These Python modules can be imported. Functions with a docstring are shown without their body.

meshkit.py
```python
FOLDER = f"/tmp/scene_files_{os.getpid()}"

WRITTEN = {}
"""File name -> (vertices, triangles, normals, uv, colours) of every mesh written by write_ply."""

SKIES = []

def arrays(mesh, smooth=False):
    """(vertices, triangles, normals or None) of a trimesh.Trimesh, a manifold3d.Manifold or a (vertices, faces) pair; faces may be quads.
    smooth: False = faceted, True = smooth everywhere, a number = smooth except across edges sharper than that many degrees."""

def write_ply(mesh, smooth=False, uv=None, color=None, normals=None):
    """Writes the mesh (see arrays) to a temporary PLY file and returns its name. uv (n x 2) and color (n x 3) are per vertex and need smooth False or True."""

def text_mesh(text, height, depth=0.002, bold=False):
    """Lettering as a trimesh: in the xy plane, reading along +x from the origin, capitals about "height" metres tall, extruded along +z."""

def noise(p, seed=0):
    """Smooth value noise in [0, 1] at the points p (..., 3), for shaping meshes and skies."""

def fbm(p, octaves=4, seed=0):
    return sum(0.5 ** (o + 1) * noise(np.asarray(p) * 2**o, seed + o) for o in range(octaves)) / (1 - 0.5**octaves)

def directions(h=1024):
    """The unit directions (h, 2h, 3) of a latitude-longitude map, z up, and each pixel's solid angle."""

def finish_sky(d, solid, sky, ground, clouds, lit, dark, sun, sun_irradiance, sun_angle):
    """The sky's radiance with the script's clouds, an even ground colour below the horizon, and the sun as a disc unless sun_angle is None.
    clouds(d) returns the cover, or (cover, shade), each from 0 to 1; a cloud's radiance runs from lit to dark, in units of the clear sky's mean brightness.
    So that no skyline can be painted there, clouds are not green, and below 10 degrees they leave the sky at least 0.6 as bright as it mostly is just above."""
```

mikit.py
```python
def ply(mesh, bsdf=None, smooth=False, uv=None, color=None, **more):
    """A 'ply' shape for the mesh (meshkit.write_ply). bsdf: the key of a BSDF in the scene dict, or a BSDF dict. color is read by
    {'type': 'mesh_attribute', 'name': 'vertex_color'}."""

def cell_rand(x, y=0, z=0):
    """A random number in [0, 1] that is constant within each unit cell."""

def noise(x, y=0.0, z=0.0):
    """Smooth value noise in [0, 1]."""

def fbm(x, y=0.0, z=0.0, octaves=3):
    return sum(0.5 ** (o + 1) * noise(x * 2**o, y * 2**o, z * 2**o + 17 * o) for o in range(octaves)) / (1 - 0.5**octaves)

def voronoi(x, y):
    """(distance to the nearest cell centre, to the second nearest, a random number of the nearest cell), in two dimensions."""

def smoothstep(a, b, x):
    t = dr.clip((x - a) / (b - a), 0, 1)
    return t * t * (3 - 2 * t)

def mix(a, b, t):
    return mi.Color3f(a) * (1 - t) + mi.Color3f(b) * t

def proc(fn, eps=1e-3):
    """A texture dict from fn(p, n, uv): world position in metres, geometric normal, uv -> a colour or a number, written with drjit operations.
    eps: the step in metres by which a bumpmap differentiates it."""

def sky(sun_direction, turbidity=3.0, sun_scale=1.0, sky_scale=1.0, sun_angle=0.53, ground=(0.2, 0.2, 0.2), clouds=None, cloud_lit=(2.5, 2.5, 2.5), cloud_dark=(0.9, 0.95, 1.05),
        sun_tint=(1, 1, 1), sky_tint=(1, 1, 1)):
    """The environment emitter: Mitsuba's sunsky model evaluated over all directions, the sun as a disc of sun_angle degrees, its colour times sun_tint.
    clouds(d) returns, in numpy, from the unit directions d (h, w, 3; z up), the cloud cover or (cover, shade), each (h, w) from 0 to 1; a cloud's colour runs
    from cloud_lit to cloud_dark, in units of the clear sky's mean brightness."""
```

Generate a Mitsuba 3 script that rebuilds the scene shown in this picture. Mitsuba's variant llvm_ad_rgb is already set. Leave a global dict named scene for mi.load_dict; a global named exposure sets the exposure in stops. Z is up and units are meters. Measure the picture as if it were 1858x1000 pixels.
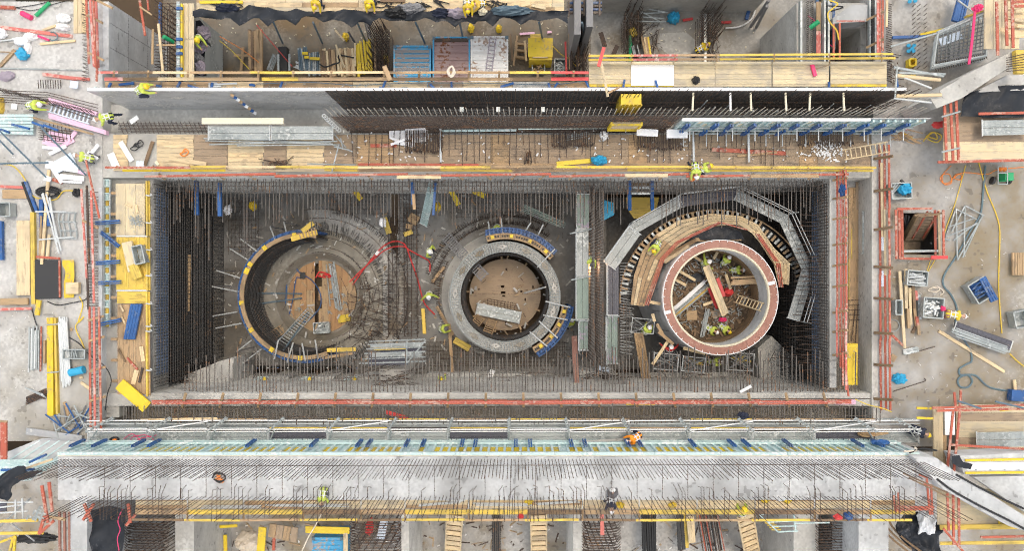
import math, random
import numpy as np, trimesh, manifold3d
import mitsuba as mi, drjit as dr, mikit
from mikit import noise, fbm, voronoi, cell_rand, smoothstep, mix
from shapely.geometry import Polygon, Point, box as sbox
from shapely.ops import unary_union
T = mi.ScalarTransform4f
rng = random.Random(7)
U = rng.uniform
# ---------------------------------------------------------------- camera, sky, exposure
H, F, CX, CY = 41.0, 1327.0, 940.0, 500.0     # drone height above the side slabs, focal length and nadir in photo pixels
scene, labels = {'type': 'scene'}, {}
scene['camera'] = {'type': 'perspective', 'fov': math.degrees(2 * math.atan(929 / F)), 'fov_axis': 'x', 'near_clip': 0.5, 'far_clip': 900.0,
                   'principal_point_offset_x': (929 - CX) / 1858, 'principal_point_offset_y': 0.0,
                   'to_world': T().look_at(origin=[0, 0, H], target=[0, 0, 0], up=[0, 1, 0])}
scene['sky'] = mikit.sky([0.15, 0.25, 1.0], turbidity=3, sun_scale=0.25, sun_angle=25, clouds=lambda d: np.ones(d.shape[:2]), cloud_lit=(2.42, 2.5, 2.62))
exposure = 2.28


def W(px, py, z=0.0):
    s = (H - z) / F
    return np.array([(px - CX) * s, -(py - CY) * s, z])


def X(px, z=0.0): return (px - CX) * (H - z) / F
def Y(py, z=0.0): return -(py - CY) * (H - z) / F
def S(z=0.0): return (H - z) / F


# ---------------------------------------------------------------- materials
def pr(c, rough=0.7, metal=0.0, **k):
    c = c if isinstance(c, dict) else {'type': 'rgb', 'value': list(c)}
    return {'type': 'twosided', 'bsdf': {'type': 'principled', 'base_color': c, 'roughness': rough, 'metallic': metal, **k}}


def woodfn(a, b, dark, wear):
    def f(p, n, uv):
        k = cell_rand(dr.floor(uv.x / 50), 3)
        g = fbm(uv.x * 0.9, uv.y * 26, k * 40, 3)
        d = fbm(p.x * 1.3, p.y * 1.3, p.z, 3)
        c = mix(a, b, dr.clip(0.7 * g + 0.75 * k - 0.2, 0, 1)) * (0.78 + 0.4 * k)
        c = mix(c, dark, smoothstep(0.52, 0.78, d) * wear)
        return mix(c, dark, 0.45 * smoothstep(0.66, 0.74, noise(uv.x * 2.4, uv.y * 16, k * 9)))
    return mikit.proc(f)


def paintfn(a, b, under, wear):
    def f(p, n, uv):
        d = fbm(p.x * 1.1, p.y * 1.1, p.z * 1.1, 3)
        e = fbm(p.x * 9, p.y * 9, p.z * 9, 3)
        c = mix(a, b, smoothstep(0.3, 0.7, d))
        return mix(c, under, smoothstep(0.6 - wear * .2, 0.72 - wear * .2, 0.45 * d + 0.55 * e))
    return mikit.proc(f)


def concfn(a, b, stain, white, amt, sc=1.0):
    def f(p, n, uv):
        d = fbm(p.x * .11 * sc, p.y * .11 * sc, p.z * .2, 4)
        e = fbm(p.x * .9 + 7, p.y * .9, p.z, 4)
        h = fbm(p.x * 8, p.y * 8, p.z * 8, 3)
        c = mix(a, b, smoothstep(.3, .7, .5 * d + .5 * e)) * (0.80 + 0.4 * h)
        c = mix(c, stain, amt * smoothstep(.42, .75, .55 * d + .3 * e + .15 * h))
        c = mix(c, white, .45 * smoothstep(.55, .8, .6 * fbm(p.x * .5 + 31, p.y * .5, p.z * .7, 4) + .4 * h))
        return mix(c, (.07, .065, .06), .4 * smoothstep(.76, .84, noise(p.x * 5, p.y * 5, p.z * 5 + 4)) * smoothstep(.52, .62, e))
    return mikit.proc(f)


mats = {
    'conc_light': pr(concfn((.50, .49, .475), (.37, .362, .345), (.31, .28, .225), (.62, .62, .61), .8), .85),
    'conc_stain': pr(concfn((.40, .39, .375), (.29, .275, .255), (.24, .19, .12), (.54, .535, .52), 1.0, 1.3), .8),
    'conc_wall': pr(concfn((.47, .46, .43), (.36, .35, .33), (.26, .25, .22), (.6, .6, .58), .4, 3.0), .85),
    'conc_white': pr(concfn((.54, .55, .555), (.41, .42, .425), (.25, .25, .245), (.64, .65, .65), .65, 2.6), .85),
    'mud': pr(concfn((.20, .195, .186), (.105, .10, .094), (.13, .105, .07), (.36, .36, .355), .7, 4.0), .5),
    'bay_mud': pr(concfn((.20, .175, .14), (.125, .105, .08), (.16, .10, .04), (.30, .29, .27), .9, 2.4), .6),
    'bay_grey': pr(concfn((.34, .33, .31), (.24, .225, .20), (.22, .16, .09), (.46, .46, .45), .8, 3.0), .6),
    'conc_tan': pr(concfn((.24, .22, .185), (.17, .155, .125), (.16, .12, .07), (.36, .35, .33), .6, 4.0), .6),
    'galv_dull': pr(paintfn((.33, .35, .35), (.24, .26, .26), (.45, .47, .47), .35), .5, .2), 'rebar_steel': pr(paintfn((.075, .073, .072), (.055, .054, .054), (.14, .095, .07), .25), .6, .3), 'film': pr(paintfn((.055, .055, .057), (.04, .04, .042), (.12, .11, .10), .2), .45),
    'rustwood': pr(woodfn((.46, .27, .13), (.32, .18, .085), (.17, .11, .07), .5), .7), 'filmblue': pr(paintfn((.24, .33, .50), (.17, .25, .40), (.40, .45, .54), .3), .4),
    'pine': pr(woodfn((.74, .61, .40), (.56, .42, .24), (.28, .22, .16), .45), .75),
    'timber': pr(woodfn((.50, .35, .20), (.34, .225, .125), (.16, .12, .085), .55), .75),
    'oldwood': pr(woodfn((.27, .18, .10), (.16, .105, .065), (.07, .05, .04), .5), .8),
    'ply': pr(woodfn((.42, .315, .215), (.29, .21, .14), (.19, .15, .115), .65), .7),
    'ply_pale': pr(woodfn((.66, .56, .38), (.56, .46, .29), (.37, .33, .27), .6), .7),
    'yply': pr(woodfn((.72, .52, .10), (.58, .40, .06), (.25, .19, .06), .45), .55),
    'redwood': pr(paintfn((.42, .10, .06), (.33, .075, .045), (.46, .26, .20), .45), .6),
    'pinkwood': pr(paintfn((.56, .17, .14), (.48, .12, .10), (.60, .38, .33), .45), .65),
    'yellow': pr(paintfn((.72, .53, .03), (.60, .42, .03), (.42, .32, .11), .25), .5),
    'blue': pr(paintfn((.022, .10, .30), (.015, .065, .21), (.11, .16, .26), .3), .45),
    'galv': pr(paintfn((.40, .43, .43), (.28, .31, .31), (.52, .54, .54), .3), .45, .3),
    'cyan': pr(paintfn((.52, .66, .66), (.42, .56, .56), (.70, .76, .75), .35), .5, .1),
    'steelface': pr(paintfn((.46, .47, .48), (.34, .35, .36), (.56, .55, .52), .3), .3, .3),
    'rebar': pr(paintfn((.085, .060, .048), (.055, .043, .038), (.15, .08, .045), .3), .75, .2),
    'rebar_grey': pr(paintfn((.17, .155, .14), (.115, .10, .09), (.24, .13, .075), .15), .6, .3),
    'darkform': pr(paintfn((.12, .085, .065), (.085, .062, .05), (.19, .15, .12), .3), .5),
    'tarp': pr(paintfn((.014, .017, .023), (.022, .026, .034), (.08, .08, .09), .0), .5, specular=.3),
    'cont_blue': pr(paintfn((.05, .27, .50), (.06, .33, .56), (.33, .30, .29), .4), .5),
    'cont_brown': pr(paintfn((.26, .17, .17), (.32, .23, .22), (.17, .06, .025), .3), .55),
    'cont_white': pr(paintfn((.76, .76, .75), (.68, .68, .67), (.35, .24, .18), .12), .5),
    'ringred': pr(paintfn((.34, .165, .125), (.28, .125, .09), (.42, .27, .22), .1), .55),
    'litter': pr((.72, .72, .72), .7), 'white': pr((.80, .80, .80), .6), 'pink': pr((.74, .48, .62), .8), 'foam': pr((.82, .82, .84), .85),
    'red': pr((.58, .05, .05), .45), 'orange': pr((.82, .24, .04), .55), 'magenta': pr((.72, .04, .16), .5), 'green': pr((.02, .33, .13), .45),
    'palegreen': pr(paintfn((.21, .27, .235), (.16, .21, .19), (.27, .23, .29), .3), .5), 'black': pr((.016, .016, .017), .5), 'rubber': pr((.028, .028, .03), .6), 'skyblue': pr((.03, .33, .56), .5),
    'greyblue': pr((.10, .15, .19), .5), 'hose': pr((.11, .17, .20), .5), 'yhose': pr((.72, .50, .05), .5), 'hivis': pr((.50, .60, .10), .7),
    'hiorange': pr((.9, .30, .02), .7), 'navy': pr((.02, .026, .05), .8), 'greycloth': pr((.12, .12, .13), .85), 'skin': pr((.55, .34, .25), .6),
    'reflect': pr((.68, .69, .69), .35), 'helmet_white': pr((.82, .82, .82), .35), 'helmet_yellow': pr((.80, .60, .03), .35), 'mauve': pr((.30, .26, .31), .85),
    'leadgrey': pr((.20, .20, .21), .55), 'dirt': pr((.10, .07, .045), .9), 'cream': pr((.74, .68, .52), .7),
    'alu': pr((.58, .60, .60), .4, .3), 'decdark': pr((.075, .075, .095), .5), 'paper': pr((.62, .70, .80), .7), 'rope': pr((.62, .55, .46), .9),
}
for k_, m_ in mats.items():
    scene['m_' + k_] = m_


# ---------------------------------------------------------------- mesh helpers
class MB:
    def __init__(self): self.v, self.f, self.uv, self.n = [], [], [], 0

    def add(self, v, f, uv=None):
        v, f = np.asarray(v, float), np.asarray(f, int)
        if f.shape[1] == 4: f = np.vstack([f[:, [0, 1, 2]], f[:, [0, 2, 3]]])
        self.v.append(v); self.f.append(f + self.n)
        self.uv.append(np.zeros((len(v), 2)) if uv is None else uv); self.n += len(v)
        return self

    def box(self, c, ax, ay, az, l, w, h):
        """a box centred at c with unit axes; uv runs along its length (50 m per board, so each has its own tone)"""
        o = 50 * rng.randint(0, 400) + 25; q = rng.uniform(0, 30)
        V, Fq, uvs = [], [], []
        for s, (a, b, d), (la, lb, ld) in ((0, (ax, ay, az), (l, w, h)), (1, (ax, az, ay), (l, h, w)), (2, (ay, az, ax), (w, h, l))):
            for sg in (1, -1):
                i = len(V)
                for (p, r_) in ((-1, -1), (1, -1), (1, 1), (-1, 1)):
                    V.append(c + a * (p * la / 2) + b * (r_ * lb / 2) + d * (sg * ld / 2))
                    uvs.append((o + p * la / 2, q + r_ * lb / 2) if s < 2 else (o + r_ * lb * .5, q + p * la / 2))
                nr = np.cross(a, b)
                Fq.append([i, i + 1, i + 2, i + 3] if np.dot(nr, d) * sg > 0 else [i, i + 3, i + 2, i + 1])
        return self.add(V, Fq, np.array(uvs))

    def aab(self, x0, x1, y0, y1, z0, z1, along=None):
        dx, dy = abs(x1 - x0), abs(y1 - y0)
        c = np.array([(x0 + x1) / 2, (y0 + y1) / 2, (z0 + z1) / 2]); e = np.eye(3)
        if (along or ('x' if dx >= dy else 'y')) == 'x': return self.box(c, e[0], e[1], e[2], dx, dy, abs(z1 - z0))
        return self.box(c, e[1], -e[0], e[2], dy, dx, abs(z1 - z0))

    def bar(self, p0, p1, w, h, up=(0, 0, 1)):
        """a board from p0 to p1 (3-D, centre line), w wide, h thick"""
        p0, p1 = np.asarray(p0, float), np.asarray(p1, float)
        d = p1 - p0; l = np.linalg.norm(d); d = d / l
        up = np.asarray(up, float)
        if abs(np.dot(d, up)) > .98: up = np.array([0, 1.0, 0])
        y = np.cross(up, d); y /= np.linalg.norm(y); z = np.cross(d, y)
        return self.box((p0 + p1) / 2, d, y, z, l, w, h)

    def plk(self, x0, y0, x1, y1, z, w, h, z1=None):
        """a board between two photo points, its top at height z (z1 at the far end), w in photo pixels"""
        z1 = z if z1 is None else z1
        return self.bar(W(x0, y0, z) - [0, 0, h / 2], W(x1, y1, z1) - [0, 0, h / 2], w * S((z + z1) / 2), h)

    def tube(self, pts, r, n=5, closed=False):
        P = np.asarray(pts, float); m = len(P)
        t = np.gradient(P, axis=0) if not closed else np.roll(P, -1, 0) - np.roll(P, 1, 0)
        t /= np.maximum(np.linalg.norm(t, axis=1, keepdims=True), 1e-9)
        ref = np.array([.13, .21, .97]) if abs(t[0][2]) < .9 else np.array([.97, .2, .1])
        V = []
        for i in range(m):
            u = ref - t[i] * np.dot(ref, t[i]); u /= max(np.linalg.norm(u), 1e-9); ref = u
            b = np.cross(t[i], u)
            V += [P[i] + r * (math.cos(a) * u + math.sin(a) * b) for a in (2 * math.pi * k / n for k in range(n))]
        Fq = []
        for i in range(m if closed else m - 1):
            j = (i + 1) % m
            Fq += [[i * n + k, i * n + (k + 1) % n, j * n + (k + 1) % n, j * n + k] for k in range(n)]
        self.add(V, Fq)
        if not closed:
            for i, sg in ((0, 1), (m - 1, -1)):
                c = len(V); self.add([P[i]] + V[i * n:i * n + n], [[0, 1 + k, 1 + (k + 1) % n] if sg < 0 else [0, 1 + (k + 1) % n, 1 + k] for k in range(n)])
        return self

    def poly(self, pts, z, h, holes=()):
        """an extruded outline of photo points taken at height z"""
        pg = Polygon([W(x, y, z)[:2] for x, y in pts])
        return self.shp(pg, z, h)

    def shp(self, pg, z, h):
        if not pg.is_valid: pg = pg.buffer(0)
        for g in (pg.geoms if hasattr(pg, 'geoms') else [pg]):
            m = trimesh.creation.extrude_polygon(g, h, engine='earcut') if False else trimesh.creation.extrude_polygon(g, h)
            o = 50 * rng.randint(0, 400) + 25
            self.add(m.vertices + [0, 0, z - h], m.faces, np.c_[m.vertices[:, 0] % 20 + o, m.vertices[:, 1]])
        return self

    def tm(self, m): return self.add(m.vertices, m.faces)

    def ring(self, cx, cy, prof, a0=0, a1=360, n=72):
        """a profile of (radius, z) revolved round a vertical axis, closed outline"""
        prof = np.asarray(prof, float); k = len(prof); full = abs(a1 - a0) >= 359.9
        an = np.radians(np.linspace(a0, a1, n + 1)); an = an[:-1] if full else an
        V = [[cx + r * math.cos(a), cy + r * math.sin(a), z] for a in an for r, z in prof]
        uv = [[25 + 50 * 7 + r * a, z + r] for a in an for r, z in prof]
        Fq = []
        for i in range(n):
            j = (i + 1) % len(an)
            Fq += [[i * k + q, j * k + q, j * k + (q + 1) % k, i * k + (q + 1) % k] for q in range(k)]
        self.add(V, Fq, np.array(uv))
        if not full:
            for i, rev in ((0, False), (n, True)):
                tri = [[0, q, q + 1] if not rev else [0, q + 1, q] for q in range(1, k - 1)]
                self.add(V[i * k:i * k + k], tri, np.array(uv[i * k:i * k + k]))
        return self

    def build(self, name, mat, parent=None, smooth=False):
        if not self.v: return None
        return obj(name, (np.vstack(self.v), np.vstack(self.f)), mat, parent, np.vstack(self.uv), smooth)


count = {}


def key_for(name, parent=None):
    k = (parent + '__' if parent else '') + name
    c = count.get(k, 0); count[k] = c + 1
    return k if c == 0 else f'{k}_{c:03d}'


def obj(name, mesh, mat, parent=None, uv=None, smooth=False, **more):
    k = key_for(name, parent)
    d = mikit.ply(mesh, 'm_' + mat, smooth=smooth, uv=uv if smooth is False or smooth is True else None, **more)
    scene[k] = d
    return k


def put(name, d, parent=None):
    k = key_for(name, parent); scene[k] = d; return k


def tag(k, label, cat, group=None):
    labels[k] = {'label': label, 'category': cat}
    if group: labels[k]['group'] = group
    return k


def thing(name, label, cat, group=None):
    return tag(key_for(name), label, cat, group)


def struct(name, mb, mat):
    k = mb.build(name, mat); labels[k] = {'kind': 'structure'}; return k


def stuff(name, mb, mat, label, parent=None):
    k = mb.build(name, mat, parent)
    labels[k] = {'kind': 'stuff', 'label': label}
    if parent is None: labels[k]['category'] = name.replace('_', ' ')
    return k


_unit = {}


def bars(parent, name, segs, r, mat):
    """straight bars as parts: one unit rod, placed by a transform"""
    for p0, p1 in segs:
        if (mat,) not in _unit:
            _unit[(mat,)] = mikit.ply(MB_unit(), 'm_' + mat)
        p0, p1 = np.asarray(p0, float), np.asarray(p1, float)
        d = p1 - p0; l = np.linalg.norm(d); z = d / l
        u = np.array([0, 0, 1.0]) if abs(z[2]) < .9 else np.array([1.0, 0, 0])
        x = np.cross(u, z); x /= np.linalg.norm(x); y = np.cross(z, x)
        m = np.eye(4); m[:3, 0] = x * r; m[:3, 1] = y * r; m[:3, 2] = d; m[:3, 3] = p0
        put(name, {**_unit[(mat,)], 'to_world': T(m.tolist())}, parent)


def MB_unit():
    a = [2 * math.pi * k / 5 for k in range(5)]
    V = [[math.cos(t), math.sin(t), z] for z in (0, 1) for t in a]
    return (np.array(V), np.array([t for k in range(5) for t in ([k, (k + 1) % 5, 5 + (k + 1) % 5], [k, 5 + (k + 1) % 5, 5 + k])] +
                                  [[0, 4, 3], [0, 3, 2], [0, 2, 1], [5, 6, 7], [5, 7, 8], [5, 8, 9]]))


def merge_bars(segs, r, n=4):
    m = MB()
    for p0, p1 in segs: m.tube([p0, p1], r, n)
    return m


def curve(pts, k=8):
    """Catmull-Rom through 3-D points"""
    P = np.asarray(pts, float); P = np.vstack([2 * P[0] - P[1], P, 2 * P[-1] - P[-2]]); out = []
    for i in range(1, len(P) - 2):
        for t in np.linspace(0, 1, k, endpoint=False):
            a, b, c, d = P[i - 1:i + 3]
            out.append(.5 * (2 * b + (c - a) * t + (2 * a - 5 * b + 4 * c - d) * t * t + (3 * b - a - 3 * c + d) * t ** 3))
    return np.array(out + [P[-2]])


# ---------------------------------------------------------------- builders of kinds
def board(name, label, cat, x0, y0, x1, y1, z, w, h, mat, group=None, z1=None):
    k = MB().plk(x0, y0, x1, y1, z, w, h, z1).build(name, mat)
    return tag(k, label, cat, group)


def cable(name, label, px, z, r, mat, cat='cable', k=8, group=None):
    pts = [W(*(p if len(p) == 3 else (*p, z))) for p in px]
    return tag(MB().tube(curve(pts, k), r, 5).build(name, mat, smooth=40), label, cat, group)


def deck(name, label, cat, x0, y0, x1, y1, z, n, horiz=True, mat='pine', cuts=(), th=.05, group=None, jit=.012, piece='plank', gap=.012):
    """a deck of n boards side by side; cuts: photo positions where the boards are butted"""
    t = thing(name, label, cat, group)
    e = [x0 if horiz else y0, *cuts, x1 if horiz else y1]
    for i in range(n):
        for a, b in zip(e[:-1], e[1:]):
            g = gap / S(z)
            m = MB(); dz = U(-jit, jit)
            if horiz:
                h = (y1 - y0) / n; m.aab(X(a, z) + gap, X(b, z) - gap, Y(y0 + i * h + g, z), Y(y0 + (i + 1) * h - g, z), z - th + dz, z + dz, 'x')
            else:
                h = (x1 - x0) / n; m.aab(X(x0 + i * h + g, z), X(x0 + (i + 1) * h - g, z), Y(a, z) - gap, Y(b, z) + gap, z - th + dz, z + dz, 'y')
            m.build(piece, mat if isinstance(mat, str) else rng.choice(mat), t)
    return t


def rail(name, label, lines, posts, mat='redwood', pmat='timber', w=.14, h=.05, cat='guardrail', piece='rail', group=None, pw=.12):
    """a guardrail: lines = boards (x0,y0,x1,y1,z); posts = ledgers (x0,y0,z0,x1,y1,z1)"""
    t = thing(name, label, cat, group)
    for l in lines:
        x0, y0, x1, y1, z = l[:5]; m = l[5] if len(l) > 5 else mat
        MB().bar(W(x0, y0, z), W(x1, y1, z), l[6] if len(l) > 6 else w, h).build(piece, m, t)
    for x0, y0, z0, x1, y1, z1 in posts:
        MB().bar(W(x0, y0, z0), W(x1, y1, z1), pw, .06).build('post', pmat, t)
    return t


def ladder(name, label, p0, p1, w, n, mat='timber', rr=.035, group=None, cat='ladder', flat=False):
    """p0, p1: 3-D feet and head of the centre line; w metres wide"""
    t = thing(name, label, cat, group)
    p0, p1 = np.asarray(p0, float), np.asarray(p1, float)
    d = (p1 - p0) / np.linalg.norm(p1 - p0)
    s = np.cross(d, [0, 0, 1.0]); s = s / np.linalg.norm(s) if np.linalg.norm(s) > .05 else np.array([1.0, 0, 0])
    for sg in (-1, 1): MB().bar(p0 + s * sg * w / 2, p1 + s * sg * w / 2, rr * 1.6, rr * 2.4).build('side_rail', mat, t)
    for i in range(n):
        c = p0 + (p1 - p0) * ((i + .6) / (n + .2))
        MB().bar(c - s * w / 2, c + s * w / 2, rr * (5 if flat else 1.5), rr * 1.2).build('tread' if flat else 'rung', mat, t)
    return t


def sheet(name, label, cat, pts, z, mat, fold=.12, seed=0, group=None, edge=0.0, hang=0.0, th=.012, parent=None, dens=.22):
    """a crumpled cloth lying in an outline of photo points: fine grid, folds, real thickness"""
    pg = Polygon([W(x, y, z)[:2] for x, y in pts]).buffer(0)
    x0, y0, x1, y1 = pg.bounds
    nx, ny = max(4, int((x1 - x0) / dens)), max(4, int((y1 - y0) / dens))
    gx, gy = np.meshgrid(np.linspace(x0, x1, nx), np.linspace(y0, y1, ny), indexing='ij')
    r = np.random.RandomState(seed + 5)
    h = np.zeros_like(gx)
    for _ in range(7):
        a, fq, ph = r.uniform(0, 6.28), r.uniform(1.2, 5), r.uniform(0, 6.28)
        h += (1 - np.abs(np.sin(fq * (gx * math.cos(a) + gy * math.sin(a)) / 2 + ph + 1.1 * np.sin(gx * 1.3 + ph)))) ** 3
    h = fold * h / 3
    P = np.stack([gx, gy, z + h], -1)
    ins = np.array([[pg.contains(Point(a, b)) for a, b in zip(ra, rb)] for ra, rb in zip(gx, gy)])
    V, Fq = P.reshape(-1, 3), []
    # pull the cells on the border to the outline
    idx = np.arange(nx * ny).reshape(nx, ny)
    for i in range(nx - 1):
        for j in range(ny - 1):
            q = [(i, j), (i + 1, j), (i + 1, j + 1), (i, j + 1)]
            if sum(ins[a] for a in q) >= 1: Fq.append([idx[a] for a in q])
    if not Fq: return None
    V = V.copy()
    for v in np.unique(Fq):          # cells on the border are pulled back to the outline
        if not ins.ravel()[v]:
            b_ = pg.exterior.interpolate(pg.exterior.project(Point(V[v, 0], V[v, 1]))); V[v, :2] = b_.x, b_.y
    V = np.vstack([V, V - [0, 0, th]]); n = nx * ny; Fq = np.array(Fq)
    m = trimesh.Trimesh(V, np.vstack([Fq[:, [0, 1, 2]], Fq[:, [0, 2, 3]], Fq[:, [2, 1, 0]] + n, Fq[:, [3, 2, 0]] + n]), process=False)
    ed = {}
    for q in Fq:
        for a, b in zip(q, np.roll(q, -1)): ed[(a, b)] = 1
    side = [[b, a, a + n, b + n] for (a, b) in ed if (b, a) not in ed]
    side = np.array(side)
    f = np.vstack([m.faces, side[:, [0, 1, 2]], side[:, [0, 2, 3]]])
    m = trimesh.Trimesh(V, f, process=False); m.remove_unreferenced_vertices()
    k = obj(name, m, mat, parent, smooth=50)
    return tag(k, label, cat, group) if parent is None else k


def heap(name, label, cat, px, py, z, rx, ry, h, mat, seed=0, group=None):
    """a crumpled bag or bundle: a lumpy closed body, creased"""
    m = trimesh.creation.icosphere(subdivisions=4); v = m.vertices.copy(); r = np.random.RandomState(seed)
    d = np.zeros(len(v))
    for _ in range(9):
        a = r.normal(size=3); a /= np.linalg.norm(a)
        d += (1 - np.abs(np.sin(r.uniform(2, 7) * (v @ a) + r.uniform(0, 6)))) ** 2 * .13
    v *= (0.75 + d)[:, None]; v[:, 2] = np.maximum(v[:, 2], -.35)
    s = S(z); v = v * [rx * s, ry * s, h] + W(px, py, z) + [0, 0, .35 * h]
    return tag(obj(name, trimesh.Trimesh(v, m.faces, process=False), mat, smooth=35), label, cat, group)


def stillage(name, label, px, py, z, L, Wd, hgt, rot, mat='galv', fill=None, fillmat='galv', group=None, nfill=26):
    """a steel mesh box on feet with corrugated sides, open on top, something inside"""
    t = thing(name, label, 'crate', group)
    c = W(px, py, z + hgt); a = math.radians(rot); ex = np.array([math.cos(a), math.sin(a), 0]); ey = np.array([-math.sin(a), math.cos(a), 0]); ez = np.array([0, 0, 1.0])
    c0 = c - ez * hgt
    for s, (u, v, lu, lv) in enumerate(((ex, ey, L, Wd), (ex, -ey, L, Wd), (ey, ex, Wd, L), (ey, -ex, Wd, L))):
        m = MB(); n = max(4, int(lu / .16))
        for i in range(n):
            q = (i + .5) / n - .5
            m.box(c0 + v * (lv / 2 - (.02 if i % 2 else .0)) + u * q * lu + ez * (hgt / 2 + .06), u, ez, v, lu / n * 1.02, hgt - .1, .02)
        m.build('side_panel', mat, t)
    f = MB()
    for v in (-1, 1):
        f.bar(c0 + ey * v * Wd / 2 - ex * L / 2 + ez * hgt, c0 + ey * v * Wd / 2 + ex * L / 2 + ez * hgt, .06, .05)
        f.bar(c0 + ex * v * L / 2 - ey * Wd / 2 + ez * (hgt + .003), c0 + ex * v * L / 2 + ey * Wd / 2 + ez * (hgt + .003), .06, .05)
    f.build('rim', mat, t)
    MB().box(c0 + ez * .08, ex, ey, ez, L - .05, Wd - .05, .03).build('floor_panel', mat, t)
    for i, j in ((-1, -1), (-1, 1), (1, -1), (1, 1)):
        MB().box(c0 + ex * i * (L / 2 - .06) + ey * j * (Wd / 2 - .06) + ez * .03, ex, ey, ez, .1, .1, .06).build('foot', mat, t)
    if fill:
        m = MB()
        for i in range(nfill):
            b = c0 + ez * U(.2, hgt + .02); th = U(-.3, .3) if fill == 'tubes' else U(0, 3.2); l = min(U(.5, .95) * (L if fill == 'tubes' else .4), L * .9)
            dd = ex * math.cos(th) + ey * math.sin(th); lim = max(0, L * .46 - l / 2 * abs(math.cos(th)))
            b = b + ex * U(-lim, lim) + ey * U(-.38, .38) * Wd
            if fill == 'tubes': m.tube([b - dd * l / 2, b + dd * l / 2], .028, 6)
            else: m.bar(b - dd * l / 2, b + dd * l / 2 + ez * U(-.1, .1), U(.04, .1), .04)
        k = m.build('contents', fillmat, t); labels[k] = {'kind': 'stuff', 'label': 'fittings lying loose in the crate'}
    return t


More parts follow.
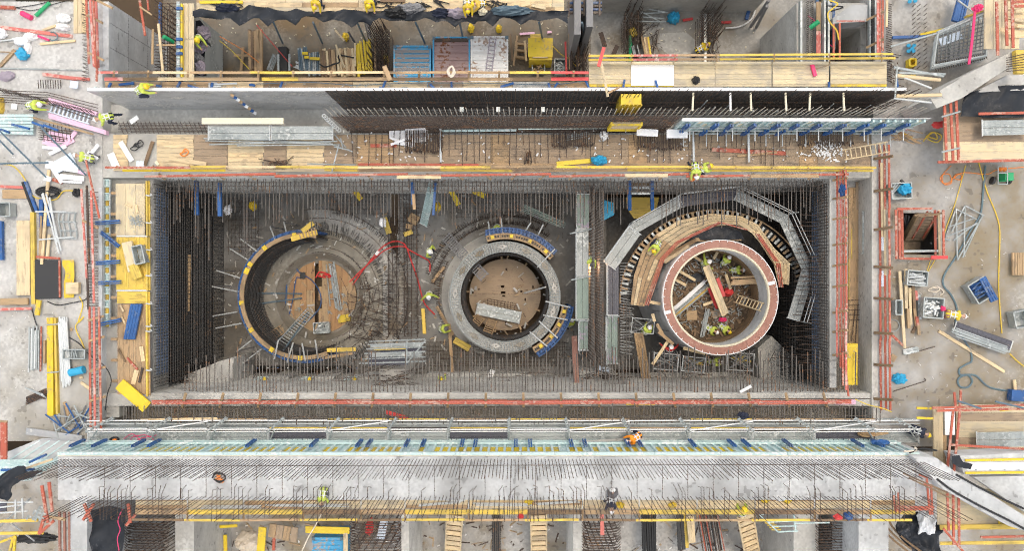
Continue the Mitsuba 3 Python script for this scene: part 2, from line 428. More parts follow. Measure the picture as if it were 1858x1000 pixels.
def bundle(name, label, x0, y0, x1, y1, z, wpx, n, r, mat, layers=1, cat='tube bundle', piece='tube', group=None, jit=1.0, square=False, mats2=None):
    """loose parallel tubes or boards lying side by side: each is a part"""
    t = thing(name, label, cat, group)
    a, b = np.array([x0, y0, 0.0]), np.array([x1, y1, 0.0]); d = (b - a) / np.linalg.norm(b - a); s = np.array([-d[1], d[0], 0])
    for l in range(layers):
        for i in range(n):
            o = s * ((i + .5) / n - .5) * wpx; e0, e1 = U(-.06, .06) * jit, U(-.06, .06) * jit
            p, q = a + o + (b - a) * e0 + s * U(-1, 1) * jit, b + o + (b - a) * e1 + s * U(-1, 1) * jit
            zz = z + r + l * 2 * r + U(0, .012)
            mm = rng.choice(mats2) if mats2 else mat
            m = MB()
            if square: m.bar(W(p[0], p[1], zz), W(q[0], q[1], zz), wpx / n * S(z) * .9, 2 * r)
            else: m.tube([W(p[0], p[1], zz), W(q[0], q[1], zz)], r, 8)
            m.build(piece, mm, t, smooth=False)
    return t


def metal_deck(name, label, x0, y0, x1, y1, z, w, mat='galv', group=None, rails=0, ribs=6, cat='scaffold deck', rs=1, z1=None):
    """a scaffold walkway bay between two photo points: planks with ribs, end hooks and, if asked, tube rails on one side"""
    t = thing(name, label, cat, group)
    z1 = z if z1 is None else z1
    a, b = W(x0, y0, z), W(x1, y1, z1); d = b - a; l = np.linalg.norm(d); d /= l
    s = np.cross([0, 0, 1.0], d); s /= np.linalg.norm(s); u = np.cross(d, s); wm = w * S(z)
    np_ = 2 if wm > .5 else 1
    for i in range(np_):
        o = s * ((i + .5) / np_ - .5) * wm; pw = wm / np_ - .02
        m = MB().box((a + b) / 2 + o - u * .03, d, s, u, l - .04, pw, .04)
        for k in range(ribs // np_ + 1):
            q = (k / (ribs // np_) - .5) * (pw - .03)
            m.box((a + b) / 2 + o + s * q + u * .002, d, s, u, l - .06, .022, .03)
        kp = m.build('plank', mat, t)
        m = MB()
        for k in range(int(l / .28)):
            m.box(a + d * (k + .6) * .28 + o - u * .004, s, d, u, pw * .8, .03, .02)
        k_ = m.build('tread_bar', mat if mat in ('decdark', 'galv', 'galv_dull', 'palegreen') else 'galv', kp)
        if k_: labels[k_] = {'kind': 'stuff', 'label': 'cross ribs of the deck plank'}
    for e in (a, b): MB().tube([e - s * wm * .55, e + s * wm * .55], .03, 6).build('transom', 'alu', t)
    if rails:
        m = []
        for k in range(rails):
            off = s * rs * (wm / 2 + .06) + u * (.45 + .5 * k)
            MB().tube([a + off, b + off], .026, 6).build('rail', 'alu', t)
        for e in (a, b):
            MB().tube([e + s * rs * (wm / 2 + .06) - u * .1, e + s * rs * (wm / 2 + .06) + u * (.5 + .5 * rails)], .028, 6).build('post', 'galv', t)
    return t
# ================================================================ the setting
ZF, ZN, ZW = -8.0, -7.0, 3.0        # pit floor, bay floors, top of the cross walls
XL, XR, YT, YB = X(270), X(1512), Y(322), Y(714)     # rim of the main pit
YS, YN = 8.2, 9.5                   # cavity of the north cross wall
struct('ground', MB().aab(-400, 400, -400, 400, -12.6, -12.0), 'dirt')


def disc(px, py, z, r): return Point(*W(px, py, z)[:2]).buffer(r, 48)


C1, C2, C3 = W(550, 538, -5), W(916.5, 538.5, -5), W(1307, 540, -2.5)
B1 = W(580, 539, -8)                # centre of the bowl inside the first ring
pit = sbox(XL - 7.7, YB, XR + 2.2, YT).difference(unary_union([disc(580, 539, -8, 2.95), Point(*C2[:2]).buffer(2.79, 48), Point(*C3[:2]).buffer(3.0, 48)]))
XE = X(1100, ZF)
cut = Polygon([W(x, y, ZF)[:2] for x, y in ((428, 664), (640, 664), (650, 720), (420, 720))])
struct('pit_floor', MB().shp(pit.intersection(sbox(-99, -99, XE, 99)).difference(cut), ZF, .4), 'mud')
struct('deep_floor', MB().aab(XL - 2.6, XR + 2.2, YB, YT, -11.0, -10.6), 'mud')
struct('north_bay_floor', MB().aab(-23.3, 19.77, 9.9, 22, ZN - .4, ZN, 'x'), 'bay_mud')
struct('northeast_bay_floor', MB().aab(X(1072, ZN), 19.7, 9.95, 22, ZN - .1, ZN + .004, 'x'), 'bay_grey')
struct('south_bay_floor', MB().aab(-40, 36, -24, -11.6, ZN - .4, ZN, 'x'), 'conc_stain')
XA, XB = -23.3, 19.9                # edges of the side slabs
LS = Polygon([(-60, -9.3), (XA, -9.3), (XA, Y(2)), (-34, Y(2)), (-34, 30), (-60, 30)])
struct('left_slab', MB().shp(LS, 0, 2.3).shp(LS.difference(sbox(XA - 5, YB + .01, XA + 1, YT - .01)), -2.302, 6.2), 'conc_light')  # unseen hollow under the slab, cut so the west recess goes dark
struct('right_slab', MB().shp(sbox(XB, -9.6, 60, 30).difference(sbox(X(1638), Y(462), X(1706), Y(386))), 0, .4).shp(sbox(XB, -9.6, 60, 30).difference(sbox(X(1628), -.6, X(1800), 5.2)), -.402, 8.1), 'conc_stain')
struct('cellar_floor', MB().aab(X(1620), X(1810), -1, 5.6, -6, -5.2), 'conc_stain')

# ---------------------------------------------------------------- big walls: each a thing, its bars parts
def solid(name, label, b, mat, parts=()):
    k = MB().aab(*b).build(name, mat); return tag(k, label, 'wall')


pw_n = solid('pit_wall', 'north retaining wall of the pit with a row of horizontal starter bars', (XL - 2.6, XR + 2.2, YT, 8.0, -8.5, -.06), 'conc_wall')
pw_s = solid('pit_wall', 'south retaining wall of the pit with long starter bars over its face', (XL - 2.6, XR + 2.2, YB - .72, YB, -8.5, -.02), 'conc_wall')
MB().aab(XL - 2.6, XR + 2.2, -9.36, YB - .722, -8.5, -2.4).build('footing', 'conc_stain', pw_s)
pw_w = solid('pit_wall', 'west wall head of the pit over a recess hollowed to fall dark, full of rebar', (XA + .004, XL, YB + .004, YT - .004, -2.3, -.62), 'conc_wall')
pw_e = solid('pit_wall', 'east wall head of the pit over a recess hollowed to fall dark behind a rebar grid', (XR, XB - .004, YB + .004, YT - .004, -2.9, -1.76), 'conc_wall')  # both recesses are cut in to make these pit ends dark
# north wall starters: long bars lying out over the pit
x = 302.0
seg = []
while x < 1506:
    L = U(50, 88)
    if x < 470: L = U(40, 150) if U(0, 1) < .5 else U(30, 90)
    if 735 < x < 792 or 1140 < x < 1200: L = U(8, 24)
    z = U(-1.9, -.7)
    y0 = 324 + U(0, 6); seg.append((W(x, y0, z), W(x + U(-1.2, 1.2), y0 + L, z - U(.0, .25))))
    x += U(4.5, 8.5)
bars(pw_n, 'starter_bar', seg, .03, 'rebar_grey')
g = MB()
for i in range(150):
    x = 300 + i * 8 + U(-2, 2); z = U(-.6, -.3); g.tube([W(x, 322, z), W(x, 322 + U(12, 30), z), W(x + U(-2, 2), 322 + U(12, 30), z - .5)], .02, 4)
for y in (331, 338, 346): g.tube([W(292, y, -1.2), W(1500, y, -1.25)], .02, 4)
k = g.build('stirrup_row', 'rebar_grey', pw_n)
# south wall starters
seg = []; x = 335.0
while x < 1560:
    z = U(-.9, -.2); top = U(628, 662) if x > 420 else U(640, 690)
    if 690 < x < 735: top = U(690, 705)
    seg.append((W(x, 722 + U(-4, 6), z), W(x + U(-1.5, 1.5), top, z - U(0, .3)))); x += U(5.0, 8.4)
bars(pw_s, 'starter_bar', seg[:210], .03, 'rebar_grey')
seg = []; x = 225.0
while x < 1600:
    z = U(.2, 1.1); seg.append((W(x, 738 + U(-6, 6), z), W(x + U(-1, 1), 764 + U(-4, 8), z))); x += U(4.2, 7.6)
bars(pw_s, 'dowel_bar', seg[:290], .028, 'rebar_grey')
MB().aab(XL - .3, XR + .3, YB - .55, YB - .12, -.05, .14).build('kerb', 'conc_wall', pw_s)
for y, z in ((726, .25), (742, .3), (757, .3)): bars(pw_s, 'ledger_bar', [(W(300, y, z), W(1580, y - 2, z))], .028, 'rebar_grey')


def grid(parent, x, y0, y1, z0, z1, dy, dz, mat, r=.02, j=.02):
    a = []; y = y0
    while y < y1: a.append(((x + U(-j, j), y, z0), (x + U(-j, j), y, z1 + U(0, .35)))); y += dy * U(.85, 1.15)
    bars(parent, 'upright_bar', a, r, mat)
    b = []; z = z0
    while z < z1: b.append(((x + .045, y0, z), (x + .045, y1, z + U(-.02, .02)))); z += dz
    bars(parent, 'level_bar', b, r, mat)


grid(pw_w, XL + .28, YB + .3, YT - .3, -7.9, -.3, .17, .3, 'rebar_steel', .026)
grid(pw_w, XL + .95, YB + 1.2, YT - 1.6, -7.9, -2.9, .25, .4, 'rebar_steel', .024)
grid(pw_e, XR - .3, YB + .3, YT - .3, -10.5, -.2, .18, .3, 'rebar_steel', .026)
grid(pw_e, XR - .9, YB + .3, YT - .3, -7.9, -3.2, .28, .45, 'rebar_steel', .024)
seg = []
for z in (-1.2, -2.6, -4.2):
    y = YB + 1.2
    while y < YT - 2:
        seg.append(((XR - .2, y, z), (XR - U(.9, 1.5), y + U(-.12, .12), z + U(-.1, .05)))); y += U(.2, .36)
bars(pw_e, 'stub_bar', seg[:160], .02, 'rebar')
# pale blue film-faced panels showing at the top of both side faces
for par, xx, sg in ((pw_w, XL + .02, 1), (pw_e, XR - .02, -1)):
    y = YB + .9; 
    while y < YT - 1.6:
        MB().aab(xx, xx + sg * .03, y, y + 1.16, -2.25 if sg > 0 else -2.85, -.85).build('facing_panel', 'filmblue', par); y += 1.2

grid(pw_w, XL - .9, YB + .3, YT - .3, -7.9, -2.35, .2, .3, 'rebar_steel', .026)
# ---------------------------------------------------------------- north cross wall: shutters, two layers of bars
struct('cavity_floor', MB().aab(X(160, 0), X(606, 0), YS + .01, YN - .01, -1.0, -.88), 'conc_wall')
nw = thing('north_cross_wall', 'half built north cross wall of dense vertical rebar between steel shutters', 'wall')
MB().aab(X(160, 0), X(1660, 0), YS - .02, YN + .3, -8.4, -.9).build('footing', 'conc_wall', nw)
E0, E1 = X(604, 3), X(1655, 3)
for nm, yy, z0, z1, st, xe in (('north_layer_bar', YN - .22, -.9, 4.3, .22, E1), ('south_layer_bar', YS + .02, -.9, 3.9, .2, X(1232, 3))):
    a = []; x = E0 + (.4 if yy < 9 else 0)
    while x < xe: a.append(((x, yy, z0), (x + U(-.03, .03), yy + U(-.05, .05), z1 + U(-.25, .3)))); x += st * U(.8, 1.2)
    bars(nw, nm, a, .02, 'rebar')
    b = []
    z = -.8
    while z < (2.6 if yy > 9 else 3.6): b.append(((E0, yy - .05, z), (xe, yy - .05, z + U(-.03, .03)))); z += .21 if yy < 9 else .7
    bars(nw, 'level_bar', b, .02, 'rebar')
a = [((x, YS + .12, 3.0), (x + U(-.02, .02), YS + .16, 4.6 + U(-.25, .2))) for x in np.arange(E0, E1, .27)]
bars(nw, 'painted_lit_tip', a, .015, 'rope')  # upright tips repeated in a pale colour, painting the light on them
a = []
for x in np.arange(X(640, 0), X(1500, 0), .34):
    if U(0, 1) < .93: z = U(.25, .5); a.append(((x, YS - .1, z), (x + U(-.1, .1), YS - U(.9, 2.3), z - .1)))
bars(nw, 'floor_starter_bar', a, .021, 'rebar')
for x in (X(838, 3), X(904, 3), X(985, 3)):
    MB().aab(x - .1, x + .1, YS + .3, YS + .55, 2.9, 3.1).build('spacer_block', 'galv', nw)

t = thing('wall_shutter', 'smooth grey steel shutter along the north side of the cross wall', 'formwork')
xs = [158, 262, 365, 420, 480, 590, 735, 880, 1025, 1170, 1315, 1460, 1645]
for i, (a, b) in enumerate(zip(xs[:-1], xs[1:])):
    MB().aab(X(a, 3.2) + .01, X(b, 3.2) - .01, YN + .03, YN + .06, -3.6, 3.2).build('face_panel', 'steelface' if i < 5 else 'film', t)
    MB().aab(X(a, 3.2) + .008, X(b, 3.2) - .008, YN + .065, YN + .22, 3.05, 3.21).build('top_rail', 'white', t)
for a in np.arange(170, 1640, 36):
    MB().aab(X(a, 3) - .05, X(a, 3) + .05, YN + .225, YN + .36, -3, 2.9).build('rib', 'cyan', t)
for a in np.arange(200, 1640, 62):
    if U(0, 1) < .7: MB().bar((X(a, 3), YN + .25, 3.15), (X(a + U(-8, 8), 3), YN + U(.4, .65), 3.25), .1, .1).build('clamp', 'blue', t)

t = thing('wall_shutter', 'light cyan panel shutter with blue walers leaning over the north walkway', 'formwork')
X0, X1 = X(1238, 3.2), X(1690, 3.2); yy = YS - .12
MB().aab(X0, X1, yy + .04, yy + .07, -.5, 3.2).build('face_panel', 'steelface', t)
MB().aab(X0, X(1580, 3.2), yy - .08, yy + .035, 3.05, 3.22).build('top_rail', 'white', t)
for i, x in enumerate(np.arange(X0 + .1, X1, .38)):
    MB().aab(x - .05, x + .05, yy - .1, yy + .03, -.45, 3.03).build('rib', 'cyan', t)
    for q, z in enumerate((.1, .8, 1.5, 2.2)):
        if x < X1 - .4: MB().aab(x + .055, x + .32, yy - .015, yy + .035, z, z + .62).build('infill_panel', 'cyan' if (i + q) % 5 else 'cream', t)
for x in np.arange(X0 + .5, X1 - 1, 1.12):
    for z in (1.9, .3):
        xx = x + U(-.25, .25)
        for q in (-.07, .07): MB().bar((xx + q, yy - .24, z), (xx + q, yy - .24, z + U(.9, 1.2)), .08, .14).build('waler', 'blue', t)
        MB().tube([(xx + .3, yy - .9, z + .1), (xx + .3, yy + .02, z + .1)], .03, 6).build('tie_rod', 'alu', t)
for z in (2.0, 1.2, .4): MB().tube([(X0 + .3, yy - .2, z), (X1 - .3, yy - .2, z)], .045, 6).build('rail', 'galv', t)
for x in (1258, 1325, 1362, 1425, 1470, 1530):
    k = MB().bar(W(x, 168, 3.0), W(x + U(-2, 2), 201, 3.0), .09, .08).build('spreader', 'cream' if x != 1325 else 'white')
    tag(k, f'pale spreader timber across the dark wall cavity, {["first", "second", "third", "fourth", "fifth", "sixth"][[1258, 1325, 1362, 1425, 1470, 1530].index(x)]} from the west', 'timber spreader', 'spreaders across the wall cavity')
a = [((x, 8.75 + U(-.2, .2), -.5), (x + U(-.1, .1), 8.75 + U(-.3, .3), U(2.2, 3.4))) for x in np.arange(X(1250, 2), X(1640, 2), .62)]
bars(nw, 'cavity_bar', a, .028, 'galv')
# yellow block-out in the wall
t = thing('box_out', 'yellow boxed opening set into the rebar of the north cross wall', 'formwork')
MB().aab(X(1122, 2), X(1158, 2), YN - .6, YN - .05, 1.0, 3.0).build('back_box', 'yellow', t)
for x in np.linspace(X(1122, 2), X(1158, 2), 6): MB().aab(x - .03, x + .03, YN - .68, YN - .61, .9, 3.1).build('batten', 'yply', t)
a, b = X(1108, 1.5), X(1158, 1.5)
for q in ((a, b, YS - .16, YS - .08, .9, 2.3), ):
    MB().aab(*q).build('front_panel', 'pine', t)
for q in ((a, b, YS - .26, YS - .165, 2.2, 2.35), (a, b, YS - .26, YS - .165, .75, .9), (a - .1, a, YS - .26, YS - .08, .75, 2.35), (b, b + .1, YS - .26, YS - .08, .75, 2.35)):
    MB().aab(*q).build('frame', 'yellow', t)

# ---------------------------------------------------------------- south cross wall: poured, bars standing out of it
sw = solid('south_cross_wall', 'poured pale concrete south cross wall bristling with rows of rebar', (X(105, 3), X(1692, 3), -11.68, -9.41, -7.3, 3.0), 'conc_white')
for i, nx in enumerate((-9.56,)):
    a = []; x = X(112, 3)
    while x < X(1668, 3):
        q = (x - X(945, 3)); lean = -.25 if q < -8 else 0
        a.append(((x, nx, 2.9), (x + U(-.03, .03), nx + U(-.06, .03), 3 + U(3.2, 3.9)))); x += U(.155, .2)
    bars(sw, 'upright_bar', a, .0175, 'rebar')
a = []; x = X(150, 3)
while x < X(1690, 3):
    a.append(((x, -11.5 + U(-.05, .05), 2.9), (x + U(-.05, .05), -11.5, 3 + U(2.4, 4.0)))); x += U(.15, .3)
bars(sw, 'edge_bar', a, .017, 'rebar')
x = X(180, 3)
while x < X(1660, 3):
    for q in range(rng.randint(1, 4)):
        xx = x + q * .22 + U(-.06, .06); e = 3 + U(.4, .9); dx = (.6 if xx < 0 else -.6) * U(.5, 1)
        P = [(xx, -11.62, 2.95), (xx, -11.62, e), (xx, -11.5, e + .08), (xx + dx * .3, -11.0 + U(-.1, .1), e + .1), (xx + dx * .25, -10.75 + U(-.1, .1), e + .1)]
        P = [W(940 + (xx / S(3)), 946 + U(-6, 3), 3.6), W(940 + xx / S(3) + U(-2, 2), 890 + U(-8, 8), 3.9), W(940 + xx / S(3) + dx * 14, 886 + U(-8, 4), 3.95)]
        MB().tube(P, .018, 5).build('hooked_bar', 'rebar', sw)
    x += U(.9, 1.7)
for y, z in ((846, 4.2), (876, 6.4)):
    bars(sw, 'level_bar', [(W(110, y + 1, z), W(1668, y - 3, z))], .018, 'rebar') if y == 846 else None
for x in np.arange(190, 1680, 46): bars(sw, 'tie_bar', [(W(x, 846, 4.2), W(x, 905, 4.2))], .015, 'rebar')

t = thing('wall_shutter', 'long cyan panel shutter with yellow infill along the poured south wall', 'formwork')
yy = -9.39; X0, X1 = X(105, 3), X(1668, 3)
MB().aab(X0, X1, yy + .01, yy + .04, -.4, 3.05).build('face_panel', 'cream', t)
n = 26; e = np.linspace(X0, X1, n + 1)
for a, b in zip(e[:-1], e[1:]): MB().aab(a + .01, b - .01, yy + .045, yy + .2, 2.86, 3.06).build('top_rail', 'cyan', t)
for x in np.arange(X0 + .1, X1, .42): MB().aab(x - .06, x + .06, yy + .045, yy + .2, .2, 2.85).build('rib', 'cyan', t)
for i, x in enumerate(np.arange(X0 + .1, X1 - .4, .42)):
    for z0, z1, m in ((1.45, 2.8, 'yellow' if 8 < i < 100 else 'cyan'), (.6, 1.4, 'cyan')):
        MB().aab(x + .07, x + .35, yy + .045, yy + .1, z0, z1).build('infill_panel', m if U(0, 1) < .85 else 'cyan', t)
for z in (1.1, .7, .3): MB().aab(X0, X1, yy + .205, yy + .3, z, z + .1).build('waler', 'cyan', t)
for cx in (135, 175, 247, 275, 452, 567, 650, 668, 737, 767, 838, 862, 936, 962, 1037, 1062, 1140, 1162, 1258, 1330, 1356, 1432, 1560, 1597):
    x = X(cx, 2); lean = (cx - 945) * .0007
    for q in (-.06, .06): MB().bar((x + q, yy + .42, 1.1), (x + q, yy + .36, 2.35), .07, .12).build('clamp', 'blue', t)
# poured concrete walls closing the bays
solid('bay_wall', 'smooth white concrete wall on the west side of the northwest bay with formwork joints', (XA + .004, XA + .35, Y(130, 0) + .1, Y(2, 0), -8, -.004), 'conc_white')
for z in (-2.1, -4.3):
    MB().aab(XA + .345, XA + .358, Y(130, 0) + .12, Y(2, 0) - .02, z, z + .03).build('joint', 'leadgrey', 'bay_wall')
for y in (Y(85, 0), Y(40, 0)): MB().aab(XA + .345, XA + .358, y, y + .03, -8, -.1).build('joint', 'leadgrey', 'bay_wall')
k = solid('bay_wall', 'streaked grey concrete wall at the head of the two northeast bays', (X(1085, -4), X(1395, -4), Y(22, -7), Y(22, -7) + .6, -7.2, -1.2), 'conc_wall')
# ================================================================ ring one: the round shutter with the timber floor in its bowl
t = thing('ring_formwork', 'half round timber ring shutter with blue walers around the western shaft', 'formwork')
R = 4.02; cx, cy = C1[:2]
for a in range(78, 293, 12):
    b = min(a + 12, 293)
    MB().ring(cx, cy, [(R - .27, -5), (R - .02, -5), (R - .02, -5.12), (R - .27, -5.12)], a, b - .15, 5).build('ring_plank', 'timber', t)
MB().ring(cx, cy, [(R - .27, -5.13), (R - .2, -5.13), (R - .2, -8), (R - .27, -8)], 78, 293, 60).build('face_panel', 'film', t)
for z in (-5.3, -6.4, -7.4): MB().ring(cx, cy, [(R + .02, z), (R + .22, z), (R + .22, z - .14), (R + .02, z - .14)], 80, 291, 50).build('waler', 'blue', t)
for a in range(80, 292, 6):
    q = math.radians(a); e = np.array([math.cos(q), math.sin(q), 0]); c = np.array([cx, cy, 0])
    MB().bar(c + e * (R + .14) + [0, 0, -5.2], c + e * (R + .14) + [0, 0, -7.9], .1, .12).build('soldier', 'blue', t)
for x, y in ((485, 456), (536, 439), (452, 492), (453, 496), (458, 482), (436, 550), (451, 602), (491, 638), (545, 651)):
    d = W(x, y, -5) - C1; d[2] = 0; d /= np.linalg.norm(d)
    MB().box(C1 + d * (R - .13) + [0, 0, .03], d, np.array([-d[1], d[0], 0]), np.array([0, 0, 1.]), .3, .26, .05).build('clamp', 'yellow', t)
for x0, y0, x1, y1 in ((515, 403, 522, 431), (490, 411, 499, 435), (437, 434, 466, 456), (417, 451, 450, 472), (393, 491, 437, 505), (385, 520, 430, 529), (386, 574, 430, 566), (391, 596, 438, 587), (430, 638, 456, 618), (440, 660, 474, 634)):
    bx, by = x0, y0
    for p, q in (((x0, y0, -5.8), (x1, y1, -5.25)),):
        MB().tube([W(*p), W(*q)], .045, 6).build('push_pull_prop', 'alu', t)
        MB().tube([W(*p), W(p[0] + (940 - p[0]) * .06, p[1] + (500 - p[1]) * .06, -7.9)], .035, 6).build('prop_leg', 'leadgrey', t)
for x0, y0, x1, y1 in ((505, 617, 498, 652), (532, 622, 521, 658), (548, 623, 554, 655), (572, 617, 577, 652)):
    MB().tube([W(x0, y0, -4.7), W(x1, y1, -5.0)], .05, 6).build('prop', 'alu', t)
m = MB()
for x0, y0, x1, y1 in ((528, 434, 575, 421), (548, 420, 568, 404)): m.plk(x0, y0, x1, y1, -4.9, 9, .12)
m.build('end_panel', 'yply', t)
MB().plk(593, 636, 645, 634, -4.9, 7, .12).build('end_panel', 'yply', t); MB().plk(640, 641, 585, 650, -5.1, 5, .12).build('end_plank', 'timber', t)
for i in range(6): MB().plk(546 + i * 5.4, 434 - i * 1.7, 543 + i * 5.4, 424 - i * 2.2, -4.85, 2.2, .1).build('batten', 'timber', t)
# rebar cage inside the shutter
t = thing('rebar_cage', 'dark round rebar cage standing inside the western ring shutter', 'rebar')
bars(t, 'upright_bar', [(C1 + [math.cos(q) * 3.55, math.sin(q) * 3.55, -3], C1 + [math.cos(q) * 3.58, math.sin(q) * 3.58, U(-.5, .1)]) for q in np.radians(np.arange(92, 292, 1.9))], .02, 'rebar_steel')
for z in np.arange(-7.8, -5.2, .26):
    P = [C1 + [math.cos(q) * 3.52, math.sin(q) * 3.52, z + 5] for q in np.radians(np.linspace(92, 292, 60))]
    MB().tube(P, .018, 4).build('hoop', 'rebar_steel', t)
# the bowl and its timber floor
BX, BY = W(580, 539, -8)[:2]
struct('bowl_floor', MB().ring(BX, BY, [(2.97, -8.0), (2.97, -8.5), (2.3, -9.1), (2.3, -8.95), (2.56, -8.8)], 0, 360, 64), 'conc_tan')
struct('bowl_apron', MB().ring(BX, BY, [(2.96, -7.99), (2.96, -8.1), (4.45, -8.1), (4.45, -7.99)], 0, 360, 64), 'conc_tan')
struct('shaft_base', MB().aab(BX - 3.6, C2[0] + 3.4, -5.2, 4, -10.2, -9.6), 'dirt')
t = thing('timber_floor', 'round timber floor of boards in the bowl of the western shaft', 'floor')
zb = -8.86; dz = Point(*W(580, 539, zb)[:2]).buffer(2.5, 40); xs = [511, 522, 534, 545, 556, 567, 571.5, 578, 584, 596, 608, 620, 632, 649]
for i, (a, b) in enumerate(zip(xs[:-1], xs[1:])):
    if i in (6,): continue
    pc = dz.intersection(sbox(X(a, zb) + .008, -20, X(b, zb) - .008, 20))
    if i == 7: pc = pc.difference(sbox(-99, Y(560, zb), 99, Y(545, zb))).difference(sbox(-99, Y(520, zb), 99, Y(500, zb)))
    for g in (pc.geoms if hasattr(pc, 'geoms') else [pc]):
        y0, y1 = g.bounds[1], g.bounds[3]; c = y0 + (y1 - y0) * U(.3, .7)
        for q in ((y0, c - .005), (c + .005, y1)):
            h = g.intersection(sbox(-99, q[0], 99, q[1]))
            if h.area > .05:
                m = MB().shp(h, zb + U(-.015, .015), .05); uv = m.uv[0]; o = 50 * rng.randint(0, 300) + 25
                m.uv = [np.c_[m.v[0][:, 1] + o, m.v[0][:, 0]]]; m.build('plank', rng.choice(['rustwood', 'rustwood', 'timber']) if i < 13 else 'oldwood', t)
t = thing('starter_ring', 'rings of short dark starter bars in the concrete around the western bowl', 'rebar')
for r, a0, a1, st, tilt in ((3.72, 95, 262, 2.1, .35), (4.15, -62, 108, 1.7, .45), (4.55, -66, 96, 1.8, .4), (5.55, -48, 78, 1.7, .45), (3.25, -90, 60, 3.4, .2)):
    s = []
    for a in np.arange(a0, a1, st):
        q = math.radians(a + U(-.6, .6)); e = np.array([math.cos(q), math.sin(q), 0]); v = np.array([-e[1], e[0], 0]); c = np.array([BX, BY, -8.02])
        s.append((c + e * r, c + e * (r + tilt * U(.7, 1.4)) + v * U(-.07, .07) + [0, 0, U(.2, .45)]))
    bars(t, 'starter_bar', s[:110], .02, 'rebar_steel')
for r in (3.0, 3.35, 4.0, 5.3, 5.9):
    P = [np.array([BX + r * math.cos(q), BY + r * math.sin(q), -7.97]) for q in np.radians(np.linspace(-60, 100, 50))]
    MB().tube(P, .018, 4).build('hoop', 'rebar', t)
struct('ring_slab', MB().ring(BX, BY, [(4.5, -8.0), (4.5, -7.985), (5.9, -7.985), (5.9, -8.0)], -40, 98, 50), 'bay_grey')
# things on the timber floor
z = zb + .03
bundle('tube_bundle', 'galvanised scaffold tubes lying on the round timber floor', 602, 478, 614, 563, z, 12, 5, .04, 'galv')
t = thing('scaffold_frame', 'ladder shaped scaffold frame lying beside tubes on the timber floor', 'scaffold frame')  # a scaffold frame lying flat, with rungs like a ladder
for q in ((592, 480, 599, 556), (606, 486, 610, 560)): MB().tube([W(q[0], q[1], z + .05), W(q[2], q[3], z + .05)], .04, 6).build('tube', 'galv', t)
for y in (508, 526, 543): MB().tube([W(593 + y * .01, y, z + .05), W(607, y - 1, z + .05)], .035, 6).build('rung', 'galv', t)
for i, (a, b) in enumerate((((451, 532), (548, 533)), ((450, 554), (548, 541)))):
    k = MB().tube([W(a[0], a[1], -7.3), W(b[0], b[1], z + .1)], .05, 6).build('push_pull_prop', 'greyblue', smooth=40)
    tag(k, ['grey raking prop crossing to the timber floor, upper of two', 'grey raking prop crossing to the timber floor, lower of two'][i], 'prop', 'raking props in the western shaft')
stillage('fittings_crate', 'mesh crate of metal fittings on the edge of the timber floor', 583, 595, z, 1.05, .7, .5, 3, fill='bits')
board('yellow_box', 'yellow flat box on the timber floor', 'box', 613, 580, 634, 576, z + .3, 13, .3, 'yellow')
cable('blue_hose', 'blue hose curving across the round timber floor', [(515, 588), (519, 540), (521, 503), (528, 478), (545, 496), (565, 508), (580, 530), (581, 556), (562, 580), (549, 586)], z + .06, .035, 'blue', 'hose')
cable('blue_hose', 'blue hose running straight to a dark inlet on the timber floor', [(521, 582), (530, 550), (537, 507), (543, 504), (552, 503)], z + .06, .03, 'blue', 'hose')
board('inlet_box', 'small black inlet at the end of a blue hose', 'pipe fitting', 549, 494, 549, 506, z + .1, 9, .12, 'black')
cable('red_cable', 'coiled red cable end on the western timber floor', [(573, 504), (580, 494), (596, 498), (600, 502), (590, 503), (578, 501), (588, 499), (599, 500)], z + .1, .05, 'red')
ladder('wooden_ladder', 'short brown wooden ladder leaning in the western bowl', W(490, 612, -7.2), W(527, 588, zb + .4), .55, 8, 'timber')
ladder('metal_ladder', 'grey metal ladder leaning out of the western bowl', W(508, 628, -6.2), W(566, 562, zb + .3), .6, 16, 'galv', .03)
for i, (p, q) in enumerate((((496, 626, -6.1), (560, 566, zb + .2)), ((514, 637, -5.6), (562, 568, zb + .2)))):
    tag(MB().tube([W(*p), W(*q)], .045, 6).build('raking_prop', 'greyblue'), f'dark raking prop along the metal ladder, {["upper", "lower"][i]} of two', 'prop')
for i, (x, y) in enumerate(((600, 530), (608, 541), (622, 538), (626, 551), (618, 560), (597, 566), (612, 552), (543, 562))):
    m = MB()
    for _ in range(7): a = U(0, 6); p = W(x + U(-3, 3), y + U(-3, 3), z + .05); m.tube([p, p + [.15 * math.cos(a), .15 * math.sin(a), U(0, .06)]], .03, 5)
    tag(m.build('coupler', 'galv'), 'pile of small steel couplers on the western timber floor', 'coupler', 'couplers on the timber floor')
red = [(595, 516), (640, 517), (662, 486), (690, 452), (708, 440), (722, 438), (736, 446), (745, 470), (757, 505), (768, 545), (776, 558), (789, 571)]
cable('red_hose', 'long thick red hose looping over the trench to the concrete pipe end', [(*p, -7.3 if 680 < p[0] < 750 else -7.7) for p in red[1:]], -7.6, .045, 'red', 'hose')
cable('red_hose', 'second red hose branching east from the loop to a worker', [(634, 512, -7.7), (664, 483, -7.6), (700, 453, -7.3), (730, 447, -7.2), (745, 455, -7.4), (765, 466, -7.7), (779, 475, -7.8), (780, 493, -7.8)], -7.5, .042, 'red', 'hose')
tag(MB().tube([W(682, 462, -7.35), W(687, 456, -7.3)], .11, 8).build('hose_coupling', 'white'), 'white coupling sleeve on the red hose', 'hose coupling')

